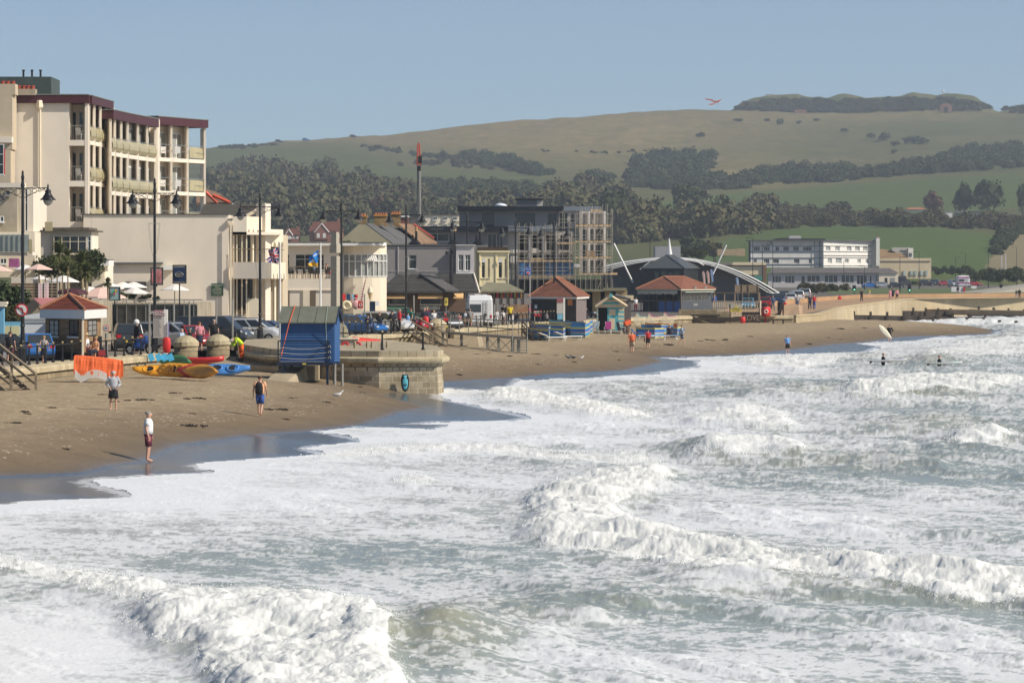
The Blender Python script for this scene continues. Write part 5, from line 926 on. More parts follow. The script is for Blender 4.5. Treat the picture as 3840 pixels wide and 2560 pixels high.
def awning(par,Y,x0,x1,y0,y1,out=.8,m=None):
 M=MB();a,b_,z0,z1=wx(x0,Y),wx(x1,Y),wz(y0,Y),wz(y1,Y);zz=z1+(z0-z1)*.25
 M.hexa([(a,Y-out,zz-.03),(b_,Y-out,zz-.03),(b_,Y,z0-.03),(a,Y,z0-.03),(a,Y-out,zz),(b_,Y-out,zz),(b_,Y,z0),(a,Y,z0)]);M.box(a,b_,Y-out-.02,Y-out,z1,zz-.002);return M.build('awning',m or AWN,par)
for a,b_ in((1450,1528),(1568,1661),(1702,1738)):awning(t,Yk-.05,a,b_,1096,1119)
t=thing('half_timbered_lean_to',(*pp(1430,308),1.9),'dark half timbered lean to beside the snack bar','building');part(t,'wall',mat('beam_white',(.5,.46,.40),.8,.2),308,(1413,1470,1062,1130),dep=4);part(t,'beam',DKW,307.9,(1413,1416,1062,1130),(1424,1427,1062,1130),(1436,1439,1062,1130),(1413,1470,1088,1091),dep=.08)
M=MB();slope(M,[(*pp(1408,307),wz(1050,307)),(*pp(1480,307),wz(1066,307)),(*pp(1480,312),wz(1056,312)),(*pp(1408,312),wz(1040,312))]);M.build('roof',mat('mossy_felt',(.15,.14,.09),.9,.2),t)
t=bld('shelter_bar',1870,320,'low bar with olive roof and red, yellow and green striped front below the yellow building','bar')
M=MB();slope(M,[(*pp(1795,318),wz(1092,318)),(*pp(1965,318),wz(1090,318)),(*pp(1905,323),wz(1062,323)),(*pp(1825,323),wz(1058,323))]);M.build('roof',mat('olive_felt',(.23,.22,.15),.9,.2),t)
BARS=stripemat('bar_stripes',[(0,(.03,.03,.03)),(.16,(.5,.38,.06)),(.3,(.45,.04,.04)),(.46,(.03,.12,.12)),(.62,(.6,.28,.05)),(.72,(.03,.03,.03)),(.84,(.45,.05,.05))],1.25,0)
part(t,'striped_front',BARS,318.3,(1798,1962,1092.5,1118),dep=.1);part(t,'counter_wall',mat('warm_grey',(.27,.25,.24),.85,.1),318.2,(1850,1990,1118.5,1142),dep=.3);part(t,'post',DKW,318.1,*[(x,x+3,1092.5,1142)for x in range(1800,1965,27)],dep=.1)
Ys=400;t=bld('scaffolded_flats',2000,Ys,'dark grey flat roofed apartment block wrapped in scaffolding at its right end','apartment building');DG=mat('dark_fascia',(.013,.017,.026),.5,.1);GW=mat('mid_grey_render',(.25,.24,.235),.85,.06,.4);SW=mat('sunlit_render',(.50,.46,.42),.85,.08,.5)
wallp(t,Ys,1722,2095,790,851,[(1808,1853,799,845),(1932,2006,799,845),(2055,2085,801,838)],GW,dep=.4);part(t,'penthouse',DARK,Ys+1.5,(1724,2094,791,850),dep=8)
for a,b_,c in((1808,1853,2),(1932,2006,2),(2055,2085,1)):win(t,Ys,a,b_,799,845 if c==2 else 838,c,1,DG)
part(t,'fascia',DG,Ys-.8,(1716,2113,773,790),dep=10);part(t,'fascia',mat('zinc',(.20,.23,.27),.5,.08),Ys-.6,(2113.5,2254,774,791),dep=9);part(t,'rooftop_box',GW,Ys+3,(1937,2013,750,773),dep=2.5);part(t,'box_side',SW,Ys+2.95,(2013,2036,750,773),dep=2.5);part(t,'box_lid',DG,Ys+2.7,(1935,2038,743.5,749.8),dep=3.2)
M=MB();M.lathe(P(1878,773,Ys+2),[(.75,0),(.72,.12),(.5,.26),(.2,.34),(.02,.36)],14);M.build('roof_dome',mat('skylight',(.7,.75,.8),.2,.05),t,True)
part(t,'fascia',DG,Ys-3.2,(1570,1905,848,868),dep=3.9);part(t,'fascia',MATS['zinc'],Ys-3.25,(1905.5,2087,849,868),dep=4)
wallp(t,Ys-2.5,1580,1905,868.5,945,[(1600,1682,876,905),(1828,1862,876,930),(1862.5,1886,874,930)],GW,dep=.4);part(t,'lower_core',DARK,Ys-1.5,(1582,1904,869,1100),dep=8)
for a,b_,c,d in((1600,1682,876,905),(1828,1862,876,930),(1862.5,1886,874,930)):win(t,Ys-2.5,a,b_,c,d,2,1,PALEG)
part(t,'lower_wall',mat('rough_block',(.30,.28,.25),.9,.2),Ys-2.6,(1580,1945,945.5,1100),dep=.9)
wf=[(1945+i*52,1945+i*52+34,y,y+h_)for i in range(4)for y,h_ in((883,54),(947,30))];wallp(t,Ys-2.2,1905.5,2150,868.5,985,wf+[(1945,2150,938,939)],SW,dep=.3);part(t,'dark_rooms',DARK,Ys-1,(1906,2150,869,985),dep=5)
part(t,'white_column',WHITE,Ys-2.9,*[(x,x+4,870,1050)for x in(1985,2035,2084,2137)],dep=.12);[part(t,'white_blockwork',mat('new_block',(.70,.66,.58),.85,.1),Ys-2.95,q_,dep=.1)for q_ in((1915,1950,936,948),(1990,2018,931,949),(2037,2065,938,952),(1915,1940,960,985))]
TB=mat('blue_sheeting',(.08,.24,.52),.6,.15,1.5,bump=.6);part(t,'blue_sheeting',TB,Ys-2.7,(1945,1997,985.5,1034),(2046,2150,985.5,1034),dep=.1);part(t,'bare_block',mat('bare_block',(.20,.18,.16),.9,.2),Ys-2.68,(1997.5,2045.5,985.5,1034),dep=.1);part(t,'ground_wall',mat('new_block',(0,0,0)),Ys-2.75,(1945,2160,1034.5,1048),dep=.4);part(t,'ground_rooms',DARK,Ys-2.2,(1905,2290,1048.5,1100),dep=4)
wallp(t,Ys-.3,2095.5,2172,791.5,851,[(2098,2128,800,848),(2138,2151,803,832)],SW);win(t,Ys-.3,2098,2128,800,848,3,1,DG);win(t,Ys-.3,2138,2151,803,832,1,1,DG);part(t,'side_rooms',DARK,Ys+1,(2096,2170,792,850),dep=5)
ty=[(792,851),(853,909),(911,968),(970,1030)]
for i,(a,b_)in enumerate(ty):wallp(t,Ys-1,2172.5,2270,a,b_,[(2182,2200,a+8,b_-6),(2212,2226,a+6,b_-4),(2232,2262,a+7,b_-5)],SW);part(t,'bay_glass',GLASS if i else SW,Ys-.6,(2173,2268,a,b_),dep=.3);part(t,'white_column',WHITE,Ys-1.3,(2208,2212,a,b_),(2266,2271,a,b_),(2182,2185,a,b_),dep=.12)
t=bld('scaffolding',2100,Ys-4,'metal scaffolding with timber board decks around the right end of the grey flats','scaffolding');SCF=mat('scaffold_tube',(.34,.32,.28),.5,.2,3);BRD=mat('scaffold_board',(.74,.52,.30),.85,.2,3)
def bar(M,p,q,r=.028):M.tube(p,q,r,n=4)
rp=random.Random(4)
for i,x in enumerate(list(range(1942,2150,24))+list(range(2158,2296,19))):
 for Yo in(Ys-5,Ys-3.6):
  M=MB();x2=x+(6 if Yo>Ys-4 else 0);y0=(845 if x<2100 else 795 if x<2160 else 775)+rp.uniform(-12,8);bar(M,P(x2,1090,Yo),P(x2,y0,Yo));M.build('standard',SCF,t)
for yb in(909,968,1030):
 for dy,Yo in((0,Ys-5),(-14,Ys-5),(-27,Ys-5)):M=MB();bar(M,P(1938,yb+dy,Yo),P(2297,yb+dy,Yo));M.build('ledger',SCF,t)
for yb in(853,822,834,803):M=MB();bar(M,P(2095 if yb!=803 else 2160,yb,Ys-5),P(2297,yb,Ys-5));M.build('ledger',SCF,t)
for x0_,x1_,y_ in((1945,2150,981),(2160,2292,849),(2158,2292,909),(2158,2292,970),(2170,2315,1030),(2090,2156,916),(1990,2040,975),(2215,2255,793),(1945,2155,1041)):M=MB();pb(M,Ys-4.9,x0_,x1_,y_-7,y_,1.2);M.build('board_deck',BRD,t)
for x0_,y0_,x1_,y1_ in((2125,970,2155,915),(2220,1030,2262,972),(2228,905,2256,855),(1975,970,2000,915),(2240,1085,2262,1032)):M=MB();bar(M,P(x0_,y0_,Ys-4.8),P(x1_,y1_,Ys-4.8),.04);M.build('brace',SCF,t)
t=thing('brick_pallet',P(2212,965,Ys-4.6),'stack of timber and bricks on a scaffold deck','stack');part(t,'load',mat('orange_bricks',(.55,.33,.15),.85,.35,6),Ys-4.7,*[(2196+rp.randint(0,5),2232+rp.randint(-4,4),941+i*4,943.5+i*4)for i in range(6)],dep=.8)
t=thing('round_site_sign',P(2163,996,Ys-5.3),'oval white sign with a dark rim on the scaffolding','sign');M=MB();M.lathe(P(2163,996,Ys-5.3)+Vector((0,0,-.25)),[(.1,0),(.35,.12),(.38,.3),(.2,.42)],12,sy=.1);M.build('board',PALEG,t)
t=thing('platform_lift',(*pp(1572,440),2),'tall grey mast with an orange lattice jib folded at its top','crane');M=MB();bar(M,(*pp(1567,440),2),P(1567,628,440),.12);bar(M,(*pp(1575,440),2),P(1575,628,440),.12);bar(M,(*pp(1571,440.2),2),P(1571,632,440),.2);M.build('mast',mat('mast_grey',(.22,.22,.21),.6,.1),t)
OR=mat('crane_orange',(.55,.07,.03),.5,.1);M=MB();pb(M,439.8,1564,1578,622,640,.5);pb(M,439.6,1568,1582,585,612,.7);M.build('cab',DARK,t);M=MB();bar(M,P(1564,620,439.7),P(1566,545,439.7),.08);bar(M,P(1576,620,439.7),P(1573,540,439.7),.08)
for i in range(8):bar(M,P(1564.2,618-i*9,439.7),P(1575,610-i*9,439.7),.04)
bar(M,P(1566,545,439.7),P(1570,536,439.7),.08);bar(M,P(1563,614,439.7),P(1579,614,439.7),.1);M.build('jib',OR,t)
t=bld('white_flats',1650,520,'cream block of flats with small windows behind the grey roofs','apartment building');part(t,'wall',PCREAM,520,(1576,1722,808,850),dep=8);part(t,'roof',SLATE,519.8,(1574,1723,804.5,807.8),dep=8.5)
for x in(1623,1660,1697):win(t,519.8,x,x+17,814,826,2,1,WHITE,back=.1);win(t,519.8,x,x+17,841,849,2,1,WHITE,back=.1)
t=bld('brown_annexe',1530,500,'dark clad annexe with a white roof edge between the chimneys and the mast','building');part(t,'wall',SLATE,500,(1530,1565,812,860),dep=5);part(t,'wing',mat('brown_clad',(.20,.07,.05),.8,.1),498,(1503,1530,815,850),dep=4);part(t,'edge',WHITE,497.8,(1503,1531,808,814.5),dep=4.3)
mat('house_brick',(.28,.12,.08),.85,.2)
RR=tilemat('rust_tiles',(.20,.075,.045),(.16,.06,.04),.4,.5)
def house(name,px,py,wpx,hpx,label,rm,wm,Y=None,gable=True):
 g=onhill(px,py)if Y is None else Vector((wx(px,Y),Y,land_z(Y)));Yh_=g.y-6;s_=F/Yh_;w_,h_=wpx/s_,hpx/s_;t=lthing(name,(g.x,Yh_,wz(py,Yh_)),label,'house')
 hw=h_*.5;M=MB();M.box(-w_/2,w_/2,0,7,-6,hw);M.build('wall',wm,t);M=MB();M.hexa([(-w_/2-.4,-.5,hw),(w_/2+.4,-.5,hw),(w_/2+.4,7.5,hw),(-w_/2-.4,7.5,hw),(-w_/2+1.4,3.3,h_),(w_/2-1.4,3.3,h_),(w_/2-1.4,3.7,h_),(-w_/2+1.4,3.7,h_)]);M.build('roof',rm,t)
 if gable:
  M=MB();gx=-w_*.12;q=[(gx-w_*.2,-.8,hw*.2),(gx+w_*.2,-.8,hw*.2),(gx+w_*.2,-.8,hw*.95),(gx,-.8,h_*.88),(gx-w_*.2,-.8,hw*.95)];M.add(q+[(a,3,c)for a,b_,c in q],[tuple(range(5)),tuple(range(9,4,-1))]+[(i,i+5,(i+1)%5+5,(i+1)%5)for i in range(5)]);M.build('gable',wm,t)
  M=MB();M.path([Vector(q[4])+Vector((-.3,-.1,-.2)),Vector(q[3])+Vector((0,-.1,.1)),Vector(q[2])+Vector((.3,-.1,-.2))],.16,4);M.build('bargeboard',WHITE,t)
  for dx in(-.1,.08):M=MB();M.box(gx+w_*dx-.5,gx+w_*dx+.5,-.86,-.8,hw*.35,hw*.8);M.build('window',WHITE,t)
 for dx in(.2,.36):M=MB();M.box(w_*dx-.6,w_*dx+.6,-.06,0,hw*.4,hw*.8);M.build('window',WHITE,t)
 M=MB();M.box(w_*.33,w_*.33+.9,3,4,h_*.8,h_*1.15);M.build('chimney',mat('house_brick',(.28,.12,.08),.85,.2),t);return t
house('gabled_villa',1225,905,125,75,'rust roofed brick villa with white gables among the trees left of the memorial',RR,MATS['house_brick'])
house('small_villa',1095,905,60,50,'small brick house half hidden by trees behind the cream cafe',RR,MATS['house_brick']);house('cottage_terrace',2700,802,130,24,'pale terrace with steep white gables at the foot of the olive trees',SLATE,PALEG,gable=False)
for i,(x,lb)in enumerate(((2693,'left'),(2716,'second'),(2733,'third'),(2757,'right'))):
 g=onhill(x,802);Yq=g.y-7;t=lthing('white_dormer_gable',(g.x,Yq,wz(802,Yq)),lb+' white gable of the pale terrace below the olive trees','gable','white gables of the terrace');M=MB();q=[(-1.1,0,0),(1.1,0,0),(1.1,0,.7),(0,0,2.1),(-1.1,0,.7)];M.add(q+[(a,2,c)for a,b_,c in q],[tuple(range(5)),tuple(range(9,4,-1))]+[(i_,i_+5,(i_+1)%5+5,(i_+1)%5)for i_ in range(5)]);M.build('gable',WHITE,t)
house('orange_roof_bungalow',3430,792,70,14,'low bungalow with orange roof behind the hedge, left of the pines',mat('orange_roof',(.42,.16,.07),.85,.1),PALEG,gable=False)
for px_,w_,m_,lb in((3547,36,WHITE,'white static caravan left of the green one'),(3600,50,mat('green_van',(.03,.09,.08),.6,.1),'dark green static caravan under the pines'),(3655,44,PALEG,'pale static caravan right of the green one')):
 g=onhill(px_,815);t=lthing('static_caravan',(g.x,g.y-6,wz(815,g.y-6)),lb,'caravan','static caravans under the pines');w2=w_*g.y/F;M=MB();M.box(-w2/2,w2/2,0,3,-2,2.1);M.build('body',m_,t);M=MB();M.hexa([(-w2/2-.1,-.1,2.1),(w2/2+.1,-.1,2.1),(w2/2+.1,3.1,2.1),(-w2/2-.1,3.1,2.1),(-w2/2,1.4,2.7),(w2/2,1.4,2.7),(w2/2,1.6,2.7),(-w2/2,1.6,2.7)]);M.build('roof',SLATE,t)
t=thing('tiled_hotel_roof',(*pp(800,300),2),'orange hipped roof peeping over the shingle roof of the blank wing','house');roofq(t,'roof',mat('lichen_tile',(.20,.13,.09),.85,.2),P(735,770,296),P(870,765,296),P(830,735,302),P(740,700,302));M=MB();bar(M,P(772,720,296),P(815,760,296),.14);bar(M,P(800,732,296),P(862,760,296),.14);M.build('ridge_tiles',OR,t);part(t,'wall',PALEG,298,(740,862,760,900),dep=6)
PAN=tilemat('pantile',(.36,.155,.10),(.29,.12,.075),.22,.26);BRN=mat('brown_kiosk',(.05,.038,.036),.7,.12)
pl=[pp(1992,352),pp(2160,347),pp(2198,356),pp(2030,361)]
t,f1_,f2_=kiosk('tiled_roof_kiosk','dark walled kiosk under a red pantile hip roof, left of the striped hut',pl,1.9,wz(1113,349),wz(1041,352),(pp(2082,353),pp(2100,354)),.45,PAN,BRN,fasc=.2)
M=MB();M.fbox(f1_,f1_.u(2000),f1_.u(2085),-.01,.03,2.0,3.9);M.build('hatch',mat('dark_hatch',(.018,.014,.014),.6,.1),t);M=MB();M.fbox(f1_,f1_.u(2130),f1_.u(2147),.01,.05,wz(1145,348),wz(1123,348));M.build('orange_notice',mat('orange_notice',(.60,.22,.04),.6,.2,5),t);M=MB();M.fbox(f1_,f1_.u(2006),f1_.u(2016),.035,.06,wz(1158,348),wz(1144,348));M.build('notice',WHITE,t);M=MB();M.fbox(f2_,.02,f2_.L,.004,.03,1.9,wz(1119,352));M.build('side_cladding',mat('mauve_boards',(.20,.165,.16),.8,.1),t)
t=bld('flat_roof_sheds',2270,372,'row of low timber sheds with flat felt roofs between the two tiled kiosks','shed');part(t,'wall',mat('shed_timber',(.36,.28,.17),.85,.35,3),373,(2175,2200,1094,1170),(2222,2252,1094,1170),(2268,2290,1092,1170),(2310,2352,1090,1165),dep=3);part(t,'dark_opening',DARK,374,(2176,2352,1094,1168),dep=1);part(t,'roof',mat('olive_felt',(0,0,0)),371,(2168,2262,1085,1093),(2262,2350,1080,1090),dep=4)
Yt=322;t=bld('striped_beach_hut',2292,Yt,'turquoise and cream striped beach hut with gable to the sea and open door','beach hut',zb=1.35);TQ=mat('turquoise_paint',(.10,.42,.47),.6,.12,3);CRP=mat('cream_boards',(.68,.56,.38),.7,.1)
TS=stripemat('turquoise_cream',[(0,(.10,.42,.47)),(.5,(.68,.56,.38))],.42);x0_,x1_=2240,2342
part(t,'front',TS,Yt,(2318,2340,1153,1225),dep=.08);part(t,'front',TS,Yt,(2240,2243,1153,1243),dep=.08);part(t,'inside',DARK,Yt+.9,(2244,2340,1153,1240),dep=1.6);part(t,'side_wall',CRP,Yt+.1,(2338.5,2341,1150,1240),(2240,2242.5,1150,1240),dep=2.6);part(t,'door',TQ,Yt-.05,(2278,2317,1154,1240),dep=.08);part(t,'door_panel',CRP,Yt-.08,(2284,2308,1160,1182),(2284,2306,1194,1236),dep=.028)
z0_,zap,zea=wz(1152,Yt),wz(1112,Yt),wz(1150,Yt);M=MB();xm=wx(2291,Yt);xa,xb=wx(2243,Yt),wx(2340,Yt);q=[(xa,Yt,zea-.02),(xb,Yt,zea-.02),(xm,Yt,zap+.05)];M.add(q+[(a,Yt+.08,c)for a,b_,c in q],[(0,1,2),(5,4,3),(0,3,4,1),(1,4,5,2),(2,5,3,0)]);M.build('gable',TS,t)
part(t,'lintel',CRP,Yt-.1,(2240,2342,1147,1153),dep=.09)
M=MB();M.hexa([(xm,Yt-.4,zap+.1),(wx(2350,Yt),Yt-.4,wz(1141,Yt)),(wx(2350,Yt),Yt+3,wz(1141,Yt)),(xm,Yt+3,zap+.1),(xm,Yt-.4,zap+.22),(wx(2350,Yt),Yt-.4,wz(1138,Yt)),(wx(2350,Yt),Yt+3,wz(1138,Yt)),(xm,Yt+3,zap+.22)]);M.hexa([(wx(2233,Yt),Yt-.4,wz(1146,Yt)),(xm-.002,Yt-.4,zap+.1),(xm-.002,Yt+3,zap+.1),(wx(2233,Yt),Yt+3,wz(1146,Yt)),(wx(2233,Yt),Yt-.4,wz(1143,Yt)),(xm-.002,Yt-.4,zap+.22),(xm-.002,Yt+3,zap+.22),(wx(2233,Yt),Yt+3,wz(1143,Yt))]);M.build('roof',mat('pink_felt',(.38,.24,.18),.85,.15),t)
M=MB();M.path([(wx(2232,Yt),Yt-.45,wz(1150,Yt)),(xm,Yt-.45,zap+.08),(wx(2351,Yt),Yt-.45,wz(1148,Yt))],.11,4);M.build('bargeboard',CRP,t);M=MB();M.box(xm-.13,xm+.13,Yt-.6,Yt-.56,zap-.05,zap+.28);M.build('finial',TQ,t)
t=bld('grey_boarded_hut',2360,328,'plain grey boarded hut tucked behind the striped one','beach hut',zb=1.4);part(t,'wall',mat('grey_boards',(.14,.12,.12),.8,.2,3),327,(2340,2366,1128,1225),dep=3.4);roofq(t,'roof',SLATE,P(2305,1112,327.5),P(2366,1128,326.8),P(2366,1124,331),P(2312,1107,331));part(t,'scalloped_board',CRP,332,(2342,2376,1107,1126),dep=.1)
pl=[pp(2402,434),pp(2553,426),pp(2668,438),pp(2520,446)]
PAN2=tilemat('pantile_cafe',(.36,.15,.095),(.30,.12,.075),.24,.3);t=thing('tiled_beach_cafe',(*pl[1],2.0),'beach cafe with a broad red pantile roof, open terrace and slate blue front','cafe');ze=wz(1084,428);zr=wz(1037,436)
hip(t,pl,ze,zr,(pp(2490,436),pp(2565,438)),.7,PAN2,.14,PCREAM);f1_=Frame(pl[0],pl[1]);f2_=Frame(pl[1],pl[2]);SB=mat('slate_blue',(.075,.085,.10),.7,.08)
M=MB();M.prism([pl[1],pl[2],((pl[2][0]+pl[3][0])/2,(pl[2][1]+pl[3][1])/2),((pl[1][0]+pl[0][0])/2+1.6,(pl[1][1]+pl[0][1])/2+2)],1.9,ze-.15);M.build('kitchen_wall',SB,t);M=MB();M.prism([(pl[0][0]+.4,pl[0][1]+2.5),(pl[1][0]-.3,pl[1][1]+2.5),(pl[1][0]-.3,pl[1][1]+3),(pl[0][0]+.4,pl[0][1]+3)],1.9,ze-.2);M.build('back_wall',DARK,t)
for i in range(6):u=f1_.L*i/5;q=f1_.pt(u,-.08,0);M=MB();M.box(q[0]-.06,q[0]+.06,q[1]-.06,q[1]+.06,1.9,ze-.15);M.build('post',WOODG,t)
fb(f1_,t,'blue_panel',mat('blue_panel',(.08,.16,.42),.6,.15),(f1_.L*.42,f1_.L-.1,-.2,-.15,1.9,wz(1130,430)));fb(f1_,t,'handrail',WOODG,(0,f1_.L,-.14,-.04,wz(1128,430),wz(1126,430)));M=MB()
for i in range(9):a=f1_.pt(f1_.L*i/9,.5,ze-.2);b_=f1_.pt(f1_.L*(i+1)/9,.5,ze-.2);dz=(.08*math.sin(i*2.1));M.hexa([(a[0],a[1],a[2]-.45+dz),(b_[0],b_[1],a[2]-.4-dz),(b_[0],b_[1]+.03,a[2]-.4-dz),(a[0],a[1]+.03,a[2]-.45+dz),(a[0],a[1]+.3,a[2]),(b_[0],b_[1]+.3,a[2]),(b_[0],b_[1]+.33,a[2]),(a[0],a[1]+.33,a[2])])
M.build('striped_canopy',mat('canopy_cream',(.72,.62,.48),.8,.15,4),t)
for i in range(7):u=f2_.u(2560)+i*(f2_.u(2655)-f2_.u(2560))/7;fwin(t,f2_,u+.03,u+(f2_.u(2655)-f2_.u(2560))/7-.03,wz(1128,432),wz(1101,432),1,1,mat('grey_frame',(.22,.22,.22),.6,.05))
fb(f2_,t,'canopy_edge',mat('pale_green',(.42,.47,.40),.6,.1),(f2_.u(2556),f2_.u(2665),.02,.5,ze-.42,ze-.3));textobj('SEAVIEW',.42,f2_.pt(f2_.u(2607),.06,wz(1143,432)),PALEG,t,rz=math.atan2(f2_.d.y,f2_.d.x))
for u in(2598,2637):q=f2_.pt(f2_.u(u),.3,ze+.15);M=MB();M.cbox(q,(.35,.3,.3),rz=.3);M.build('floodlight',STEEL,t)
Yl=520;t=bld('leisure_hall',2560,Yl,'grey leisure hall under a sweeping white arched roof with slanted masts','leisure centre');CLG=mat('grey_cladding',(.15,.155,.16),.7,.08)
def archy(x):return 968+.00082*(x-2520)**2*(1 if x>2520 else.62)
M=MB();q=[];xs_=list(range(2262,2925,26));top=[(wx(x,Yl),wz(min(archy(x)+6,1092),Yl))for x in xs_]
M.v=[];n_=len(top);M.add([(x,Yl,z)for x,z in top]+[(x,Yl,1.9)for x,z in top]+[(x,Yl+12,z)for x,z in top]+[(x,Yl+12,1.9)for x,z in top],[f_ for i in range(n_-1)for f_ in((i,n_+i,n_+i+1,i+1),(2*n_+i,2*n_+i+1,3*n_+i+1,3*n_+i),(i,i+1,2*n_+i+1,2*n_+i))]);M.build('wall',CLG,t)
for off,rr_,Yo in((0,.13,-3),(12,.09,-3.6),(22,.07,-4.2)):
 M=MB();M.path([P(x,min(archy(x)+off*(abs(x-2520)/400+.1),1100),Yl+Yo)for x in range(2262,2935,22)],rr_,6);M.build('roof_beam',WHITE,t)
M=MB();a=[P(x,archy(x),Yl-2.9)for x in range(2262,2935,22)];
for p,q_ in zip(a,a[1:]):M.hexa([p,q_,q_+Vector((0,14,0)),p+Vector((0,14,0)),p+Vector((0,0,.2)),q_+Vector((0,0,.2)),q_+Vector((0,14,.2)),p+Vector((0,14,.2))])
M.build('roof',mat('membrane_roof',(.30,.30,.31),.6,.05),t)
for(x0_,y0_),(x1_,y1_)in(((2302,913),(2374,1060)),((2724,918),(2671,1032)),((2400,1010),(2440,978)),((2640,995),(2600,972))):M=MB();bar(M,P(x0_,y0_,Yl-5),P(x1_,y1_,Yl-5),.13 if y0_<950 else.08);M.build('mast',WHITE,t)
part(t,'roof_lantern',mat('membrane_roof',(0,0,0)),Yl+2,(2457,2552,924,975),dep=6);M=MB();M.tube(P(2512,958,Yl-1),P(2509,893,Yl-1),.38,.06,8);M.build('spire',WHITE,t)
pv=[pp(2410,512),pp(2565,508),pp(2618,516),pp(2460,522)];t2=thing('entrance_pavilion',(*pv[1],1.9),'dark glass entrance pavilion with grey metal hip roof before the leisure hall','pavilion');M=MB();M.prism(pv,1.9,wz(1007,510));M.build('wall',mat('dark_clad',(.025,.028,.03),.5,.1),t2);hip(t2,pv,wz(1006,510),wz(957,514),(pp(2500,514),pp(2527,515)),.3,mat('metal_roof',(.08,.09,.095),.45,.1),.15,mat('dark_clad',(0,0,0)))
f1_=Frame(pv[0],pv[1]);
for i in range(4):u=f1_.L*(.28+.16*i);fwin(t2,f1_,u,u+f1_.L*.14,wz(1050,510),wz(1018,510),1,2,mat('dark_clad',(0,0,0)))
t=bld('cream_depot',2780,700,'long low cream block with brown pier at its right end behind the white roof beams','building');part(t,'wall',mat('cream_depot_wall',(.72,.62,.42),.8,.08,.3),700,(2690,2866,998,1030),dep=8);part(t,'parapet',mat('cream_depot_wall',(0,0,0)),699.5,(2685,2872,983,994),dep=8.5);part(t,'band',MAROON,699.8,(2685,2872,994.2,997.8),dep=.2);part(t,'brown_pier',mat('brown_pier',(.20,.11,.07),.85,.1),699.6,(2862,2874,994.5,1055),(2690,2861,1030.5,1055),dep=.39);part(t,'green_panel',mat('green_panel',(.07,.25,.20),.6,.1),699.4,(2795,2820,1033,1052),(2828,2860,1033,1052),dep=.18)
part(t,'yard_wall',mat('buff_wall',(.42,.32,.2),.85,.1),698,(2764,2794,932,960),(2690,2764,934,958),dep=.5)
Yw=900;t=bld('white_seafront_hotel',3050,Yw,'three storey white art deco hotel with peeling paint and dark bands','hotel');OW=mat('peeling_white',(.78,.76,.70),.8,.12,.35);OW2=mat('bright_white',(.84,.81,.74),.8,.05,.3);NB=mat('navy_band',(.10,.11,.14),.7,.1)
h1=[(x,x+w_,925,941)for x,w_ in((2826,23),(2864,22),(2908,14),(2937,22),(2974,22),(3011,33))];h2=[(x,x+w_,970,988)for x,w_ in((2826,12),(2864,21),(2899,22),(2977,21),(3033,12))]
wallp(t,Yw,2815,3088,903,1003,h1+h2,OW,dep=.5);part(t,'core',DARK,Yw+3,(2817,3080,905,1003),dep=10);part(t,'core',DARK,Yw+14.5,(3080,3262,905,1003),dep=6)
h3=[(x,x+17,925,941)for x in(3097,3132,3176,3207,3236)];h4=[(3104,3120,970,988),(3134,3156,968,988),(3168,3182,971,987),(3215,3228,971,987),(3246,3260,971,987)]
f3=Frame(pp(3088.5,Yw-1),pp(3268,Yw+13));M=MB();hh_=[(f3.u(a),f3.u(b_),wz(d,Yw+6),wz(c,Yw+6))for a,b_,c,d in h3+h4]
for u0,u1,z0,z1 in rects(0,f3.L,wz(1003,Yw+6),wz(903,Yw),hh_):M.fbox(f3,u0,u1,-.5,0,z0,z1)
M.build('wall',OW2,t)
for q in hh_:fwin(t,f3,*q,2,1,WHITE,CURTSKY,t=.12,v=-.25)
for a,b_,c,d in h1+h2:win(t,Yw,a,b_,c,d,3 if b_-a>18 else 2,1,PALEG,back=.3,t=.12,sill=False)
part(t,'roof',SLATE,Yw-1.5,(2811,3094,899.5,902.6),dep=15);M=MB();M.prism([pp(3094.2,Yw-1.5),pp(3278,Yw+12),pp(3290,Yw+22),pp(3100,Yw+22)],wz(902.6,Yw),wz(899.5,Yw));M.build('roof',SLATE,t);part(t,'band',NB,Yw-.2,*[(2815,3088,y,y+1.6)for y in(922,943,966,990)],dep=.19);fb(f3,t,'band',NB,*[(0,f3.L,.01,.14,wz(y,Yw+6)-.1,wz(y,Yw+6))for y in(922,943,966,996)]);fb(f3,t,'band',MAROON,(0,f3.L,.01,.16,wz(958,Yw+6)-.1,wz(958,Yw+6)));part(t,'end_wing',OW2,Yw+13.5,(3262,3290,903,1003),dep=6);part(t,'tower',OW2,Yw+11,(3286,3299,893,997),dep=8);part(t,'tower_cap',mat('pinkish',(.5,.3,.28),.8,.2),Yw+11.1,(3288,3297,888,892.8),dep=3);part(t,'plant_box',PALEG,Yw+4,(2960,3004,884,895),dep=3);part(t,'raised_roof',DG,Yw+2,(2908,3095,894.5,899.2),dep=8);textobj('G',1.1,P(2893,912,Yw-.12),DARK,t)
part(t,'pipe',NB,Yw-.4,(3073,3075,903,1003),(3054,3056,903,1003),dep=.1)
t=bld('glazed_lounge',3130,Yw-12,'single storey grey roofed lounge with big white framed windows before the white hotel','building');Yq=Yw-12
M=MB();M.hexa([(*pp(2886,Yq-1),wz(1023,Yq)),(*pp(3370,Yq-1),wz(1023,Yq)),(*pp(3355,Yq+8),wz(1018,Yq)),(*pp(2886,Yq+8),wz(1018,Yq)),(*pp(2895,Yq+2),wz(1005,Yq)),(*pp(3335,Yq+2),wz(1005,Yq)),(*pp(3335,Yq+5),wz(1005,Yq)),(*pp(2895,Yq+5),wz(1005,Yq))]);M.build('roof',mat('brown_slate',(.13,.115,.115),.8,.1),t)
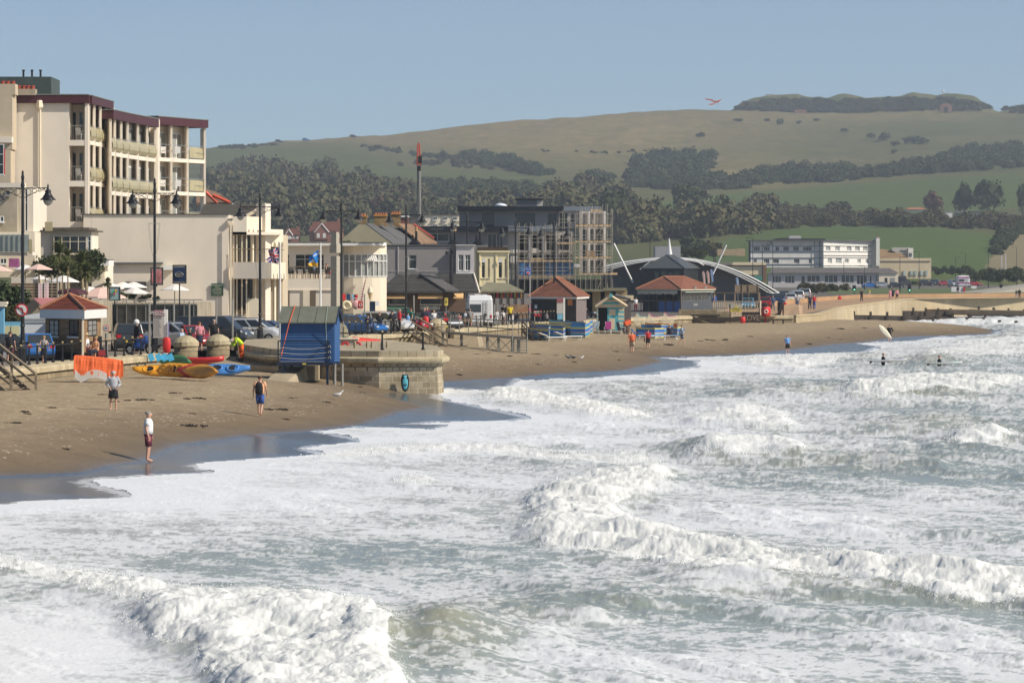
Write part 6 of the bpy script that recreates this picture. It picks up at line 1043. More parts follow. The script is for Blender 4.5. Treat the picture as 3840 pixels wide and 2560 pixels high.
hw_=[(2895,2930,1032,1060),(2943,2980,1032,1062),(3003,3020,1033,1066),(3026,3076,1031,1058),(3091,3142,1030,1060),(3154,3203,1030,1060),(3212,3252,1030,1068),(3260,3270,1030,1060),(3282,3290,1030,1060)]
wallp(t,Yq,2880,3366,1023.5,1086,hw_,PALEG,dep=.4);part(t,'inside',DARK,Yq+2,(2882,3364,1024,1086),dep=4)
for a,b_,c,d in hw_:win(t,Yq,a,b_,c,d,3 if b_-a>30 else 1,1,WHITE,back=.3,t=.14,sill=False)
part(t,'end_block',PCREAM,Yq-.6,(3296,3368,1024,1086),dep=.55);part(t,'end_door',DARK,Yq-.65,(3318,3328,1042,1066),dep=.04);part(t,'end_window',CURTSKY,Yq-.66,(3338,3356,1042,1060),dep=.04);part(t,'terrace_wall',PALEG,Yq-8,(3110,3200,1072,1102),dep=.4);part(t,'white_pier',WHITE,Yq-8.6,(3180,3187,1075,1105),(3190,3205,1078,1105),dep=.5)
t=bld('sandstone_fort_wall',3400,943,'long honey sandstone fort wall with faint murals along its foot','wall');part(t,'wall',mat('sandstone',(.72,.60,.40),.9,.15,.15),943,(3296,3492,968,1045),dep=6);part(t,'string',mat('sand_dark',(.25,.2,.13),.9,.1),942.8,(3296,3490,978,980),dep=.15);part(t,'mural',mat('mural',(.45,.55,.55),.8,.3,1),942.7,*[(x,x+9,1014,1032)for x in(3388,3414,3430,3452,3470)],dep=.2)
M=MB();M.add([P(3285,970,950),P(3412,970,950),P(3360,940,961),P(3300,933,961),P(3285,938,966),P(3412,972,970)],[(0,1,2,3),(0,3,4),(1,5,2),(2,5,4,3)]);M.build('grass_bank',mat('dry_grass',(.26,.17,.09),.95,.2,.4),t)
t=bld('pale_pavilion',3390,958,'pale rounded tower on top of the sandstone fort wall','building');M=MB();M.prism([pp(3345,958),pp(3412,958),pp(3412,962),pp(3345,962)],lambda x,y:wz(970,958)if x>wx(3400,958)else wz(940,958),wz(928,958));M.build('sloping_wing',mat('pale_concrete',(.48,.47,.43),.85,.1),t);part(t,'tower',OW2,957,(3406,3425,930,968),dep=4);part(t,'tower_window',GLASS,956.9,(3410,3413,948,962),(3416,3419,948,962),dep=.08);part(t,'slot',GLASS,957.9,(3376,3396,939,943),dep=.08)
g=onhill(3545,422);t=bld('fort_gate',3545,2990,'brick arched gate in the hilltop fort','gate',zb=wz(422,2990));part(t,'brick_front',mat('fort_brick',(.24,.12,.09),.85,.2),2995,(3526,3570,394,424),dep=6);part(t,'arch_opening',DARK,2994.5,(3541,3555,402,421),dep=.4);part(t,'pediment',mat('fort_brick',(0,0,0)),2995,(3534,3562,389,393.9),dep=6)
t=bld('fort_casemate',2998,2980,'low dark red brick block left on the ridge under the fort','bunker',zb=wz(430,2980));part(t,'brick_block',MATS['fort_brick'],2985,(2980,3023,412,430),dep=8)
for x,lb in((2952,'left one of two small concrete turrets on the fort rampart'),(2875,'concrete turret at the left shoulder of the fort rampart')):t=bld('fort_turret',x,3050,lb,'turret',zb=wz(372,3050));part(t,'turret',MATS['pale_concrete'],3050,(x,x+26,356,390),dep=5);part(t,'lid',CONC,3049.8,(x-3,x+29,354,355.8),dep=5.5)
t=bld('radar_mast',3537,3030,'tiny white dome on a mast on the fort','mast',zb=wz(352,3030));M=MB();M.tube(P(3537,356,3030),P(3537,344,3030),.25);M.build('mast',PALEG,t);M=MB();M.ball(P(3537,343,3030),1.0,8,6);M.build('dome',WHITE,t)
# -------- far sea wall, groynes, things at the cafe end
t=thing('promenade_sea_wall',(33.5,396,1),'pale concrete sea wall of the far promenade above the shingle','sea wall');pts=[(32.6,395),(36.6,408),(45.2,470),(62.6,545),(76,561),(90,572),(150,610),(420,640)]
def wall3(pts,name,m,o0,o1,zt0,zb0,par):
 M=MB();rings=[]
 for i,p in enumerate(pts):
  a=Vector(pts[max(i-1,0)]);b_=Vector(pts[min(i+1,len(pts)-1)]);d=(b_-a).normalized();nn_=Vector((d.y,-d.x));zt_=land_z(p[1])+zt0;zb=zb0 if zb0<2 else land_z(p[1])-.05;q0=Vector(p)+nn_*o0;q1=Vector(p)+nn_*o1;rings.append([(*q0,zb),(*q0,zt_),(*q1,zt_),(*(q1+nn_*(.15 if zb0<2 else 0)),zb)])
 M.skinrings(rings[::1]);return M.build(name,m,par)
wall3(pts,'wall',mat('pale_sea_wall',(.44,.36,.235),.9,.2,.25,bump=.3),-.8,0,.06,-.5,t);wall3(pts,'lip',mat('sea_wall_lip',(.50,.40,.25),.9,.15,.4),-.85,.08,.12,9,t)
t=thing('low_terrace_wall',(35,470,2),'long low orange sandstone terrace wall behind the far promenade','wall');wall3([(33.5,472),(45,520),(57,562),(86,588),(130,612),(420,655)],'wall',mat('orange_sandstone',(.44,.27,.145),.9,.15,.2),0,.4,.62,9,t)
for x,y,lb in((3305,1140,'left'),(3419,1137,'second'),(3577,1126,'third'),(3714,1122,'right')):
 Yq=560 if x<3500 else 571;t=thing('beach_steps',(wx(x,Yq),Yq,1),lb+' flight of dark steps let into the far sea wall','steps','step flights in the far sea wall');M=MB()
 for k in range(7):M.box(wx(x-11,Yq),wx(x+11,Yq),Yq-4+k*.4-.6,Yq-4+(k+1)*.4-.6,.5,1.2+k*.24)
 M.build('flight',mat('wet_steps',(.13,.10,.07),.9,.2),t)
t=thing('concrete_buttress',(wx(2975,402),402,1),'big sloping concrete buttress where the promenade meets the beach','buttress');M=MB();Yq=402
M.add([P(2918,1210,Yq-2),P(3004,1210,Yq-3),P(3010,1212,Yq+14),P(2930,1208,Yq+14),P(2938,1143,Yq),P(2994,1142,Yq),P(3010,1146,Yq+14),P(2950,1142,Yq+14)],[(3,2,1,0),(4,5,6,7),(0,1,5,4),(1,2,6,5),(2,3,7,6),(3,0,4,7)]);M.build('slope',mat('pink_concrete',(.42,.29,.19),.9,.18,.6,bump=.3),t);M=MB();M.add([P(2895,1214,Yq-1),P(2938,1214,Yq-2.2),P(2940,1140,Yq-.1),P(2933,1140,Yq),P(2895,1210,Yq+2),P(2938,1210,Yq),P(2940,1139,Yq+2),P(2933,1139,Yq+2)],[(0,1,2,3),(7,6,5,4),(0,4,5,1),(1,5,6,2),(2,6,7,3),(3,7,4,0)]);M.build('ramp_stringer',mat('dark_timber',(.06,.045,.035),.85,.2),t)
GT=mat('groyne_timber',(.055,.042,.032),.85,.3,1.5)
def groyne(pts,zt,label,n_,hp=.5):
 t=thing('timber_groyne',(*pts[0],0),label,'groyne');a,b_=Vector(pts[0]),Vector(pts[1]);d=(b_-a).normalized();M=MB();nn_=Vector((d.y,-d.x))*.12
 M.prism([tuple(a-nn_),tuple(b_-nn_),tuple(b_+nn_),tuple(a+nn_)],-.4,lambda x,y:zt[0]+(zt[1]-zt[0])*((Vector((x,y))-a).dot(d)/(b_-a).length));M.build('planking',GT,t)
 for i in range(n_+1):q=a+(b_-a)*i/n_+nn_*2.2;M=MB();z=zt[0]+(zt[1]-zt[0])*i/n_;M.box(q.x-.16,q.x+.16,q.y-.16,q.y+.16,-.5,z+hp);M.build('post',GT,t)
groyne([pp(3010,478),pp(3690,490)],(1.25,.62),'long dark timber groyne nearest the surfer, its seaward end in white surf',11)
groyne([pp(3240,462),pp(3685,468)],(.55,.30),'low broken groyne in the surf in front of the long one',7,.55);groyne([pp(3180,530),pp(3560,545)],(1.3,.9),'weathered groyne across the shingle behind the family',8);groyne([pp(3620,560),pp(3960,540)],(1.2,.5),'far groyne by the right hand steps',6)
for i,(x,y)in enumerate(((3748,1214),(3810,1217),(3640,1190),(3490,1205))):q=G(x,y+4);t=thing('groyne_stump',q,('lone stump in the waves, right of the groyne end','last lone stump near the right edge','stump behind the groyne end','stump standing between the two groynes')[i],'post','timber stumps in the surf');M=MB();M.box(q.x-.2,q.x+.2,q.y-.2,q.y+.2,-.5,.65);M.build('stump',GT,t)
t=thing('concrete_apron',(60,500,.3),'long low concrete ledge running across the shingle under the far wall','ledge');M=MB();M.prism([pp(3330,560),pp(3900,520),pp(3900,524),pp(3330,565)],.4,1.22);M.build('ledge',mat('ledge',(.34,.25,.16),.9,.2,.5),t)
t=thing('red_flag_pole',(*pp(3150,540),2.8),'slim post with a red lifebuoy holder leaning on the far sea wall','lifebuoy post');M=MB();bar(M,P(3157,1140,540),P(3150,1115,540),.05);M.build('post',WOODG,t);M=MB();M.ball(P(3149,1120,540),.3,8,6,(1,.4,1.6));M.build('holder',RED,t)
t=thing('lifebuoy_cabinet',G(2872,1212,1.1),'red lifebuoy cabinet on a red post at the back of the beach','lifebuoy cabinet');Yq=393;part(t,'post',RED,Yq,(2869,2873,1184,1214),dep=.1);M=MB();
x0,x1,z0,z1=wx(2856,Yq),wx(2888,Yq),wz(1186,Yq),wz(1150,Yq);M.lathe(((x0+x1)/2,Yq,z0),[(.3,0),(.50,.06),(.56,.5),(.56,.8),(.48,z1-z0)],4,sx=1,sy=.5);o=M.build('cabinet',RED,t,True);M=MB();M.torus(((x0+x1)/2,Yq-.32,(z0+z1)/2),.20,.07,Matrix.Rotation(R(90),3,'X'));M.build('buoy_ring',mat('ring_white',(.75,.6,.58),.6,.1),t,True)
t=thing('red_beach_bin',G(2785,1214,1.1),'red bin standing before the big letters','bin');M=MB();M.lathe(G(2785,1214,1.1)+Vector((0,0,-.1)),[(.22,0),(.32,.5),(.30,.85),(.1,.9)],10);M.build('bin',RED,t,True)
t=thing('love_sign',(wx(2815,391.5),391.5,1.1),'weathered metal LOVE letters in a dark frame against the wall','sign');part(t,'frame',mat('rust_dark',(.10,.075,.06),.8,.3,3),391.5,(2782,2786,1169,1212),(2848,2851,1169,1212),(2786,2848,1169,1172),dep=.12);part(t,'backing',mat('rust_back',(.13,.10,.085),.85,.3,3),391.62,(2783,2850,1170,1213),dep=.06);textobj('LOVE',.93,P(2818,1192,391.5),mat('letter_grey',(.32,.25,.20),.7,.25,4),t,ext=.05,sx=.82)
t=thing('warning_sign',G(2760,1216,1.1),'yellow and pale warning sign with a triangle on a post on the sand','sign');Yq=388;part(t,'post',DKW,Yq+.05,(2736,2739,1140,1214),dep=.08);part(t,'pale_board',mat('sign_pale',(.40,.38,.33),.6,.05),Yq,(2740,2782,1140,1155),dep=.05);part(t,'yellow_board',mat('yellow_sign',(0,0,0)),Yq,(2740,2780,1155.5,1170),dep=.05)
M=MB();a=[P(2753,1153,Yq-.01),P(2769,1153,Yq-.01),P(2761,1141.5,Yq-.01)];M.add(a+[p-Vector((0,.02,0))for p in a],[(0,1,2),(5,4,3),(0,3,4,1),(1,4,5,2),(2,5,3,0)]);M.build('triangle',MATS['yellow_sign'],t);textobj('WARNING',.22,P(2760,1159,Yq-.02),DARK,t);textobj('SOFT SAND',.17,P(2760,1166,Yq-.02),DARK,t);textobj('!',.3,P(2761,1148.5,Yq-.05),DARK,t)
fpts=[pp(2676,402),pp(2760,398),pp(2851,396),pp(2853,408)];WF=mat('fence_white',(.62,.56,.44),.7,.15,3)
railing(fpts,.42,'white paling fence round the sun deck right of the tiled cafe',h=1.6,zf=lambda x,y:2.35-.35,balls=False,m=WF,rails=(.95,.5),r=.05,name='deck_fence',thick=.065)
railing([pp(2678,404.5),pp(2755,402),pp(2848,401)],2.2,'wooden posts at the back of the sun deck',h=2.6,zf=lambda x,y:2.0,balls=False,m=WOODG,rails=(.95,),r=.06,name='deck_fence',thick=.11)
t=thing('deck_retaining_wall',(*pp(2600,396),1.1),'rough stone base under the cafe deck with dark planks along its foot','wall');part(t,'stone',STONE,391.8,(2545,2690,1160,1184),(2690,2742,1168,1196),dep=.4);part(t,'plank',GT,391.3,(2590,2700,1180,1186),(2600,2780,1190,1200),(2660,2780,1201,1207),dep=.39)
t=thing('pampas_screen',(*pp(2700,408),2),'weathered plank screens at the back of the sun deck','screen');part(t,'screen',WOODG,409,(2758,2782,1068,1095),(2786,2806,1068,1095),(2810,2842,1068,1095),dep=.08);part(t,'post',WOODG,408.9,*[(x,x+3,1066,1132)for x in(2756,2783,2807,2843)],dep=.09)
for i,(x,y,c,lb)in enumerate(((2634,1018,(.62,.42,.40),'leftmost pink feather banner of the three by the leisure hall'),(2650,1016,(.66,.42,.38),'middle pink feather banner of the three by the leisure hall'),(2664,1010,(.20,.32,.62),'blue and pink feather banner, right of the three'),(2760,1040,(.25,.4,.66),'small pale blue feather banner behind the deck'))):
 Yq=470;s_=1.0 if i<3 else.8;t=thing('feather_banner',(wx(x+6,Yq),Yq,2.1),lb,'banner','feather banners by the hall');M=MB();bar(M,(wx(x+9,Yq),Yq,2.1),P(x+3,y,Yq),.03);M.build('pole',STEEL,t)
 M=MB();h_=46*s_;a=[P(x+dx,y+h_*f_,Yq)for dx,f_ in((1,0),(-1,.12),(1,.5),(5,1))];b_=[P(x+dx,y+h_*f_,Yq)for dx,f_ in((5,-.02),(10,.2),(11,.6),(12,1))]
 for k in range(3):M.hexa([a[k+1],b_[k+1],b_[k+1]+Vector((0,.05,0)),a[k+1]+Vector((0,.05,0)),a[k],b_[k],b_[k]+Vector((0,.05,0)),a[k]+Vector((0,.05,0))])
 M.build('cloth',mat('banner_%d'%i,c,.7,.35,1.2),t)
for x,y,lb in((3204,1070,'traffic light showing green left of the glazed lounge end'),(3411,1072,'traffic light showing green by the sandstone fort wall')):
 Yq=640;t=thing('traffic_light',(wx(x,Yq),Yq,3),lb,'traffic light','traffic lights showing green');M=MB();bar(M,(wx(x,Yq),Yq,3),P(x,y+10,Yq),.07);M.build('pole',BLACK,t);part(t,'signal_head',BLACK,Yq-.1,(x-7,x+6,y,y+20),dep=.3)
 gm=bpy.data.materials.get('green_lamp')
 if gm is None:gm=bpy.data.materials.new('green_lamp');gm.use_nodes=True;gm.node_tree.nodes['Principled BSDF'].inputs['Emission Color'].default_value=(.05,1,.45,1);gm.node_tree.nodes['Principled BSDF'].inputs['Emission Strength'].default_value=1.5
 M=MB();M.lathe(P(x,y+16,Yq-.14)+Vector((0,0,-.12)),[(.02,0),(.13,.07),(.13,.17),(.02,.24)],8,sy=.3);M.build('green_lamp',gm,t)
def disc(par,c,r,m,name,th=.03,n=24,q=None):
 M=MB();c=Vector(c);M.skinrings([[c+Vector((math.cos(2*math.pi*i/n)*r,dy,math.sin(2*math.pi*i/n)*r))for i in range(n)]for dy in(th/2,-th/2)]);return M.build(name,m,par)
RW=mat('sign_red',(.60,.03,.035),.4,.03);SWH=mat('sign_white',(.72,.72,.70),.45,.03)
t=thing('no_left_turn_sign',(wx(81,181.4),181.4,1.9),'round no left turn sign on the nearest lamp column, crossed arrow in a red ring','road sign');c=P(81,1162,181.4);disc(t,c,.33,RW,'red_ring');disc(t,c-Vector((0,.02,0)),.265,SWH,'white_face');M=MB();M.path([c+Vector((.06,-.045,-.2)),c+Vector((.06,-.045,.05)),c+Vector((.02,-.045,.1)),c+Vector((-.12,-.045,.1))],.03,4);M.lathe(c+Vector((-.17,-.045,.03)),[(.001,.0),(.06,.07),(.001,.14)],4,sy=.3);M.build('arrow',BLACK,t);M=MB();M.cbox(c+Vector((0,-.055,0)),(.56,.02,.055),ry=R(45));M.build('red_bar',RW,t)
t=thing('speed_limit_sign',(wx(397,205),205,1.9),'small round 20 speed limit sign on a grey bollard beside the brick kiosk','road sign');c=P(397,1230,205);M=MB();M.tube((c.x+.02,205.1,1.9),(c.x+.02,205.1,3.1),.09,n=8);M.build('bollard',STEEL,t);disc(t,c,.19,RW,'red_ring');disc(t,c-Vector((0,.02,0)),.145,SWH,'white_face');textobj('20',.19,c-Vector((0,.045,0)),BLACK,t)
t=thing('information_board',(wx(600,198),198,1.9),'tall white tourist board with maroon heading beside the nearest railing end','information board');part(t,'board',mat('board_grey',(.52,.50,.47),.6,.12,5),198,(575,613,1185,1266),dep=.08);part(t,'heading',mat('board_maroon',(.30,.10,.12),.6,.1),197.96,(577,612,1162,1184.8),dep=.1);part(t,'post',WHITE,198,(614,628,1160,1328),dep=.25);part(t,'side_panel',mat('board_lilac',(.30,.30,.55),.6,.2,4),197.9,(629,633,1208,1262),dep=.1);textobj('SANDOWN',.26,P(594,1172,197.94),WHITE,t,sx=.75);textobj('Esplanade',.15,P(594,1180,197.94),WHITE,t)
for i in range(9):part(t,'text_line',mat('print_grey',(.25,.24,.24),.7,.1),197.98,(579,606-(i*7)%9,1192+i*8,1194.4+i*8),dep=.018)
t=thing('lifebuoy_holder',(wx(626,196),196,1.9),'red lifebuoy holder on the railing below the white tourist board','lifebuoy cabinet');M=MB();M.lathe(P(625,1322,196.2),[(.12,-.02),(.2,.05),(.24,.4),(.23,.75),(.13,.88)],10,sy=.6);M.build('holder',RED,t,True)
t=thing('lifebuoy_holder',(wx(1597,289),289,1.9),'tall red lifebuoy holder on the railing next to the striped jumper man','lifebuoy cabinet');M=MB();M.lathe(P(1597,1236,287),[(.15,0),(.24,.1),(.24,1.0),(.15,1.12)],10,sy=.6);M.build('holder',RED,t,True)
t=thing('information_board',(wx(2112,341),341,1.9),'tall tourist board with maroon heading in front of the tiled kiosk','information board');part(t,'board',MATS['board_grey'],341,(2088,2111,1134,1176),dep=.08);part(t,'heading',MATS['board_maroon'],340.96,(2088,2111,1118,1133.8),dep=.1);part(t,'post',WHITE,341,(2112,2119,1117,1204),dep=.2);part(t,'blue_panel',LB,340.98,(2090,2110,1177,1198),dep=.09)
def pubsign(x0,x1,y0,y1,Y,label,m,pyb=1190):t=thing('hanging_sign',(wx((x0+x1)/2,Y),Y,1.9),label,'sign');part(t,'post',BLACK,Y+.05,((x0+x1)/2-2,(x0+x1)/2+2,y1,pyb),dep=.1);part(t,'frame',BLACK,Y,(x0,x1,y0,y0+3),(x0,x1,y1-3,y1),(x0,x0+3,y0+3,y1-3),(x1-3,x1,y0+3,y1-3),dep=.12);part(t,'picture',m,Y+.04,(x0+3,x1-3,y0+3,y1-3),dep=.05);return t
t=pubsign(647,699,993,1063,232,'black framed sign with a dark oval badge on deep blue, on a tall post',mat('sign_cream',(.62,.52,.42),.7,.1));part(t,'blue_panel',mat('deep_blue',(.015,.035,.10),.4,.35,2),231.98,(652,694,1002,1055),dep=.05);M=MB();c=P(672,1029,231.9);M.skinrings([[c+Vector((math.cos(a/12*math.pi)*.30,dy,math.sin(a/12*math.pi)*.17))for a in range(24)]for dy in(.03,-.02)]);M.build('badge',BLACK,t);M=MB();M.torus(c-Vector((0,.02,0)),.27,.018,Matrix.Diagonal((1,1,.58))@Matrix.Rotation(R(90),3,'X'),20,4);M.build('badge_rim',PALEG,t);textobj('Ocean',.15,c-Vector((0,.04,-.02)),PALEG,t);textobj('DELI',.07,c-Vector((0,.04,.09)),PALEG,t)
t=pubsign(564,611,1003,1069,226,'pale framed sign with an orange and purple picture beside the lamp',mat('sign_cream2',(.60,.50,.44),.7,.1),1075);part(t,'picture_panel',mat('sunset_art',(.52,.20,.22),.6,.5,3),225.98,(569,606,1012,1061),dep=.05)
t=pubsign(409,451,1075,1127,222,'pale blue framed sign with a parrot like green and orange picture',mat('duck_egg',(.34,.43,.44),.6,.08));
for dx,dz,r_,c in((-.05,.12,.12,(.10,.42,.30)),(.12,.15,.11,(.70,.42,.10)),(.0,0,.08,(.65,.15,.08)),(.22,.10,.07,(.2,.4,.6))):disc(t,P(428,1100,221.94)+Vector((dx,0,dz)),r_,mat('art_%d'%int(c[0]*100),c,.6,.1),'painted_patch',.02,10)
textobj('Surf Shack',.13,P(430,1118,221.94),mat('art_10',(0,0,0)),t)
t=thing('blue_parking_sign',(wx(1980,344),344,1.9),'blue sign with a round white no cycling symbol on a tall pole','sign');part(t,'pole',PALEG,344,(1986,1989,1030,1190),dep=.1);part(t,'board',mat('sign_blue',(.04,.12,.45),.5,.08),343.9,(1969,1990,1003,1033),dep=.06);disc(t,P(1980,1024,343.86),.17,SWH,'symbol');disc(t,P(1980,1024,343.84),.12,RW,'symbol_mark',.03);textobj('BEACH AHEAD',.085,P(1980,1008,343.86),WHITE,t);textobj('NO DOGS',.085,P(1980,1013,343.86),WHITE,t)
t=thing('yellow_arrow_sign',(wx(1672,299),299,1.9),'small yellow sign with a black down arrow by the snack bar','sign');part(t,'board',MATS['yellow_sign'],299,(1667,1680,1117,1146),dep=.05);part(t,'pole',STEEL,299.06,(1672,1675,1146,1180),dep=.06);M=MB();c=P(1673.5,1132,298.97);M.box(c.x-.025,c.x+.025,c.y-.01,c.y+.01,c.z,c.z+.14);M.lathe((c.x,c.y,c.z-.1),[(.001,0),(.075,.1)],4,sy=.2);M.build('arrow',BLACK,t);textobj('BAY',.1,P(1673.5,1121,298.97),BLACK,t)
for i,(x,y0,y1,Y)in enumerate(((710,1130,1262,222),(811,1118,1225,224),(872,1122,1290,214),(652,1140,1230,224),(560,1135,1318,198),(1367,1102,1250,274),(1552,1108,1215,292),(1853,1108,1180,326),(1865,1110,1200,322))):
 zb=max(wz(y1,Y),1.9);t=lthing('steel_post',(wx(x,Y),Y,1.9),('first','second','third','fourth','fifth','sixth','seventh','eighth','ninth')[i]+' bare grey post along the promenade, '+('left of the white tourist board','rising behind the red car','between the dark van and the blue hut','nearest the framed signs','touching the white tourist board','right of the blue hut','in front of the green van','right of the campervan','at the campervan corner')[(2,1,0,3,4,5,6,7,8)[i]if i in(1,)else(1,1,2,3,4,5,6,7,8)[i]],'post','bare grey posts');M=MB();M.tube((0,0,0),(0,0,wz(y0,Y)-1.9),.06,n=6);M.build('post',STEEL,t)
def flag(px,pytop,pyb,Y,label,cloth,fpts,zb=1.9):
 t=thing('flag_pole',(wx(px,Y),Y,zb),label,'flag pole');M=MB();M.tube((wx(px,Y),Y,zb),P(px,pytop,Y),.075,.05,8);M.ball(P(px,pytop-2,Y),.07);M.build('pole',WHITE,t)
 n_=14;A_,B_,C2,D_=[P(x,y,Y)for x,y in fpts];V=[]
 for i in range(n_+1):
  for j in range(n_+1):
   u,v_=i/n_,j/n_;p=(A_*(1-u)+B_*u)*(1-v_)+(D_*(1-u)+C2*u)*v_;V.append(p+Vector((.05*math.sin(v_*9+u*3)*u,.16*math.sin(u*7+v_*5)*u,.05*math.sin(u*6+v_*7)*u)))
 return t,V,n_
UJ=mat('flag_navy',(.02,.03,.16),.7,0),mat('flag_white',(.72,.72,.74),.7,0),mat('flag_red',(.55,.02,.03),.7,0)
t,V,n_=flag(1050,915,1290,225,'white flag pole flying a union flag left of the blue hut',None,[(1048,928),(1004,955),(1000,982),(1046,990)])
M=MB();N2=42;A_,B_,C2,D_=[P(x,y,225)for x,y in[(1048,928),(1010,934),(1002,978),(1044,992)]]
def fpnt(u,v_):p=(A_*(1-u)+B_*u)*(1-v_)+(D_*(1-u)+C2*u)*v_;return p+Vector((.06*math.sin(v_*9+u*3)*u,.16*math.sin(u*7+v_*5)*u,.06*math.sin(u*6+v_*7)*u))
for i in range(N2):
 for j in range(N2):
  u,v_=(i+.5)/N2,(j+.5)/N2;a,b_=abs(u-.5),abs(v_-.5);dg=abs(abs(u-.5)-abs(v_-.5))
  M.cur=2 if(a<.055 or b_<.075)else 1 if(a<.10 or b_<.13)else 2 if dg<.035 else 1 if dg<.085 else 0
  M.quad(fpnt(i/N2,j/N2),fpnt((i+1)/N2,j/N2),fpnt((i+1)/N2,(j+1)/N2),fpnt(i/N2,(j+1)/N2))
M.build('union_flag',list(UJ),t)
t,V,n_=flag(1202,917,1290,226,'white flag pole flying a blue and yellow flag with a white swirl',None,[(1195,937),(1170,955),(1158,985),(1192,1002)])
M=MB();A_,B_,C2,D_=[P(x,y,226)for x,y in[(1195,937),(1160,960),(1157,992),(1191,1002)]]
for i in range(N2):
 for j in range(N2):
  u,v_=(i+.5)/N2,(j+.5)/N2;ylw=v_>.72+.06*math.sin(u*7);wh=.45<v_<.80 and(u-.62)**2*4+(v_-.62)**2*16<.22;tx=.15<v_<.27 and.15<u<.55 and(int(u*30)%4)<3
  M.cur=1 if(wh or tx)else 2 if ylw else 0;M.quad(fpnt(i/N2,j/N2),fpnt((i+1)/N2,j/N2),fpnt((i+1)/N2,(j+1)/N2),fpnt(i/N2,(j+1)/N2))
M.build('blue_flag',[mat('flag_sky',(.01,.20,.62),.7,0),UJ[1],mat('flag_yellow',(.75,.42,.03),.7,0)],t)
GR=mat('granite',(.40,.37,.31),.85,.25,14,bump=.4);Yq=222;t=thing('memorial_cross',(wx(1257,Yq),Yq,2.0),'tall rough granite memorial cross rising behind the blue hut','memorial');M=MB()
M.prism([pp(1240,Yq),pp(1262,Yq-.2),pp(1275,Yq+.5),pp(1253,Yq+.9)],2.0,lambda x,y:wz(960,Yq));M.build('shaft',GR,t);M=MB();M.prism([pp(1236,Yq),pp(1262,Yq-.3),pp(1277,Yq+.5),pp(1250,Yq+1)],wz(948,Yq),wz(917,Yq));M.prism([pp(1241,Yq),pp(1261,Yq-.2),pp(1272,Yq+.5),pp(1250,Yq+.9)],wz(916.8,Yq),wz(870,Yq));M.build('cross_head',GR,t)
t=thing('memorial_stone',(wx(1290,212),212,2.4),'rounded granite memorial stone with an inscription beside the blue hut','memorial');M=MB();a=P(1276,1270,212);q=[P(x,y,211)for x,y in((1274,1270),(1308,1268),(1302,1235),(1292,1218),(1280,1210),(1274,1212))];k=len(q);M.add(q+[p+Vector((0,.5,0))for p in q],[tuple(range(k))[::-1],tuple(range(k,2*k))]+[(i,(i+1)%k,k+(i+1)%k,k+i)for i in range(k)]);M.build('stone',GR,t);part(t,'inscription',mat('inscription',(.55,.50,.33),.7,.3,12),210.96,(1290,1300,1222,1262),dep=.035)
t=thing('wreath_plinth',(wx(1300,205),205,2.35),'low stone plinth with red poppy wreaths on the bastion','plinth');part(t,'plinth',GR,204,(1273,1342,1272,1308),dep=1.0);part(t,'top',PCREAM,203.9,(1272,1344,1268,1271.8),dep=1.2)
PW=mat('poppy_red',(.45,.03,.04),.8,.4,12)
for i,x in enumerate((1294,1340)):t=thing('poppy_wreath',P(x,1296,203.8),('left','right')[i]+' red poppy wreath leaning on the plinth','wreath','poppy wreaths');M=MB();M.torus(P(x,1296,203.8),.19,.075,Matrix.Rotation(R(80),3,'X'));M.build('wreath',PW,t,True)
t=thing('red_tarpaulin_boat',(wx(1380,222),222,2.3),'bright red tarpaulin covered boat behind the bastion bollards','boat');M=MB();M.hexa([P(1335,1305,216),P(1428,1305,218),P(1428,1300,221),P(1335,1300,219),P(1322,1266,216),P(1427,1276,218),P(1427,1272,221),P(1322,1262,219)]);M.build('tarpaulin',mat('red_tarp',(.62,.045,.025),.55,.15,3,bump=.4),t)
for i,x in enumerate((1331,1377,1395,1432,1452)):q=P(x,1313,196);q.z=2.38;t=lthing('stone_bollard',q,('first','second','third','fourth','fifth')[i]+' small pointed bollard from the left on the bastion, chained to its neighbours','bollard','chained bollards on the bastion');M=MB();M.lathe((0,0,0),[(.08,0),(.075,.3),(.05,.40),(.01,.44)],8);M.build('bollard',CONC,t)
t=thing('bollard_chain',(wx(1380,196),196,2.6),'pale rope looped between the bastion bollards','rope');M=MB();xs_=[1331,1377,1395,1432,1452]
for a,b_ in zip(xs_,xs_[1:]):M.path([P(a+(b_-a)*k/6,1290,196)-Vector((0,0,.12*math.sin(math.pi*k/6)))for k in range(7)],.014,4)
M.build('rope',RP,t)
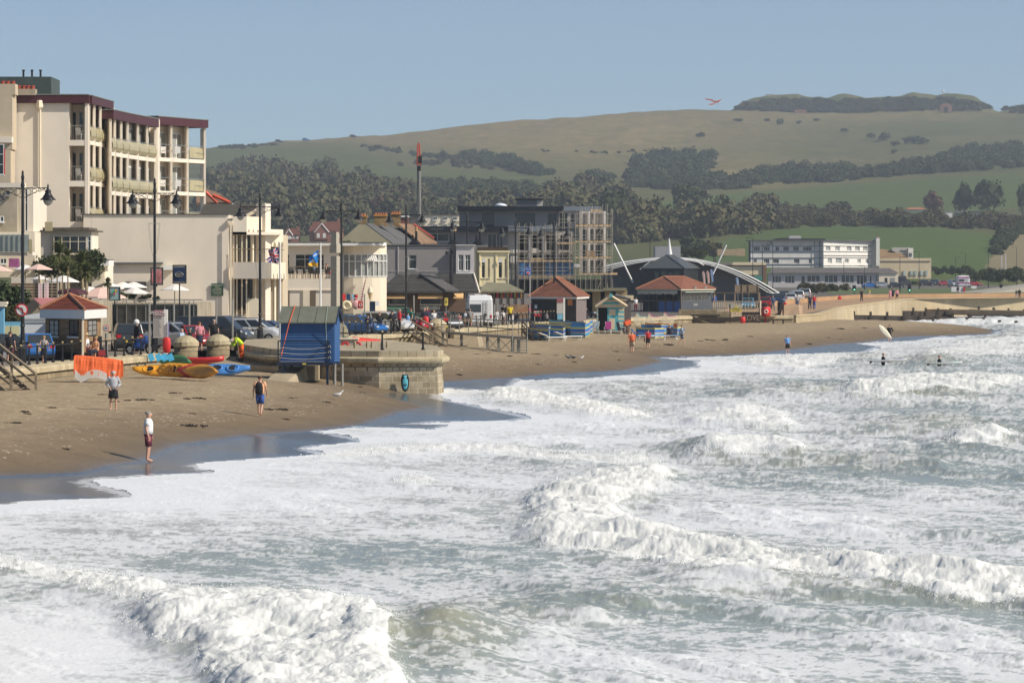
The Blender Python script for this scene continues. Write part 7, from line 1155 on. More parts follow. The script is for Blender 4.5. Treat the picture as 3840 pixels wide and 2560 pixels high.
def stairs(name,a,b_,wid,label,n_,rail=.95,m=WOODG,cat='stairs'):
 a,b_=Vector(a),Vector(b_);t=thing(name,a,label,cat);d=b_-a;h_=Vector((d.x,d.y,0)).normalized();s_=Vector((h_.y,-h_.x,0))
 for sg in(-1,1):
  M=MB();o=s_*wid/2*sg;p0,p1=a+o,b_+o;M.hexa([p0-s_*.04-Vector((0,0,.3)),p1-s_*.04-Vector((0,0,.3)),p1+s_*.04-Vector((0,0,.3)),p0+s_*.04-Vector((0,0,.3)),p0-s_*.04,p1-s_*.04,p1+s_*.04,p0+s_*.04]);M.build('stringer',m,t)
  M=MB();dz=Vector((0,0,rail));M.hexa([p0+dz-s_*.06-Vector((0,0,.09)),p1+dz-s_*.06-Vector((0,0,.09)),p1+dz+s_*.06-Vector((0,0,.09)),p0+dz+s_*.06-Vector((0,0,.09)),p0+dz-s_*.06,p1+dz-s_*.06,p1+dz+s_*.06,p0+dz+s_*.06]);dz*=.5;M.hexa([p0+dz-s_*.03-Vector((0,0,.12)),p1+dz-s_*.03-Vector((0,0,.12)),p1+dz+s_*.03-Vector((0,0,.12)),p0+dz+s_*.03-Vector((0,0,.12)),p0+dz-s_*.03,p1+dz-s_*.03,p1+dz+s_*.03,p0+dz+s_*.03]);M.build('handrail',m,t)
  for k in(0,.5,1):q=p0+(p1-p0)*k;M=MB();M.box(q.x-.06,q.x+.06,q.y-.06,q.y+.06,min(q.z-.2,b_.z-.3),q.z+rail-.1);M.build('post',m,t)
 for k in range(n_):q=a+d*(k+.5)/n_;M=MB();M.cbox(q-Vector((0,0,.05)),(.28,wid-.1,.05),math.atan2(h_.y,h_.x));M.build('tread',m,t)
 return t
stairs('wooden_stairs',P(-90,1330,164),P(88,1475,160),1.3,'weathered wooden stairs down to the sand at the left edge',9);stairs('wooden_stairs',(wx(1530,292),292,2.2),(wx(1650,262),262,1.15),1.1,'weathered wooden stairs to the beach right behind the bastion',9)
t=thing('metal_stair_platform',(wx(1800,290),290,1.1),'grey metal access platform with stair tower standing on the beach','platform');Yq=273;Yr=245;MT=mat('grey_metal',(.22,.215,.19),.55,.15,2)
x0,x1=wx(1655,Yq),wx(1945,Yr);zd0,zd1=wz(1241,Yq),wz(1262,Yr);M=MB();M.hexa([(x0,Yq,zd0-.2),(x1,Yr,zd1-.2),(x1,Yr+1.6,zd1-.2),(x0,Yq+1.6,zd0-.2),(x0,Yq,zd0),(x1,Yr,zd1),(x1,Yr+1.6,zd1),(x0,Yq+1.6,zd0)]);M.build('deck',MT,t)
for side in(0,1.6):
 for h_ in(.5,1.08):M=MB();bar(M,(x0,Yq+side,zd0+h_),(x1,Yr+side,zd1+h_),.03);M.build('handrail',MT,t)
 for k in range(9):f_=k/8;M=MB();x=x0+(x1-x0)*f_;y=Yq+(Yr-Yq)*f_+side;bar(M,(x,y,zd0+(zd1-zd0)*f_),(x,y,zd0+(zd1-zd0)*f_+1.1),.028);M.build('post',MT,t)
for k,(f_,w_)in enumerate(((.02,.1),(.28,.1),(.62,.1),(.76,.1),(.93,.12),(1.0,.12))):
 for side in(0,1.5):x=x0+(x1-x0)*f_;y=Yq+(Yr-Yq)*f_+side;M=MB();M.box(x-w_,x+w_,y-.08,y+.08,.8,zd0+(zd1-zd0)*f_-.2);M.build('leg',MT,t)
M=MB();
for a_,b_ in((.62,.76),(.76,.93)):bar(M,(x0+(x1-x0)*a_,Yq+(Yr-Yq)*a_,1.0),(x0+(x1-x0)*b_,Yq+(Yr-Yq)*b_,zd1-.2),.03);bar(M,(x0+(x1-x0)*a_,Yq+(Yr-Yq)*a_,zd1-.2),(x0+(x1-x0)*b_,Yq+(Yr-Yq)*b_,1.0),.03)
M.build('cross_brace',MT,t)
for k in range(6):M=MB();z=1.1+(zd1-1.1)*k/6;M.cbox((x1+.1,Yr-1.5+k*.25,z),(1.0,.28,.05));M.build('tread',MT,t)
for sg in(-.55,.5):M=MB();bar(M,(x1+.1+sg,Yr-1.6,1.0),(x1+.1+sg,Yr,zd1),.05);bar(M,(x1+.1+sg,Yr-1.6,1.9),(x1+.1+sg,Yr,zd1+1.05),.03);M.build('stair_rail',MT,t)
for x0_,x1_ in((1752,1810),):q=P(x0_,1305,270);t=thing('concrete_block',(q.x,270,1.0),'squat tapering concrete block under the metal platform','block');M=MB();a,b_=wx(1752,266),wx(1810,266);M.hexa([(a,264,.8),(b_-.2,264,.8),(b_+.15,266.5,.8),(a+.3,266.5,.8),(a+.12,264.3,1.9),(b_-.4,264.3,1.9),(b_-.1,266.3,1.9),(a+.4,266.3,1.9)]);M.build('block',CONC,t)
stairs('wooden_stairs',(wx(1972,305),305,1.9),(wx(2012,286),286,1.15),.7,'small dark timber steps between the platform and the windbreaks',7,rail=.7,m=DKW)
# -------- vehicles
TYRE=mat('tyre',(.012,.012,.013),.8,0);ALLOY=mat('alloy',(.45,.45,.46),.3,0,metal=.7);HL=mat('headlamp',(.75,.78,.8),.1,0,spec=.9);TL=mat('tail_lamp',(.5,.01,.015),.2,0,spec=.7);CARGL=mat('car_glass',(.03,.037,.042),.05,0,spec=.8);PLY=mat('plate_yellow',(.7,.5,.05),.5,0)
def paint(name,c,metal=.25):return mat('paint_'+name,c,.28,0,metal=metal,spec=.6,coat=.6)
SHP={'hatch':dict(L=4.0,W=1.74,zb=.92,zr=1.48,c=(.05,.72),r=(.14,.50),hood=.78,nose=.62),'estate':dict(L=4.55,W=1.8,zb=.95,zr=1.50,c=(.02,.68),r=(.07,.50),hood=.80,nose=.64),'suv':dict(L=4.5,W=1.86,zb=1.08,zr=1.68,c=(.02,.70),r=(.08,.52),hood=.98,nose=.80),'mpv':dict(L=4.5,W=1.84,zb=1.05,zr=1.66,c=(.02,.82),r=(.06,.60),hood=.92,nose=.74),'van':dict(L=4.9,W=1.92,zb=1.15,zr=1.95,c=(.0,.86),r=(.01,.68),hood=1.05,nose=.85),'saloon':dict(L=4.5,W=1.8,zb=.93,zr=1.43,c=(.12,.72),r=(.26,.54),hood=.80,nose=.62)}
PROTOC={}
def car(kind,loc,rz,col,label,group='cars parked along the seafront',name=None,panelvan=False):
 key=(kind,panelvan);s_=SHP[kind];L_,W_=s_['L'],s_['W']/2;x=lambda f_:(f_-.5)*L_
 if key not in PROTOC:
  t=lthing(name or('parked_van' if kind=='van' else 'parked_car'),loc,label,'van' if kind=='van' else 'car',group,rz)
  M=MB();st=[(0,.50,.82,.86),(.015,.35,s_['zb']*.95,.95),(.06,.25,s_['zb'],1),(.5,.22,s_['zb'],1),(s_['c'][1]-.03,.22,s_['zb'],1),(s_['c'][1]+.06,.22,s_['hood']+.06,1),(.93,.25,s_['hood']-.06,.97),(.985,.30,s_['nose'],.88),(1,.42,s_['nose']-.12,.78)];rings=[]
  for f_,zl,zt_,wf_ in st:w=W_*wf_;zm=zl+(zt_-zl)*.45;rings.append([(x(f_),-w*.93,zl),(x(f_),-w,zm),(x(f_),-w*.98,zm+(zt_-zm)*.7),(x(f_),-w*.90,zt_),(x(f_),w*.90,zt_),(x(f_),w*.98,zm+(zt_-zm)*.7),(x(f_),w,zm),(x(f_),w*.93,zl)])
  M.skinrings(rings);a0,a1,b0,b1=x(s_['c'][0]),x(s_['c'][1]),x(s_['r'][0]),x(s_['r'][1]);wb,wt,zb,zr=W_*.91,W_*.76,s_['zb']-.03,s_['zr']
  M.hexa([(a0,-wb,zb),(a1,-wb,zb),(a1,wb,zb),(a0,wb,zb),(b0,-wt,zr),(b1,-wt,zr),(b1,wt,zr),(b0,wt,zr)])
  o=M.build('body',col,t,False);md=o.modifiers.new('b','BEVEL');md.width=.05;md.segments=2;md.limit_method='ANGLE';md.angle_limit=R(25)
  def cab(u,v_,side=None):
   lo_=Vector((a0+(a1-a0)*u,0,zb));hi=Vector((b0+(b1-b0)*u,0,zr));p=lo_+(hi-lo_)*v_;w=wb+(wt-wb)*v_;return p,w
  M=MB()
  for sg in(-1,1):
   segs=((.06,.33),(.37,.62),(.66,.94))if kind!='van' or not panelvan else((.74,.95),)
   for u0,u1 in segs:
    q=[]
    for u,v_ in((u0,.14),(u1,.14),(min(u1,.93),.88),(max(u0,.07),.88)):p,w=cab(u,v_);q.append((p.x,sg*(w+.006),p.z))
    if sg>0:q=q[::-1]
    M.add(q,[(0,1,2,3)])
  for u,dx in((1,.008),(0,-.008)):
   if u==0 and panelvan:continue
   q=[]
   for v_,sg in((.12,-1),(.12,1),(.90,1),(.90,-1)):p,w=cab(u,v_);q.append((p.x+dx*1.6,sg*w*.90,p.z+.003))
   M.add(q if u else q[::-1],[(0,1,2,3)])
  M.build('windows',CARGL,t)
  for f_ in(.17,.81):
   for sg in(-1,1):
    M=MB();cx_=x(f_);M.skinrings([[(cx_+math.cos(k*math.pi/8)*r_,sg*W_*wy_,.33+math.sin(k*math.pi/8)*r_)for k in range(16)]for r_,wy_ in((.30,.78),(.33,.82),(.33,1.0),(.22,1.01))][::sg]);wh=M.build('wheel',TYRE,t,False);ROOT[wh.name]=Vector((0,0,0))
    M=MB();M.skinrings([[(cx_+math.cos(k*math.pi/8)*r_,sg*W_*wy_,.33+math.sin(k*math.pi/8)*r_)for k in range(16)]for r_,wy_ in((.21,1.0),(.20,1.02),(.05,1.03))][::sg]);M.build('rim',ALLOY,wh)
  for sg in(-1,1):
   M=MB();M.cbox((x(.975),sg*W_*.66,s_['nose']-.02),(.14,.34,.14),rz=sg*-.35);M.build('headlight',HL,t);M=MB();M.cbox((x(.008),sg*W_*.72,s_['zb']*.86),(.08,.26,.20));M.build('tail_light',TL,t)
   M=MB();M.cbox((x(.66),sg*(W_+.09),s_['zb']+.05),(.10,.20,.13));M.build('wing_mirror',BLACK,t)
  M=MB();M.cbox((x(-.004),0,.62),(.03,.5,.11));M.build('number_plate',PLY,t);M=MB();M.cbox((x(.5),0,.25),(L_*.94,W_*1.7,.16));M.build('sill',BLACK,t)
  if kind in('estate','suv','mpv'):M=MB();[M.path([(b0+.1,sg*wt*.93,zr+.05),(b1-.1,sg*wt*.93,zr+.05)],.022,4)for sg in(-1,1)];M.build('roof_rails',ALLOY,t)
  PROTOC[key]=t
 else:t=dup(PROTOC[key],loc,rz,label,group);t['category']='van' if kind=='van' else 'car';recolour(t,{'body':col})
 t.location=loc;t.rotation_euler=(0,0,rz);return t
def wallY(px):
 k=(px-CX)/F
 for(x0,y0),(x1,y1)in zip(WALL,WALL[1:]):
  d0,d1=x0-k*y0,x1-k*y1
  if d0<=0<=d1 or d1<=0<=d0:return y0+(y1-y0)*d0/(d0-d1+1e-9)
 return 0
def carp(kind,px,Y,rz,col,label,**k):
 if 560<px<2300:Y=max(Y,wallY(px)+6.5)
 return car(kind,(wx(px,Y),Y,land_z(Y)+.005),R(rz),col,label,**k)
C={k:paint(k,v)for k,v in dict(black=(.012,.013,.015),charcoal=(.045,.048,.052),silver=(.42,.44,.46),white=(.75,.76,.76),blue=(.02,.16,.50),navy=(.015,.03,.09),red=(.45,.015,.02),green=(.01,.17,.11),dgreen=(.04,.09,.08),grey=(.15,.165,.19),pale=(.10,.32,.50)).items()}
carp('hatch',22,186,62,C['black'],'dark hatchback at the far left edge behind the man with the rucksack');carp('hatch',120,188,112,C['blue'],'bright blue hatchback with glowing tail lamp beside the nearest lamp column')
carp('suv',478,212,100,C['charcoal'],'charcoal family car seen from behind, yellow plate, beside the motorcyclist');carp('mpv',640,218,-24,C['silver'],'silver people carrier behind the white tourist board');carp('hatch',722,213,-58,C['red'],'red hatchback half hidden by the women at the gate pillars')
carp('van',805,227,-12,C['charcoal'],'long dark grey van with roof rack behind the gate pillars');carp('mpv',950,230,-14,C['white'],'pale people carrier in front of the dark grey van, nearest the sweeper');carp('suv',905,248,-10,C['grey'],'steel grey estate parked furthest back, against the blank cream wall');carp('saloon',1010,246,-12,C['navy'],'dark navy car between the lamp and the blue hut');carp('hatch',975,249,5,C['charcoal'],'small dark car deep behind the pale people carrier')
carp('hatch',690,232,80,C['black'],'black car behind the silver people carrier');carp('estate',1085,258,-8,C['grey'],'grey car just left of the flag pole')
carp('hatch',1362,268,-36,C['blue'],'vivid blue hatchback right of the blue hut with sun glinting on its windscreen');carp('estate',1318,276,-20,C['dgreen'],'dark green estate with roof bars behind the vivid blue hatchback');carp('mpv',1450,281,-30,C['white'],'white car nose down between the two men in black');carp('van',1490,292,-10,C['green'],'emerald green van in front of the snack bar');carp('hatch',1405,283,-25,C['navy'],'dark blue car under the emerald van');carp('saloon',1520,286,-30,C['red'],'dark red car low in front of the emerald van')
carp('hatch',1600,294,-30,C['black'],'black car in front of the snack bar awnings');carp('estate',1660,284,-60,C['grey'],'blue grey car by the yellow arrow sign');carp('suv',1730,309.5,92,C['navy'],'tall dark blue car beside the campervan seen from behind');carp('hatch',1690,290,80,C['charcoal'],'dark car partly behind the camera post');carp('saloon',1570,297,0,C['silver'],'silver roofed car under the right hand awning')
carp('saloon',2010,388,5,C['red'],'red car showing above the tiled kiosk roof line');carp('mpv',2180,385,-80,C['black'],'black car with raised tailgate at the foot of the scaffolding');carp('hatch',2225,384,-70,C['grey'],'grey blue car right of the raised tailgate')
carp('hatch',2805,455,-98,C['pale'],'pale blue hatchback facing the deck posts');carp('hatch',2870,470,85,C['red'],'red car behind the right end of the sun deck');carp('suv',2920,490,-95,C['navy'],'dark blue car in the car park right of the stout lamp post');carp('hatch',2958,505,95,C['white'],'white hatchback, first of the pale row beside the curved roof end');carp('mpv',2986,520,95,C['white'],'white people carrier, second of the pale row');carp('suv',3012,545,95,C['silver'],'silver off roader at the right end of the pale row');carp('estate',2895,500,85,C['black'],'black estate deep in the car park behind the red one');carp('estate',2940,530,-95,C['charcoal'],'dark estate with a roof box behind the pale row')
for px,Y,c,k,lb in((3265,860,'blue','saloon','blue car in front of the glazed lounge'),(3315,860,'silver','estate','silver estate before the cream end of the lounge'),(3360,855,'black','hatch','black hatchback at the right end of the lounge'),(3475,930,'black','suv','black car left in the group by the fort wall'),(3515,940,'navy','suv','dark blue car in the middle of the group by the fort wall'),(3545,935,'red','hatch','red car in the group by the fort wall'),(3655,930,'red','hatch','dark red car right of the white camper'),(3575,905,'silver','van','grey fronted van left of the white camper')):carp(k,px,Y,8 if px!=3575 else-80,C[c],lb)
for x,y,c,lb in((642,329,'navy','tiny dark car alone on the ridge road at the left'),(704,326,'blue','tiny blue car in the middle of the ridge road'),(813,318,'black','tiny black car right on the ridge road')):g=onhill(x*D,y*D);car('estate',(g.x,g.y-4,g.z+.6),R(5),C[c],lb,'cars on the ridge road').scale=(1.6,)*3
t=lthing('white_box_van',(wx(118,197),197,1.9),'plain white box van standing behind the brick kiosk','van',rz=0);M=MB();s_=F/197;x0,x1=-34/s_,58/s_;M.hexa([(x0,0,.35),(x1,0,.35),(x1,2.2,.35),(x0,2.2,.35),(x0+.05,.05,2.35),(x1,.05,2.55),(x1,2.15,2.55),(x0+.05,2.15,2.35)]);o=M.build('body',mat('van_white',(.78,.79,.80),.4,.03),t);M=MB();M.box(x0-.02,x1,-.02,0.01,1.95,1.99);M.box(x0-.02,x1,-.02,.01,2.15,2.18);M.build('seam',STEEL,t)
for x in(x0+.3,x1-.6):M=MB();M.skinrings([[(x+math.cos(k*math.pi/7)*r_,y_,.33+math.sin(k*math.pi/7)*r_)for k in range(14)]for r_,y_ in((.3,.2),(.33,-.02),(.1,-.04))]);M.build('wheel',TYRE,t)
def camper(px,Y,label,rz=0,sc_=1,accent=None):
 t=lthing('campervan',(wx(px,Y),Y,land_z(Y)),label,'campervan',rz=rz);M=MB();M.hexa([(-1.1,0,.4),(1.1,0,.4),(1.1,5,.4),(-1.1,5,.4),(-1.1,0,2.3),(1.1,0,2.3),(1.1,5,2.3),(-1.1,5,2.3)]);M.hexa([(-1.1,.0,2.31),(1.1,.0,2.31),(1.1,5,2.31),(-1.1,5,2.31),(-1.0,.25,2.85),(1.0,.25,2.85),(1.0,4.8,2.85),(-1.0,4.8,2.85)]);o=M.build('body',mat('van_white',(0,0,0)),t);md=o.modifiers.new('b','BEVEL');md.width=.1;md.segments=3
 M=MB();M.box(-.95,.05,-.02,.01,1.35,2.05);M.build('rear_window',CARGL,t);M=MB();M.box(1.09,1.12,1.0,1.9,1.4,2.0);M.box(1.09,1.12,3.2,4.2,1.4,2.0);M.build('side_window',CARGL,t);M=MB()
 for x in(.3,.6):M.tube((x,-.06,.8),(x,-.06,2.4),.02,n=4)
 for k in range(6):M.tube((.3,-.06,.95+k*.26),(.6,-.06,.95+k*.26),.015,n=4)
 M.build('ladder',STEEL,t);M=MB();M.box(-.5,.1,1,1.6,2.85,2.98);M.box(.2,.7,2,2.5,2.85,2.95);M.build('roof_vent',PALEG,t)
 for sg in(-1,1):M=MB();M.box(sg*.95-.08,sg*.95+.08,-.03,.02,.8,1.1);M.build('tail_light',TL,t);M=MB();M.skinrings([[(sg*1.0+dx,1+math.cos(k*math.pi/7)*.34,.34+math.sin(k*math.pi/7)*.34)for k in range(14)]for dx in(-.1,.1)]);M.build('wheel',TYRE,t)
 if accent:M=MB();M.box(-1.12,1.12,-.03,-.01,2.3,2.6);M.box(-1.12,1.12,-.03,-.01,.9,1.2);M.build('stripe',accent,t)
 return t
camper(1802,310.5,'white campervan with rear ladder parked below the yellow building',R(3));c=camper(3615,890,'white and magenta campervan in the far car park by the green mound',0,1,mat('magenta',(.45,.04,.25),.5,.1));c.scale=(1.4,1,1.05)
t=lthing('dark_truck',(wx(3382,900),900,land_z(900)),'dark grey truck cab at the right end of the lounge before the fort wall','truck');M=MB();M.box(-1.5,1.2,0,4,.5,2.9);M.hexa([(1.2,0,.5),(3.0,0,.5),(3.0,4,.5),(1.2,4,.5),(1.2,0,2.2),(2.2,0,1.6),(2.2,4,1.6),(1.2,4,2.2)]);M.build('body',mat('truck_grey',(.07,.08,.09),.5,.1),t);M=MB();M.box(-.6,.9,-.03,0,1.7,2.5);M.build('window',CARGL,t)
for x in(-.6,2.0):M=MB();M.skinrings([[(x+math.cos(k*math.pi/7)*.5,y_,.5+math.sin(k*math.pi/7)*.5)for k in range(14)]for y_ in(.3,-.05)]);M.build('wheel',TYRE,t)
def motorcycle(loc,rz,label):
 t=lthing('motorcycle',loc,label,'motorcycle',rz=rz)
 for x in(-.65,.72):M=MB();M.torus((x,0,.31),.26,.06,Matrix.Rotation(R(90),3,'X'),16,6);w_=M.build('wheel',TYRE,t,True);ROOT[w_.name]=Vector((0,0,0));M=MB();M.tube((x,-.03,.31),(x,.03,.31),.14,n=10);M.build('hub',ALLOY,w_)
 M=MB();M.cbox((0,0,.5),(.55,.3,.35));M.cbox((.1,0,.82),(.5,.28,.22));M.lathe((.45,0,.55),[(.05,0),(.2,.15),(.18,.4),(.08,.55)],8,sy=.9);M.build('fairing',mat('blue_fairing',(.02,.08,.35),.3,.05,spec=.6),t,True);M=MB();M.cbox((-.4,0,.80),(.6,.26,.1),ry=-.15);M.build('seat',BLACK,t)
 M=MB();M.tube((.72,-.08,.31),(.5,-.08,.95),.025);M.tube((.72,.08,.31),(.5,.08,.95),.025);M.tube((.45,-.35,1.02),(.45,.35,1.02),.02);M.build('fork',BLACK,t);return t
motorcycle((wx(522,202),202,1.91),R(-25),'blue and black motorcycle parked beside the charcoal car')
# -------- people
def skin(name,nodes,edges,mt,par=None,sub=1):
 ks=list(nodes);vs=[nodes[k][0]for k in ks];me=bpy.data.meshes.new(name);me.from_pydata([tuple(v)for v in vs],[(ks.index(a),ks.index(b_))for a,b_ in edges],[]);o=bpy.data.objects.new(name,me);sc.collection.objects.link(o)
 md=o.modifiers.new('s','SKIN');md.use_smooth_shade=True
 for i,k in enumerate(ks):r_=nodes[k][1];o.data.skin_vertices[0].data[i].radius=r_ if isinstance(r_,tuple)else(r_,r_);o.data.skin_vertices[0].data[i].use_root=(i==0)
 if sub:o.modifiers.new('u','SUBSURF').levels=sub;o.modifiers['u'].render_levels=sub
 dg=bpy.context.evaluated_depsgraph_get();nm=bpy.data.meshes.new_from_object(o.evaluated_get(dg));bpy.data.objects.remove(o);nm.materials.clear();nm.materials.append(mt);nm.polygons.foreach_set('use_smooth',[True]*len(nm.polygons));q=bpy.data.objects.new(name,nm);sc.collection.objects.link(q)
 if par is not None:q.parent=par
 return q
V3=lambda x,y,z:Vector((x,y,z))
def joints(pose):
 J=dict(pel=V3(0,0,.95),wai=V3(0,0,1.10),che=V3(0,0,1.30),nec=V3(0,.0,1.47),hea=V3(0,-.02,1.62),top=V3(0,-.0,1.71))
 for s_,n_ in((-1,'R'),(1,'L')):J.update({'sh'+n_:V3(.17*s_,0,1.42),'el'+n_:V3(.25*s_,.03,1.14),'wr'+n_:V3(.27*s_,-.04,.89),'hi'+n_:V3(.09*s_,0,.88),'kn'+n_:V3(.11*s_,-.01,.49),'an'+n_:V3(.12*s_,.03,.09),'to'+n_:V3(.14*s_,-.13,.03)})
 if pose=='walk':J['knL']=V3(.1,-.16,.52);J['anL']=V3(.1,-.22,.11);J['toL']=V3(.11,-.40,.07);J['knR']=V3(-.1,.03,.50);J['anR']=V3(-.1,.30,.16);J['toR']=V3(-.1,.20,.03);J['elL']=V3(.25,.14,1.16);J['wrL']=V3(.26,.12,.91);J['elR']=V3(-.25,-.08,1.15);J['wrR']=V3(-.25,-.24,.95)
 if pose=='pockets':
  for s_,n_ in((-1,'R'),(1,'L')):J['el'+n_]=V3(.30*s_,.06,1.16);J['wr'+n_]=V3(.17*s_,-.12,1.0)
 if pose=='lean':
  for k in('wai','che','nec','hea','top'):J[k]+=V3(0,-.9*(J[k].z-.95)*.45,-.06*(J[k].z-.95)*2)
  for s_,n_ in((-1,'R'),(1,'L')):J['sh'+n_]=V3(.17*s_,-.2,1.36);J['el'+n_]=V3(.25*s_,-.34,1.12);J['wr'+n_]=V3(.14*s_,-.52,1.02)
 if pose=='bend':
  J.update(wai=V3(0,-.1,1.06),che=V3(0,-.28,1.20),nec=V3(0,-.44,1.24),hea=V3(0,-.56,1.18),top=V3(0,-.63,1.13))
  for s_,n_ in((-1,'R'),(1,'L')):J['sh'+n_]=V3(.17*s_,-.36,1.22);J['el'+n_]=V3(.2*s_,-.45,.98);J['wr'+n_]=V3(.1*s_,-.55,.82)
 if pose=='sit':
  for k in('pel','wai','che','nec','hea','top'):J[k]+=V3(0,0,-.45)
  for s_,n_ in((-1,'R'),(1,'L')):J['sh'+n_]+=V3(0,0,-.45);J['el'+n_]=V3(.23*s_,-.05,.72);J['wr'+n_]=V3(.13*s_,-.28,.62);J['hi'+n_]=V3(.09*s_,-.04,.47);J['kn'+n_]=V3(.11*s_,-.46,.50);J['an'+n_]=V3(.11*s_,-.44,.09);J['to'+n_]=V3(.12*s_,-.60,.04)
 if pose=='board':J['elR']=V3(-.34,.0,1.18);J['wrR']=V3(-.38,-.16,1.0);J['elL']=V3(.30,.02,1.17);J['wrL']=V3(.40,-.02,.95)
 if pose=='wade':J['elL']=V3(.24,-.16,1.16);J['wrL']=V3(.20,-.42,1.06);J['elR']=V3(-.24,-.14,1.16);J['wrR']=V3(-.18,-.38,1.06)
 return J
SKIN=mat('skin_fair',(.58,.33,.235),.6,.05);SKIN2=mat('skin_tanned',(.42,.21,.13),.6,.05)
HAIR={k:mat('hair_'+k,v,.7,.15,20)for k,v in dict(dark=(.03,.02,.015),grey=(.28,.27,.26),fair=(.45,.32,.16),brown=(.10,.05,.03),red=(.25,.09,.04)).items()}
TXT={k:mat('cloth_'+k,v,.85,.08,6)for k,v in dict(white=(.72,.72,.74),grey=(.30,.30,.32),lgrey=(.42,.43,.47),navy=(.02,.025,.05),black=(.014,.014,.016),red=(.50,.03,.04),orange=(.75,.17,.07),peach=(.74,.40,.22),blue=(.05,.10,.35),sky=(.16,.35,.68),pale=(.38,.48,.62),maroon=(.15,.03,.055),beige=(.42,.33,.22),pink=(.60,.25,.28),yellow=(.70,.55,.04),hivis=(.55,.75,.03),hvor=(.85,.13,.02),olive=(.08,.07,.035),jeans=(.06,.09,.17),green=(.03,.20,.12)).items()}
def body(par,J,skm):
 n_={};n_['pel']=(J['pel'],(.14,.105));n_['wai']=(J['wai'],(.13,.10));n_['che']=(J['che'],(.17,.11));n_['nec']=(J['nec'],.052);n_['hea']=(J['hea'],(.078,.092));n_['top']=(J['top'],(.062,.07));e=[('pel','wai'),('wai','che'),('che','nec'),('nec','hea'),('hea','top')]
 up=(J['top']-J['nec']).normalized();fw=V3(0,-1,0);fw=(fw-up*fw.dot(up)).normalized();n_['nose']=(J['hea']+fw*.105-up*.01,.012);e.append(('hea','nose'))
 for s_ in('R','L'):
  sg=-1 if s_=='R' else 1
  for k,r_ in(('sh',.058),('el',.040),('wr',.027),('hi',.082),('kn',.055),('an',.038),('to',.030)):n_[k+s_]=(J[k+s_],r_)
  e+=[('che','sh'+s_),('sh'+s_,'el'+s_),('el'+s_,'wr'+s_),('pel','hi'+s_),('hi'+s_,'kn'+s_),('kn'+s_,'an'+s_),('an'+s_,'to'+s_)]
  d=(J['wr'+s_]-J['el'+s_]).normalized();side=V3(0,-1,0)if abs(d.y)<.8 else V3(1,0,0);side=(side-d*side.dot(d)).normalized();pal=d.cross(side)*sg;pm=J['wr'+s_]+d*.075;n_['pa'+s_]=(pm,(.032,.018));e.append(('wr'+s_,'pa'+s_))
  for i,(o_,l_)in enumerate(((-.027,.065),(-.009,.078),(.009,.072),(.027,.055))):a=pm+side*o_+d*.03;b_=a+d*l_*.6+pal*-.018;c=a+d*l_*.95+pal*-.045;n_['f%d%s'%(i,s_)]=(a,.0085);n_['g%d%s'%(i,s_)]=(b_,.0085);n_['h%d%s'%(i,s_)]=(c,.007);e+=[('pa'+s_,'f%d%s'%(i,s_)),('f%d%s'%(i,s_),'g%d%s'%(i,s_)),('g%d%s'%(i,s_),'h%d%s'%(i,s_))]
  n_['th'+s_]=(J['wr'+s_]+d*.045+side*.04,.010);n_['ti'+s_]=(J['wr'+s_]+d*.085+side*.058,.008);e+=[('wr'+s_,'th'+s_),('th'+s_,'ti'+s_)]
  n_['ea'+s_]=(J['hea']+V3(.088*sg,.01,0),.012);e.append(('hea','ea'+s_))
 return skin('body',n_,e,skm,par)
def mixv(a,b_,f_):return a+(b_-a)*f_
PPL={};PN=[0]
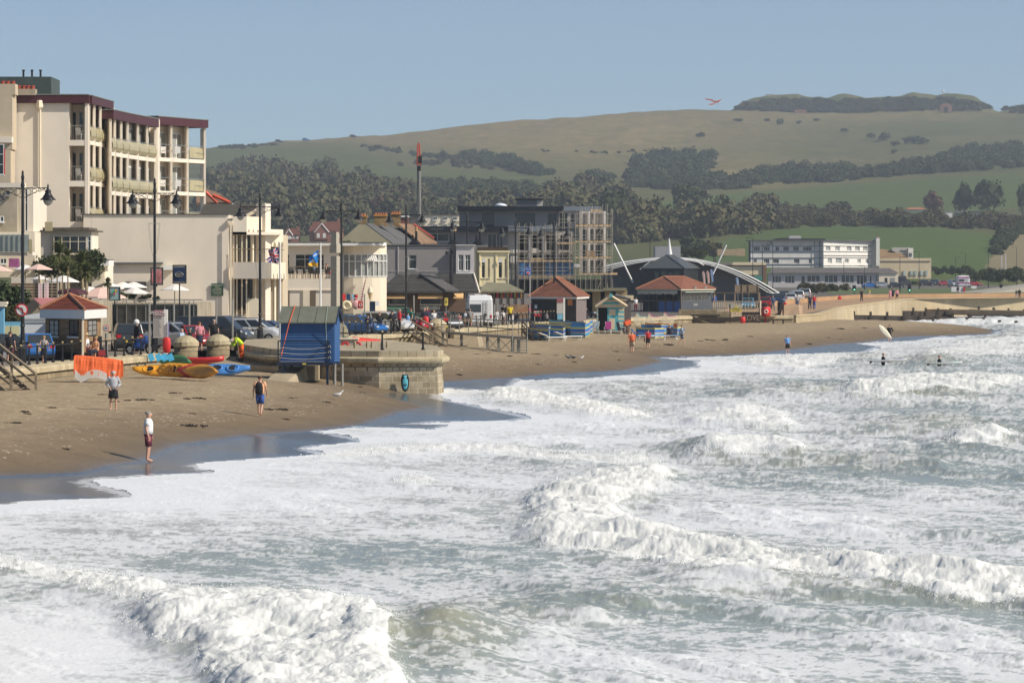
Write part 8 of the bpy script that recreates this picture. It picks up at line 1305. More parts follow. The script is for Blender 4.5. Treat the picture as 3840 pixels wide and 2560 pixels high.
def person(loc,rz,pose,label,top=('t','white'),bot=('s','navy'),hair='dark',skn=None,scale=1.0,extra=None,hat=None,shoes=True,stout=1.0,group=None,hood=False,cat='person'):
 J=joints(pose);t=lthing('person',loc,label,cat,group,rz);t.scale=(scale*stout,scale*stout,scale);body(t,J,skn or SKIN);ty,tc=top;m_=TXT[tc]
 M=MB();up0=(J['che']-J['wai']).normalized();low=mixv(J['wai'],J['pel'],1.0 if ty!='j' else 1.25);sp_=[(low,.19,.145),(J['wai'],.18,.145),(mixv(J['wai'],J['che'],.5),.19,.145),(J['che'],.205,.145),(mixv(J['che'],J['nec'],.55),.205,.125),(mixv(J['che'],J['nec'],.82),.13,.10),(mixv(J['che'],J['nec'],.97),.07,.065)]
 def rings_(sp_):
  out=[]
  for i,(p,rx,ry)in enumerate(sp_):
   d=(sp_[min(i+1,len(sp_)-1)][0]-sp_[max(i-1,0)][0]).normalized();ey=d.cross(V3(1,0,0)).normalized();out.append([p+V3(1,0,0)*math.cos(k*math.pi/7)*rx+ey*math.sin(k*math.pi/7)*ry for k in range(14)])
  return out
 M.skinrings(rings_(sp_))
 if ty!='v':
  for s_ in 'RL':
   q=J['sh'+s_];e_=J['el'+s_];w_=J['wr'+s_];M.ball(mixv(q,e_,.04),.085,8,6)
   if ty=='t':M.tube(mixv(q,e_,-.05),mixv(q,e_,.62),.078,.070,9)
   else:M.tube(mixv(q,e_,-.05),e_,.078,.060,9);M.ball(e_,.060,8,5);M.tube(e_,mixv(e_,w_,.94),.060,.045,9)
 M.build('shirt' if ty in 'tv' else 'jacket',m_,t,True);bt,bc=bot
 if bt=='k':
  M=MB();c=J['pel'];M.lathe((c.x,c.y,c.z-.42),[(.23,0),(.22,.1),(.19,.35),(.165,.5)],12,sy=.75);M.build('skirt',TXT[bc],t,True)
 else:
  M=MB();M.skinrings(rings_([(J['pel']-up0*.06,.165,.13),(J['pel'],.178,.138),(mixv(J['pel'],J['wai'],.75),.165,.13)]))
  for s_ in 'RL':
   q=J['hi'+s_];k_=J['kn'+s_];a_=J['an'+s_];M.ball(q,.10,8,6)
   if bt=='s':M.tube(q,mixv(q,k_,.86),.105,.088,10)
   else:M.tube(q,k_,.102,.075,10);M.ball(k_,.075,8,5);M.tube(k_,mixv(k_,a_,.95),.075,.058,10)
  M.build('shorts' if bt=='s' else 'trousers',TXT[bc],t,True)
 h_=J['hea'];tp=J['top'];up=(tp-J['nec']).normalized()
 if hood:skin('hood',dict(a=(h_+V3(0,.04,-.05),(.13,.12)),b=(h_+V3(0,.035,.04),(.135,.13)),c=(tp+V3(0,.02,.015),(.10,.11))),[('a','b'),('b','c')],m_,t)
 elif hat=='helmet':M=MB();M.ball(h_+up*.04,.15,10,7,(1,1.1,1.05));M.build('helmet',SWH if hair!='red' else RED,t,True)
 elif hat=='straw':M=MB();M.lathe(h_+V3(0,0,.06),[(.17,0),(.16,.02),(.09,.03),(.085,.10),(.02,.12)],12);M.build('hat',mat('straw',(.55,.42,.22),.85,.2,10),t,True)
 elif hat=='cap':M=MB();M.ball(h_+up*.05+V3(0,.01,0),.105,10,6,(1,1.1,.95));M.cbox(h_+up*.06+V3(0,-.12,0),(.12,.12,.015));M.build('cap',PALEG,t,True)
 else:skin('hair',dict(a=(h_+V3(0,.05,-.03),(.105,.08)),b=(h_+up*.05+V3(0,.022,0),(.118,.115)),c=(tp+up*.01+V3(0,.005,0),(.095,.10))),[('a','b'),('b','c')],HAIR[hair],t)
 if shoes:
  for s_ in 'RL':skin('shoe',dict(a=(J['an'+s_]+V3(0,.02,-.05),.045),b=(J['to'+s_]+V3(0,0,.01),.04)),[('a','b')],TXT['black']if bt!='s' else TXT['grey'],t,1)
 if extra=='pack':M=MB();c=mixv(J['wai'],J['che'],.55)+V3(0,.20,0);M.lathe(c-V3(0,0,.27),[(.02,0),(.15,.02),(.17,.12),(.165,.34),(.12,.48),(.02,.53)],10,sy=.6);[M.path([J['che']+V3(x,.12,.12),J['che']+V3(x,-.02,.17),J['che']+V3(x,-.15,.02),c+V3(x*1.1,.0,-.15)],.018,4)for x in(-.11,.11)];M.build('rucksack',TXT['black']if tc!='black' else TXT['sky'],t,True)
 if extra=='bag':M=MB();M.cbox(J['wrL']+V3(.06,0,-.08),(.08,.30,.34));M.build('handbag',TXT['navy'],t)
 if extra=='stripebag':M=MB();M.cbox(J['wrL']+V3(.07,0,-.04),(.10,.28,.5));M.build('striped_bag',stripemat('bag_stripes',[(0,(.02,.02,.04)),(.5,(.75,.75,.72))],.09),t)
 return t
def bp_(px,py,rz,pose,label,h_=None,**k):g=GB(px,py);return person(g,R(rz),pose,label,scale=(h_ or 1.74)/1.76,shoes=k.pop('shoes',False),**k)
def pr(px,pyh,Y,rz,pose,label,**k):
 if 1300<px<2250:Y=max(Y,wallY(px)+(1.0 if pose=='lean' else 1.6))
 z=land_z(Y)+.02;h_=wz(pyh,Y)-z;base={'lean':1.55,'sit':1.31,'bend':1.3}.get(pose,1.76);return person((wx(px,Y),Y,z),R(rz),pose,label,scale=min(max(h_/base,.72),1.12),**k)
bp_(425,1538,8,'pockets','woman in a grey hooded top and black skirt facing the camera on the sand',1.66,top=('j','lgrey'),bot=('k','black'),hood=True);bp_(556,1732,88,'stand','stout man in a white shirt and maroon shorts standing sideways at the water edge',1.8,top=('t','white'),bot=('s','maroon'),hair='grey',stout=1.12)
bp_(975,1562,172,'walk','man in a peach shirt and blue shorts walking away with a black rucksack',1.78,top=('t','peach'),bot=('s','blue'),hair='brown',extra='pack');bp_(2370,1325,176,'walk','man in a bright orange shirt and beige shorts strolling on the sand',1.8,top=('t','orange'),bot=('s','beige'),hair='grey',stout=1.1);bp_(2430,1328,182,'walk','person in a red top and black shorts beside the orange shirted man',1.62,top=('t','red'),bot=('s','black'),hair='brown',extra='bag')
bp_(2556,1300,95,'walk','person in a pale blue shirt and denim shorts walking to the right past the loungers',1.68,top=('l','pale'),bot=('s','jeans'),hair='brown');bp_(2953,1328,5,'stand','youth in a light blue t-shirt and black shorts alone on the sand by the surf',1.62,top=('t','sky'),bot=('s','black'),hair='brown')
s8=bp_(3336,1283,190,'board','surfer in a short black wetsuit carrying a cream surfboard along the sand',1.74,top=('l','black'),bot=('s','black'),hair='brown')
def surfboard(loc,rz,label,m,tilt=0,L_=2.4,m2=None,roll=0.0):
 t=lthing('surfboard',loc,label,'surfboard',rz=rz);t.rotation_euler=(roll,tilt,rz);M=MB();rings=[]
 for f_,w_,z_ in((0,.02,0),(.04,.14,0),(.2,.25,0),(.5,.29,0),(.78,.22,.03),(.95,.09,.10),(1,.01,.14)):rings.append([((f_-.5)*L_,-w_,z_),((f_-.5)*L_,-w_*.6,z_-.04),((f_-.5)*L_,w_*.6,z_-.04),((f_-.5)*L_,w_,z_),((f_-.5)*L_,w_*.6,z_+.035),((f_-.5)*L_,-w_*.6,z_+.035)])
 M.skinrings(rings);M.build('board',m,t,True)
 if m2:M=MB();M.skinrings([[(x*.9,y*.98,z+.008)for x,y,z in r[3:]]+[(r[5][0]*.9,r[5][1]*.98,r[5][2]-.01),(r[3][0]*.9,r[3][1],r[3][2]-.01)]for r in rings[1:-1]]);M.build('deck_colour',m2,t)
 for y in(-.1,0,.1):M=MB();M.hexa([(-.5*L_+.2,y-.008,-.03),(-.5*L_+.4,y-.008,-.03),(-.5*L_+.4,y+.008,-.03),(-.5*L_+.2,y+.008,-.03),(-.5*L_+.15,y-.006,-.16),(-.5*L_+.25,y-.006,-.16),(-.5*L_+.25,y+.006,-.16),(-.5*L_+.15,y+.006,-.16)]);M.build('fin',BLACK,t)
 return t
CRM=mat('board_cream',(.62,.57,.44),.35,.05,spec=.6);g=GB(3336,1283);sb=surfboard(g+V3(-.50,-.30,1.02),0,'cream surfboard with black patches held under the arm of the standing surfer',CRM,R(48),1.85,None,R(75))
def sea_pt(px,py):return G(px,py,0.0)
for px,py,lb,m_,m2,rz,lb2 in((3312,1370,'surfer in black wading beside a white and blue board',mat('board_white',(.75,.75,.74),.35,.05,spec=.6),mat('board_blue',(.08,.12,.55),.4,.05),3,'long white surfboard with a blue deck, left one in the waves'),(3522,1380,'surfer in black wading beside a turquoise board, right one in the waves',mat('board_white',(0,0,0)),mat('board_turq',(.05,.55,.62),.4,.05),4,'long pale surfboard with a turquoise deck, right one in the waves')):
 q=sea_pt(px,py);person((q.x,q.y,-.82),R(88),'wade',lb,top=('l','black'),bot=('l','black'),hair='red',shoes=False,group='surfers wading in the waves');surfboard(q+V3(.25,-.42,.34),R(rz),lb2,m_,0,2.9 if px<3400 else 2.7,m2,R(-16))
pr(38,1240,179,175,'stand','man with a rucksack and red shorts walking away at the left edge',top=('t','navy'),bot=('s','maroon'),hair='brown',extra='pack');pr(165,1256,180,178,'walk','fair haired woman in a grey sleeveless top with a striped bag behind the railing',top=('v','grey'),bot=('k','navy'),hair='fair',extra='stripebag')
pr(322,1246,187.5,70,'sit','man in a white shirt and straw hat sitting against the brick kiosk',top=('t','white'),bot=('s','red'),hat='straw');pr(360,1258,187.2,-40,'sit','fair haired woman sitting beside the man in the straw hat',top=('v','peach'),bot=('l','navy'),hair='fair',skn=SKIN2)
pr(513,1181,203.5,-60,'stand','motorcyclist in black leathers and a white helmet',top=('l','black'),bot=('l','black'),hat='helmet');pr(681,1219,207.6,70,'sit','grey haired man in a pale blue shirt sitting by the left gate pillar',top=('l','pale'),bot=('l','navy'),hair='grey');pr(712,1222,209,-80,'sit','man in dark clothes sitting back to back with the pale blue shirt',top=('l','black'),bot=('l','black'),hair='grey',skn=SKIN2)
pr(748,1204,208.3,195,'stand','woman in a pink top and navy skirt between the two gate pillars',top=('l','pink'),bot=('k','navy'),hair='red');pr(802,1194,213,15,'stand','woman in sunglasses and black top with a blue handbag behind the right gate pillar',top=('t','black'),bot=('l','black'),hair='grey',extra='bag')
g=(wx(905,204.2),204.2,1.43);person(g,R(-62),'bend','street sweeper in a yellow hi-vis jacket and orange trousers',top=('l','hivis'),bot=('l','hvor'),hat='cap',scale=1.08,shoes=True)
t=thing('broom',(wx(893,204),204,1.43),'thin broom held by the street sweeper','broom');M=MB();bar(M,P(886,1248,203.7),P(898,1346,203.7),.02);M.build('handle',WOODG,t);M=MB();M.cbox(P(899,1347,203.7),(.45,.12,.12));M.build('brush',BLACK,t)
PR=[(1424,1176,267,182,'lean','man in a dark hooded coat leaning on the railing, left of the black hood',('j','black'),('l','navy'),'red'),(1472,1172,270,190,'lean','person in a black hood leaning on the railing, right one of the two in black',('j','black'),('l','black'),'dark'),(1530,1170,279,185,'walk','person with a bright blue rucksack at the railing above the wooden stairs',('t','black'),('l','black'),'dark'),(1592,1152,291,10,'stand','stout man in a navy striped jumper and red trousers by the railing',('l','navy'),('l','red'),'grey'),(1601,1144,297,170,'stand','bald man behind the navy striped jumper',('t','maroon'),('l','black'),'fair'),(1627,1162,294,20,'stand','fair haired woman in a white t-shirt beside the navy jumper',('t','white'),('l','jeans'),'fair'),(1668,1168,299,-60,'stand','person in a red top by the start of the metal platform',('t','red'),('s','black'),'brown'),(1690,1160,303,200,'stand','man in black with a red bag behind the metal platform rail',('t','black'),('l','black'),'dark'),(1722,1178,300,20,'stand','child in pink behind the metal platform rail',('t','pink'),('s','pink'),'fair'),(1762,1156,301,182,'stand','grey haired man in a pale grey shirt seen from behind over the platform',('t','grey'),('s','beige'),'grey'),(1862,1160,305,160,'stand','woman in white trousers over the platform rail',('l','white'),('l','white'),'brown'),(1886,1163,306,20,'stand','white haired person in a cream top beside the woman in white',('t','white'),('l','beige'),'grey'),(1912,1104,322,178,'stand','person in a bright yellow top behind the low bar wall',('t','yellow'),('l','black'),'brown'),(1890,1106,324,170,'stand','man in black to the left of the yellow top',('t','black'),('s','grey'),'dark'),(1978,1158,352,200,'stand','pale dressed woman at the left corner of the tiled kiosk',('l','pale'),('l','lgrey'),'fair'),(2200,1163,357,-40,'stand','man in a red and navy jacket right of the tiled kiosk',('j','navy'),('l','navy'),'grey'),(2384,1114,424,20,'stand','youth in white at the left post of the tiled cafe',('t','white'),('l','maroon'),'dark'),(1498,1122,272,100,'stand','grey haired man in a red jacket in front of the snack bar counter',('l','red'),('l','black'),'grey'),(1541,1132,271,-70,'stand','person in green by the snack bar lamp',('t','green'),('l','black'),'red'),(2680,1068,450,20,'stand','man in a blue tabard by the corner of the tiled cafe',('l','blue'),('l','jeans'),'fair'),(2898,1094,440,10,'walk','person in blue walking past the stout lamp post',('l','jeans'),('l','jeans'),'brown'),(3037,1088,445,185,'walk','man in dark clothes, left one of the strolling pair',('t','navy'),('l','navy'),'red'),(3053,1093,447,170,'walk','person in red and blue, right one of the strolling pair',('t','red'),('l','blue'),'fair'),(3231,1084,520,10,'stand','man in black beside the green traffic light',('t','black'),('l','black'),'dark'),(3260,1086,590,0,'stand','person in a pale yellow top on the lawn beyond the orange wall',('t','yellow'),('l','white'),'brown'),(3338,1084,528,20,'walk','person in a pink and white top, left of the trio on the far promenade',('t','pink'),('k','pink'),'brown'),(3348,1080,530,175,'walk','tall man in navy in the middle of the trio on the far promenade',('t','navy'),('s','black'),'dark'),(3364,1082,526,190,'walk','stout person in pink with black shorts, right of the trio on the far promenade',('t','pink'),('s','black'),'dark'),(3823,1082,560,185,'stand','person in black at the right edge of the promenade',('l','black'),('l','black'),'dark'),(3812,1085,562,180,'walk','person in brown beside the one in black at the right edge',('l','olive'),('l','grey'),'brown'),(3754,1050,700,180,'stand','distant person in black on the rising path by the sandy cliff',('l','black'),('l','black'),'dark'),(3592,1072,600,10,'stand','distant person between the white barriers',('t','navy'),('l','grey'),'dark')]
for px,ph,Y,rz,po,lb,tp_,bt_,hr in PR:pr(px,ph,Y,rz,po,lb,top=tp_,bot=bt_,hair=hr,extra='pack' if 'blue rucksack' in lb else None)
pr(1820,1155,302,200,'lean','cyclist in a brown jacket and red helmet astride a bicycle',top=('j','olive'),bot=('l','black'),hair='red',hat='helmet')
for px,py,rz,po,lb,tp_,bt_,hr in((3135,1176,60,'sit','person sitting on the shingle left of the striped shelter',('t','olive'),('s','black'),'brown'),(3194,1166,-60,'sit','child in white sitting right of the striped shelter',('t','white'),('s','pink'),'fair'),(3219,1163,-40,'sit','child in pink on the shingle by the bending adult',('t','pink'),('s','red'),'brown'),(3240,1175,60,'bend','adult in a white top bending over on the shingle',('t','white'),('s','navy'),'dark')):g=GB(px,py);g.z-=(.42 if po=='sit' else 0);person(g,R(rz),po,lb,top=tp_,bot=bt_,hair=hr,shoes=False,scale=1 if 'child' not in lb else.8)
# -------- beach things
def hull(name,par,m,L_,W_,Hh,deck=True,n=10):
 M=MB();rings=[]
 for k in range(n+1):
  f_=k/n;w=W_/2*max(.03,math.sin(math.pi*min(max(f_,.01),.99))**.62);ri=Hh*.55*(abs(f_-.5)*2)**2.6;x=(f_-.5)*L_;rings.append([(x,-w,Hh*.6+ri),(x,-w*.8,Hh*.22+ri),(x,-w*.3,ri*.9),(x,w*.3,ri*.9),(x,w*.8,Hh*.22+ri),(x,w,Hh*.6+ri),(x,w*.6,Hh*.82+ri),(x,-w*.6,Hh*.82+ri)])
 M.skinrings(rings);return M.build(name,m,par,True)
def kayak(px,py,rz,roll,label,m,L_=3.0,z_=.05,seat=True,m2=None):
 g=GB(px,py);t=lthing('kayak',g+V3(0,0,z_),label,'kayak','kayaks drawn up on the sand',R(rz));t.rotation_euler=(R(roll),0,R(rz));hull('hull',t,m,L_,.78,.34)
 if seat:
  for x in(-.35,.55):M=MB();M.torus((x,0,.31),.24,.05,Matrix.Diagonal((1.3,.9,1)),14,6);w_=M.build('cockpit_rim',m2 or m,t,True);M=MB();M.lathe((x,0,.27),[(.02,0),(.27,.01),(.27,.03),(.02,.035)],12);M.build('seat_well',DARK,t)
 return t
YK=mat('kayak_yellow',(.80,.36,.02),.4,.06,spec=.5);RK=mat('kayak_red',(.55,.03,.03),.4,.1,spec=.5);OK_=mat('kayak_fire',(.62,.14,.03),.4,.5,.9,spec=.5);BK=mat('kayak_blue',(.07,.24,.62),.4,.25,1,spec=.5)
kayak(735,1392,172,20,'bright red kayak lying behind the stack',RK,3.2,.45,False);kayak(672,1402,135,-75,'green nosed kayak peeping out of the stack',mat('kayak_green',(.06,.22,.08),.4,.2,spec=.5),2.6,.62,False);kayak(838,1414,-6,48,'blue and white kayak at the right end of the stack',BK,3.0,.30,True)
k1=kayak(600,1419,166,-48,'nearest yellow kayak lying on its side beside the orange covered pile',YK,2.9,.30)
for px,lb,m_,st_ in((652,'second yellow kayak in the stack',YK,1),(676,'third yellow kayak in the stack',YK,1),(700,'last yellow kayak, touching the red ones',YK,1),(724,'dark red kayak next to the yellow ones',OK_,0),(746,'red and orange kayak in the middle of the stack',RK,0),(768,'yellow edged red kayak at the front of the stack',mat('kayak_sunset',(.60,.28,.03),.4,.4,1.2,spec=.5),0)):kayak(px,1420+(px-650)*.06,134,-72,lb,m_,2.7,.42,bool(st_))
Mi=(Matrix.Translation(k1.location)@k1.rotation_euler.to_matrix().to_4x4()).inverted()
for i,x in enumerate((572,600,622,645)):
 g=GB(x,1404);M=MB();Rz=Matrix.Translation(g+V3(0,0,.78))@Matrix.Rotation(R(-25),4,'Y');M.v=[];M.cbox((0,0,.18),(.30,.05,.40),rx=R(-25));M.cbox((0,-.15,0),(.28,.3,.05));M.v=[tuple(Mi@Rz@Vector(p))for p in M.v];M.build('seat',mat('seat_blue',(.10,.48,.72),.5,.1),k1)
Yq=173.5;zb=bz(wx(370,Yq),Yq);t=thing('sun_lounger_stack',(wx(370,Yq),Yq,zb),'stack of curved white plastic loungers under the orange cover','stacked loungers')
for k in range(8):
 M=MB();z=zb+.0+k*.05;q=[]
 for i in range(13):x=wx(283,Yq)+i/12*(wx(415,Yq)-wx(283,Yq));q.append((x,Yq,z+.24*max(0,math.sin((i-2.5)/9*math.pi))+(.25 if i==0 else.1 if i==1 else 0)))
 for a,b_ in zip(q,q[1:]):y0_=Yq-.30+k*.006;M.hexa([(a[0],y0_,a[2]),(b_[0],y0_,b_[2]),(b_[0],Yq+.7,b_[2]),(a[0],Yq+.7,a[2]),(a[0],y0_,a[2]+.045),(b_[0],y0_,b_[2]+.045),(b_[0],Yq+.7,b_[2]+.045),(a[0],Yq+.7,a[2]+.045)])
 M.build('lounger',mat('plastic_white',(.74,.72,.68),.5,.1),t)
t=thing('orange_cover',(wx(370,Yq),Yq,zb+.8),'wrinkled orange tarpaulin cover over the stacked loungers, near the hooded woman','tarpaulin');n_=16;V=[];f_=[]
n_=40;cf=lambda i,j:.05*(vn(np.array([i*.33]),np.array([j*.25+3.]))[0]-.5)+.03*(vn(np.array([i*.9]),np.array([j*.3+9.]))[0]-.5)
rows_=[(Yq-.22,1402,1420),(Yq-.2,1385,1405),(Yq-.17,1365,1386),(Yq-.13,1348,1368),(Yq-.06,1337,1357),(Yq-.05,1336.6,1356.6),(Yq+.4,1331,1351),(Yq+.9,1336,1356),(Yq+.95,1400,1415)]
for j,(y,l,r_)in enumerate(rows_):
 for i in range(n_+1):u=i/n_;x=wx(279+(455-279)*u,Yq);V.append((x+cf(i+50,j)*.6,y+cf(i,j)*(1.1 if j<4 else.4)-.05*(j<2),wz(l+(r_-l)*u-3*math.sin(u*math.pi)*(j>3)+(60*cf(i*.7,1)if j==0 else 12*cf(i,j)),Yq)))
for j in range(len(rows_)-1):
 for i in range(n_):a=j*(n_+1)+i;f_.append((a,a+1,a+n_+2,a+n_+1))
M=MB();M.add(V,f_);o=M.build('cover',ORANGE,t,False);md=o.modifiers.new('s','SOLIDIFY');md.thickness=.02
WB=stripemat('windbreak_stripes',[(0,(.62,.50,.10)),(.08,(.04,.22,.50)),(.22,(.10,.42,.42)),(.30,(.60,.30,.30)),(.36,(.03,.16,.50)),(.56,(.62,.56,.12)),(.66,(.05,.28,.55)),(.80,(.03,.18,.52))],1.35,2,.7)
def windbreak(pts,h_,label,z0=None,m=WB):
 q=[GB(*p)for p in pts];t=lthing('windbreak',q[0],label,'windbreak','striped windbreaks on the sand');o0=q[0]
 M=MB();k=0
 for a,b_ in zip(q,q[1:]):
  n_=5;L_=b_-a;nn_=V3(L_.y,-L_.x,0).normalized();prev=None
  for i in range(n_+1):
   p=a+L_*i/n_-o0+nn_*(.10*math.sin(math.pi*i/n_)*(1 if k%2 else-1));cur=((p.x,p.y,p.z+.06),(p.x,p.y,p.z+h_-.05*math.sin(math.pi*i/n_)))
   if prev:dz=nn_*.012;M.hexa([prev[0],cur[0],tuple(Vector(cur[0])+dz),tuple(Vector(prev[0])+dz),prev[1],cur[1],tuple(Vector(cur[1])+dz),tuple(Vector(prev[1])+dz)])
   prev=cur
  k+=1
 M.build('cloth',m,t)
 for p in q:M=MB();bar(M,p-o0+V3(0,0,-.1),p-o0+V3(0,0,h_+.1),.022);M.build('pole',WOODG,t)
 return t
windbreak([(1976,1268),(2022,1275),(2058,1278),(2064,1262)],.98,'striped windbreak furthest left, its front panel facing the sea');windbreak([(1990,1246),(2050,1250),(2105,1254),(2145,1262)],.95,'long low striped windbreak behind the leftmost one');windbreak([(2064,1270),(2112,1272),(2118,1262),(2150,1266)],.95,'striped windbreak in the middle of the left cluster')
windbreak([(2060,1240),(2098,1243),(2130,1246),(2162,1249),(2195,1252)],1.1,'rearmost tall striped windbreak against the wall');windbreak([(2142,1266),(2194,1268),(2212,1258),(2222,1250)],1.25,'tall striped windbreak closest to the turquoise hut');windbreak([(2385,1266),(2420,1268),(2455,1270),(2490,1268)],.95,'striped windbreak behind the blue loungers');windbreak([(2405,1248),(2445,1250),(2480,1252),(2525,1252)],.90,'second striped windbreak behind the blue loungers');windbreak([(2500,1262),(2540,1265),(2560,1258)],.92,'short striped windbreak right of the sunbather')
windbreak([(2420,1236),(2470,1238),(2540,1240)],.7,'plain orange windbreak behind the striped ones',m=mat('orange_cloth',(.75,.15,.03),.7,.1));q=GB(3150,1166);windbreak([(3115,1160),(3150,1164),(3188,1166)],1.0,'blue green striped shelter on the shingle by the far groyne')
def lounger(px,py,rz,label,m,back=35):
 t=lthing('sun_lounger',GB(px,py),label,'sun lounger','sun loungers on the sand',R(rz));M=MB();M.box(-.6,1.1,-.3,.3,.33,.38);M.build('seat',m,t);M=MB();M.cbox((-.95,0,.60),(.75,.6,.05),ry=R(back));M.build('backrest',m,t)
 for x in(-.55,.9):
  for y in(-.27,.27):M=MB();bar(M,(x,y,0),(x+.1,y,.34),.03);M.build('leg',WHITE,t)
 M=MB()
 for y in(-.31,.31):bar(M,(-.65,y,.33),(1.12,y,.33),.025)
 M.build('frame',WHITE,t);return t
LBL=mat('lounger_blue',(.04,.16,.60),.6,.1);lounger(2418,1272,8,'empty blue and white lounger behind the orange shirted man',LBL,50);lounger(2452,1275,5,'second blue and white lounger lying flatter beside it',LBL,12);lounger(2515,1272,170,'blue lounger with the sunbather in a hat',LBL,50);lounger(2075,1280,20,'white framed lounger poking out of the left windbreaks',WHITE,20);lounger(2135,1276,20,'second white framed lounger right of the left windbreaks',WHITE,20)
g=GB(2512,1270);g.z-=.05;person(g,R(200),'sit','sunbather in a straw hat reclining on a blue lounger',top=('t','navy'),bot=('s','olive'),hat='straw',shoes=False)
def garden_chair(px,py,rz,label,m,first=[None]):
 g=GB(px,py)
 if first[0]is None:
  t=lthing('garden_chair',g,label,'chair','fabric chairs outside the striped hut',R(rz));M=MB();M.box(-.27,.27,-.25,.25,.42,.46);M.build('seat',m,t);M=MB();M.cbox((0,.33,.80),(.54,.03,.72),rx=R(-12));M.build('backrest',m,t)
  for x in(-.29,.29):
   for y in(-.25,.25):M=MB();bar(M,(x,y,0),(x,y*.8,.44),.022);M.build('leg',WHITE,t)
   M=MB();M.path([(x,-.22,.42),(x,-.25,.66),(x,.26,.68),(x,.42,1.15)],.02,4);M.build('armrest',WHITE,t)
  first[0]=t;return t
 t=dup(first[0],g,R(rz),label,'fabric chairs outside the striped hut');recolour(t,{'seat':m,'backrest':m});return t
MG=mat('magenta_fabric',(.50,.07,.30),.7,.05);garden_chair(2279,1252,188,'magenta chair facing away in front of the striped hut door',MG);garden_chair(2318,1249,150,'second magenta chair half behind the grey one',MG);garden_chair(2330,1254,120,'dark grey fabric chair with white frame right of the magenta ones',mat('grey_fabric',(.10,.12,.16),.7,.05));garden_chair(2232,1250,195,'pale blue grey chair left of the striped hut door',mat('pale_fabric',(.36,.42,.48),.7,.05))
t=thing('orange_basket',GB(2350,1250)+V3(0,0,.5),'tilted orange crate resting on a barrel beside the grey chair','crate');M=MB();M.cbox(GB(2352,1250)+V3(0,0,1.0),(.6,.5,.4),rz=.4,ry=R(-25));M.build('crate',mat('crate_orange',(.72,.12,.03),.6,.2,6),t);t=thing('wooden_barrel',GB(2348,1252),'dark wooden barrel under the orange crate','barrel');M=MB();M.lathe(GB(2348,1252),[(.22,0),(.34,.35),(.30,.75),(.26,.8)],10);M.build('barrel',mat('barrel',(.10,.06,.045),.8,.3,3),t)
for k,(px,py,lb)in enumerate(((2404,1183,'leftmost of the three stacks of slatted chairs, turquoise top'),(2450,1184,'middle stack of slatted chairs below the tiled cafe, pink top'),(2508,1182,'right hand stack of slatted chairs, pink top'))):
 Yq=364;t=thing('chair_stack',(wx(px,Yq),Yq,bz(wx(px,Yq),Yq)),lb,'stacked chairs','stacks of chairs below the tiled cafe');w_=.72
 for i in range(9):
  M=MB();z=bz(wx(px,Yq),Yq)+.15+i*.11;x=wx(px,Yq)-w_+i*.05;o_=.02*i
  M.path([(x-.1,Yq,z+.45),(x+.25,Yq,z+.02),(x+.75,Yq,z+.02),(x+1.05,Yq,z-.12)],.03,4);M.path([(x-.1,Yq+.6,z+.45),(x+.25,Yq+.6,z+.02),(x+.75,Yq+.6,z+.02)],.03,4);M.hexa([(x,Yq,z+.3),(x+.25,Yq,z),(x+.25,Yq+.6,z),(x,Yq+.6,z+.3),(x,Yq,z+.34),(x+.25,Yq,z+.04),(x+.25,Yq+.6,z+.04),(x,Yq+.6,z+.34)]);M.box(x+.26,x+.8,Yq,Yq+.6,z,z+.04)
  M.build('chair',PCREAM if i<8 else(TQ if k==0 else MG),t)
 for i in range(0,8,2):M=MB();z=bz(wx(px,Yq),Yq)+.2+i*.11;x=wx(px,Yq)-w_+.35;M.box(x,x+.4,Yq+.1,Yq+.5,z+.055,z+.085);M.build('cushion',(mat('cushion_green',(.06,.16,.13),.8,.1),mat('cushion_red',(.3,.05,.06),.8,.1))[i//2%2],t)
t=thing('garden_terrace',(wx(80,220),212,1.9),'raised hotel garden terrace behind the brown fence and palms','terrace');M=MB();M.box(wx(-300,212),wx(262,212),210,234.5,1.9,4.9);M.build('terrace',STAIN,t)
t=thing('garden_terrace',(wx(480,240),237,1.9),'raised terrace under the white parasols behind the glass screen','terrace');M=MB();M.box(wx(332,237),wx(720,237),236.6,252.2,1.9,4.6);M.build('terrace',STAIN,t)
PAR=mat('parasol_white',(.78,.74,.70),.8,.05);PPK=mat('parasol_pink',(.74,.52,.45),.8,.05)
def parasol(px,pyt,hw,Y,label,m,ribs=8):
 zg_=4.6 if Y>230 else 4.9;r_=hw*Y/F;zt_=wz(pyt,Y);t=lthing('parasol',(wx(px,Y),Y,zg_),label,'parasol','parasols in the hotel garden');M=MB();z=zt_-zg_;rg=[[(math.cos(2*math.pi*i/ribs)*q,math.sin(2*math.pi*i/ribs)*q,zz)for i in range(ribs)]for q,zz in((r_,z-r_*.42),(r_*.98,z-r_*.36),(r_*.2,z-.03),(.04,z))];M.skinrings(rg);M.build('canopy',m,t);M=MB();bar(M,(0,0,0),(0,0,z-.1),.03);M.build('pole',WOODG,t);return t
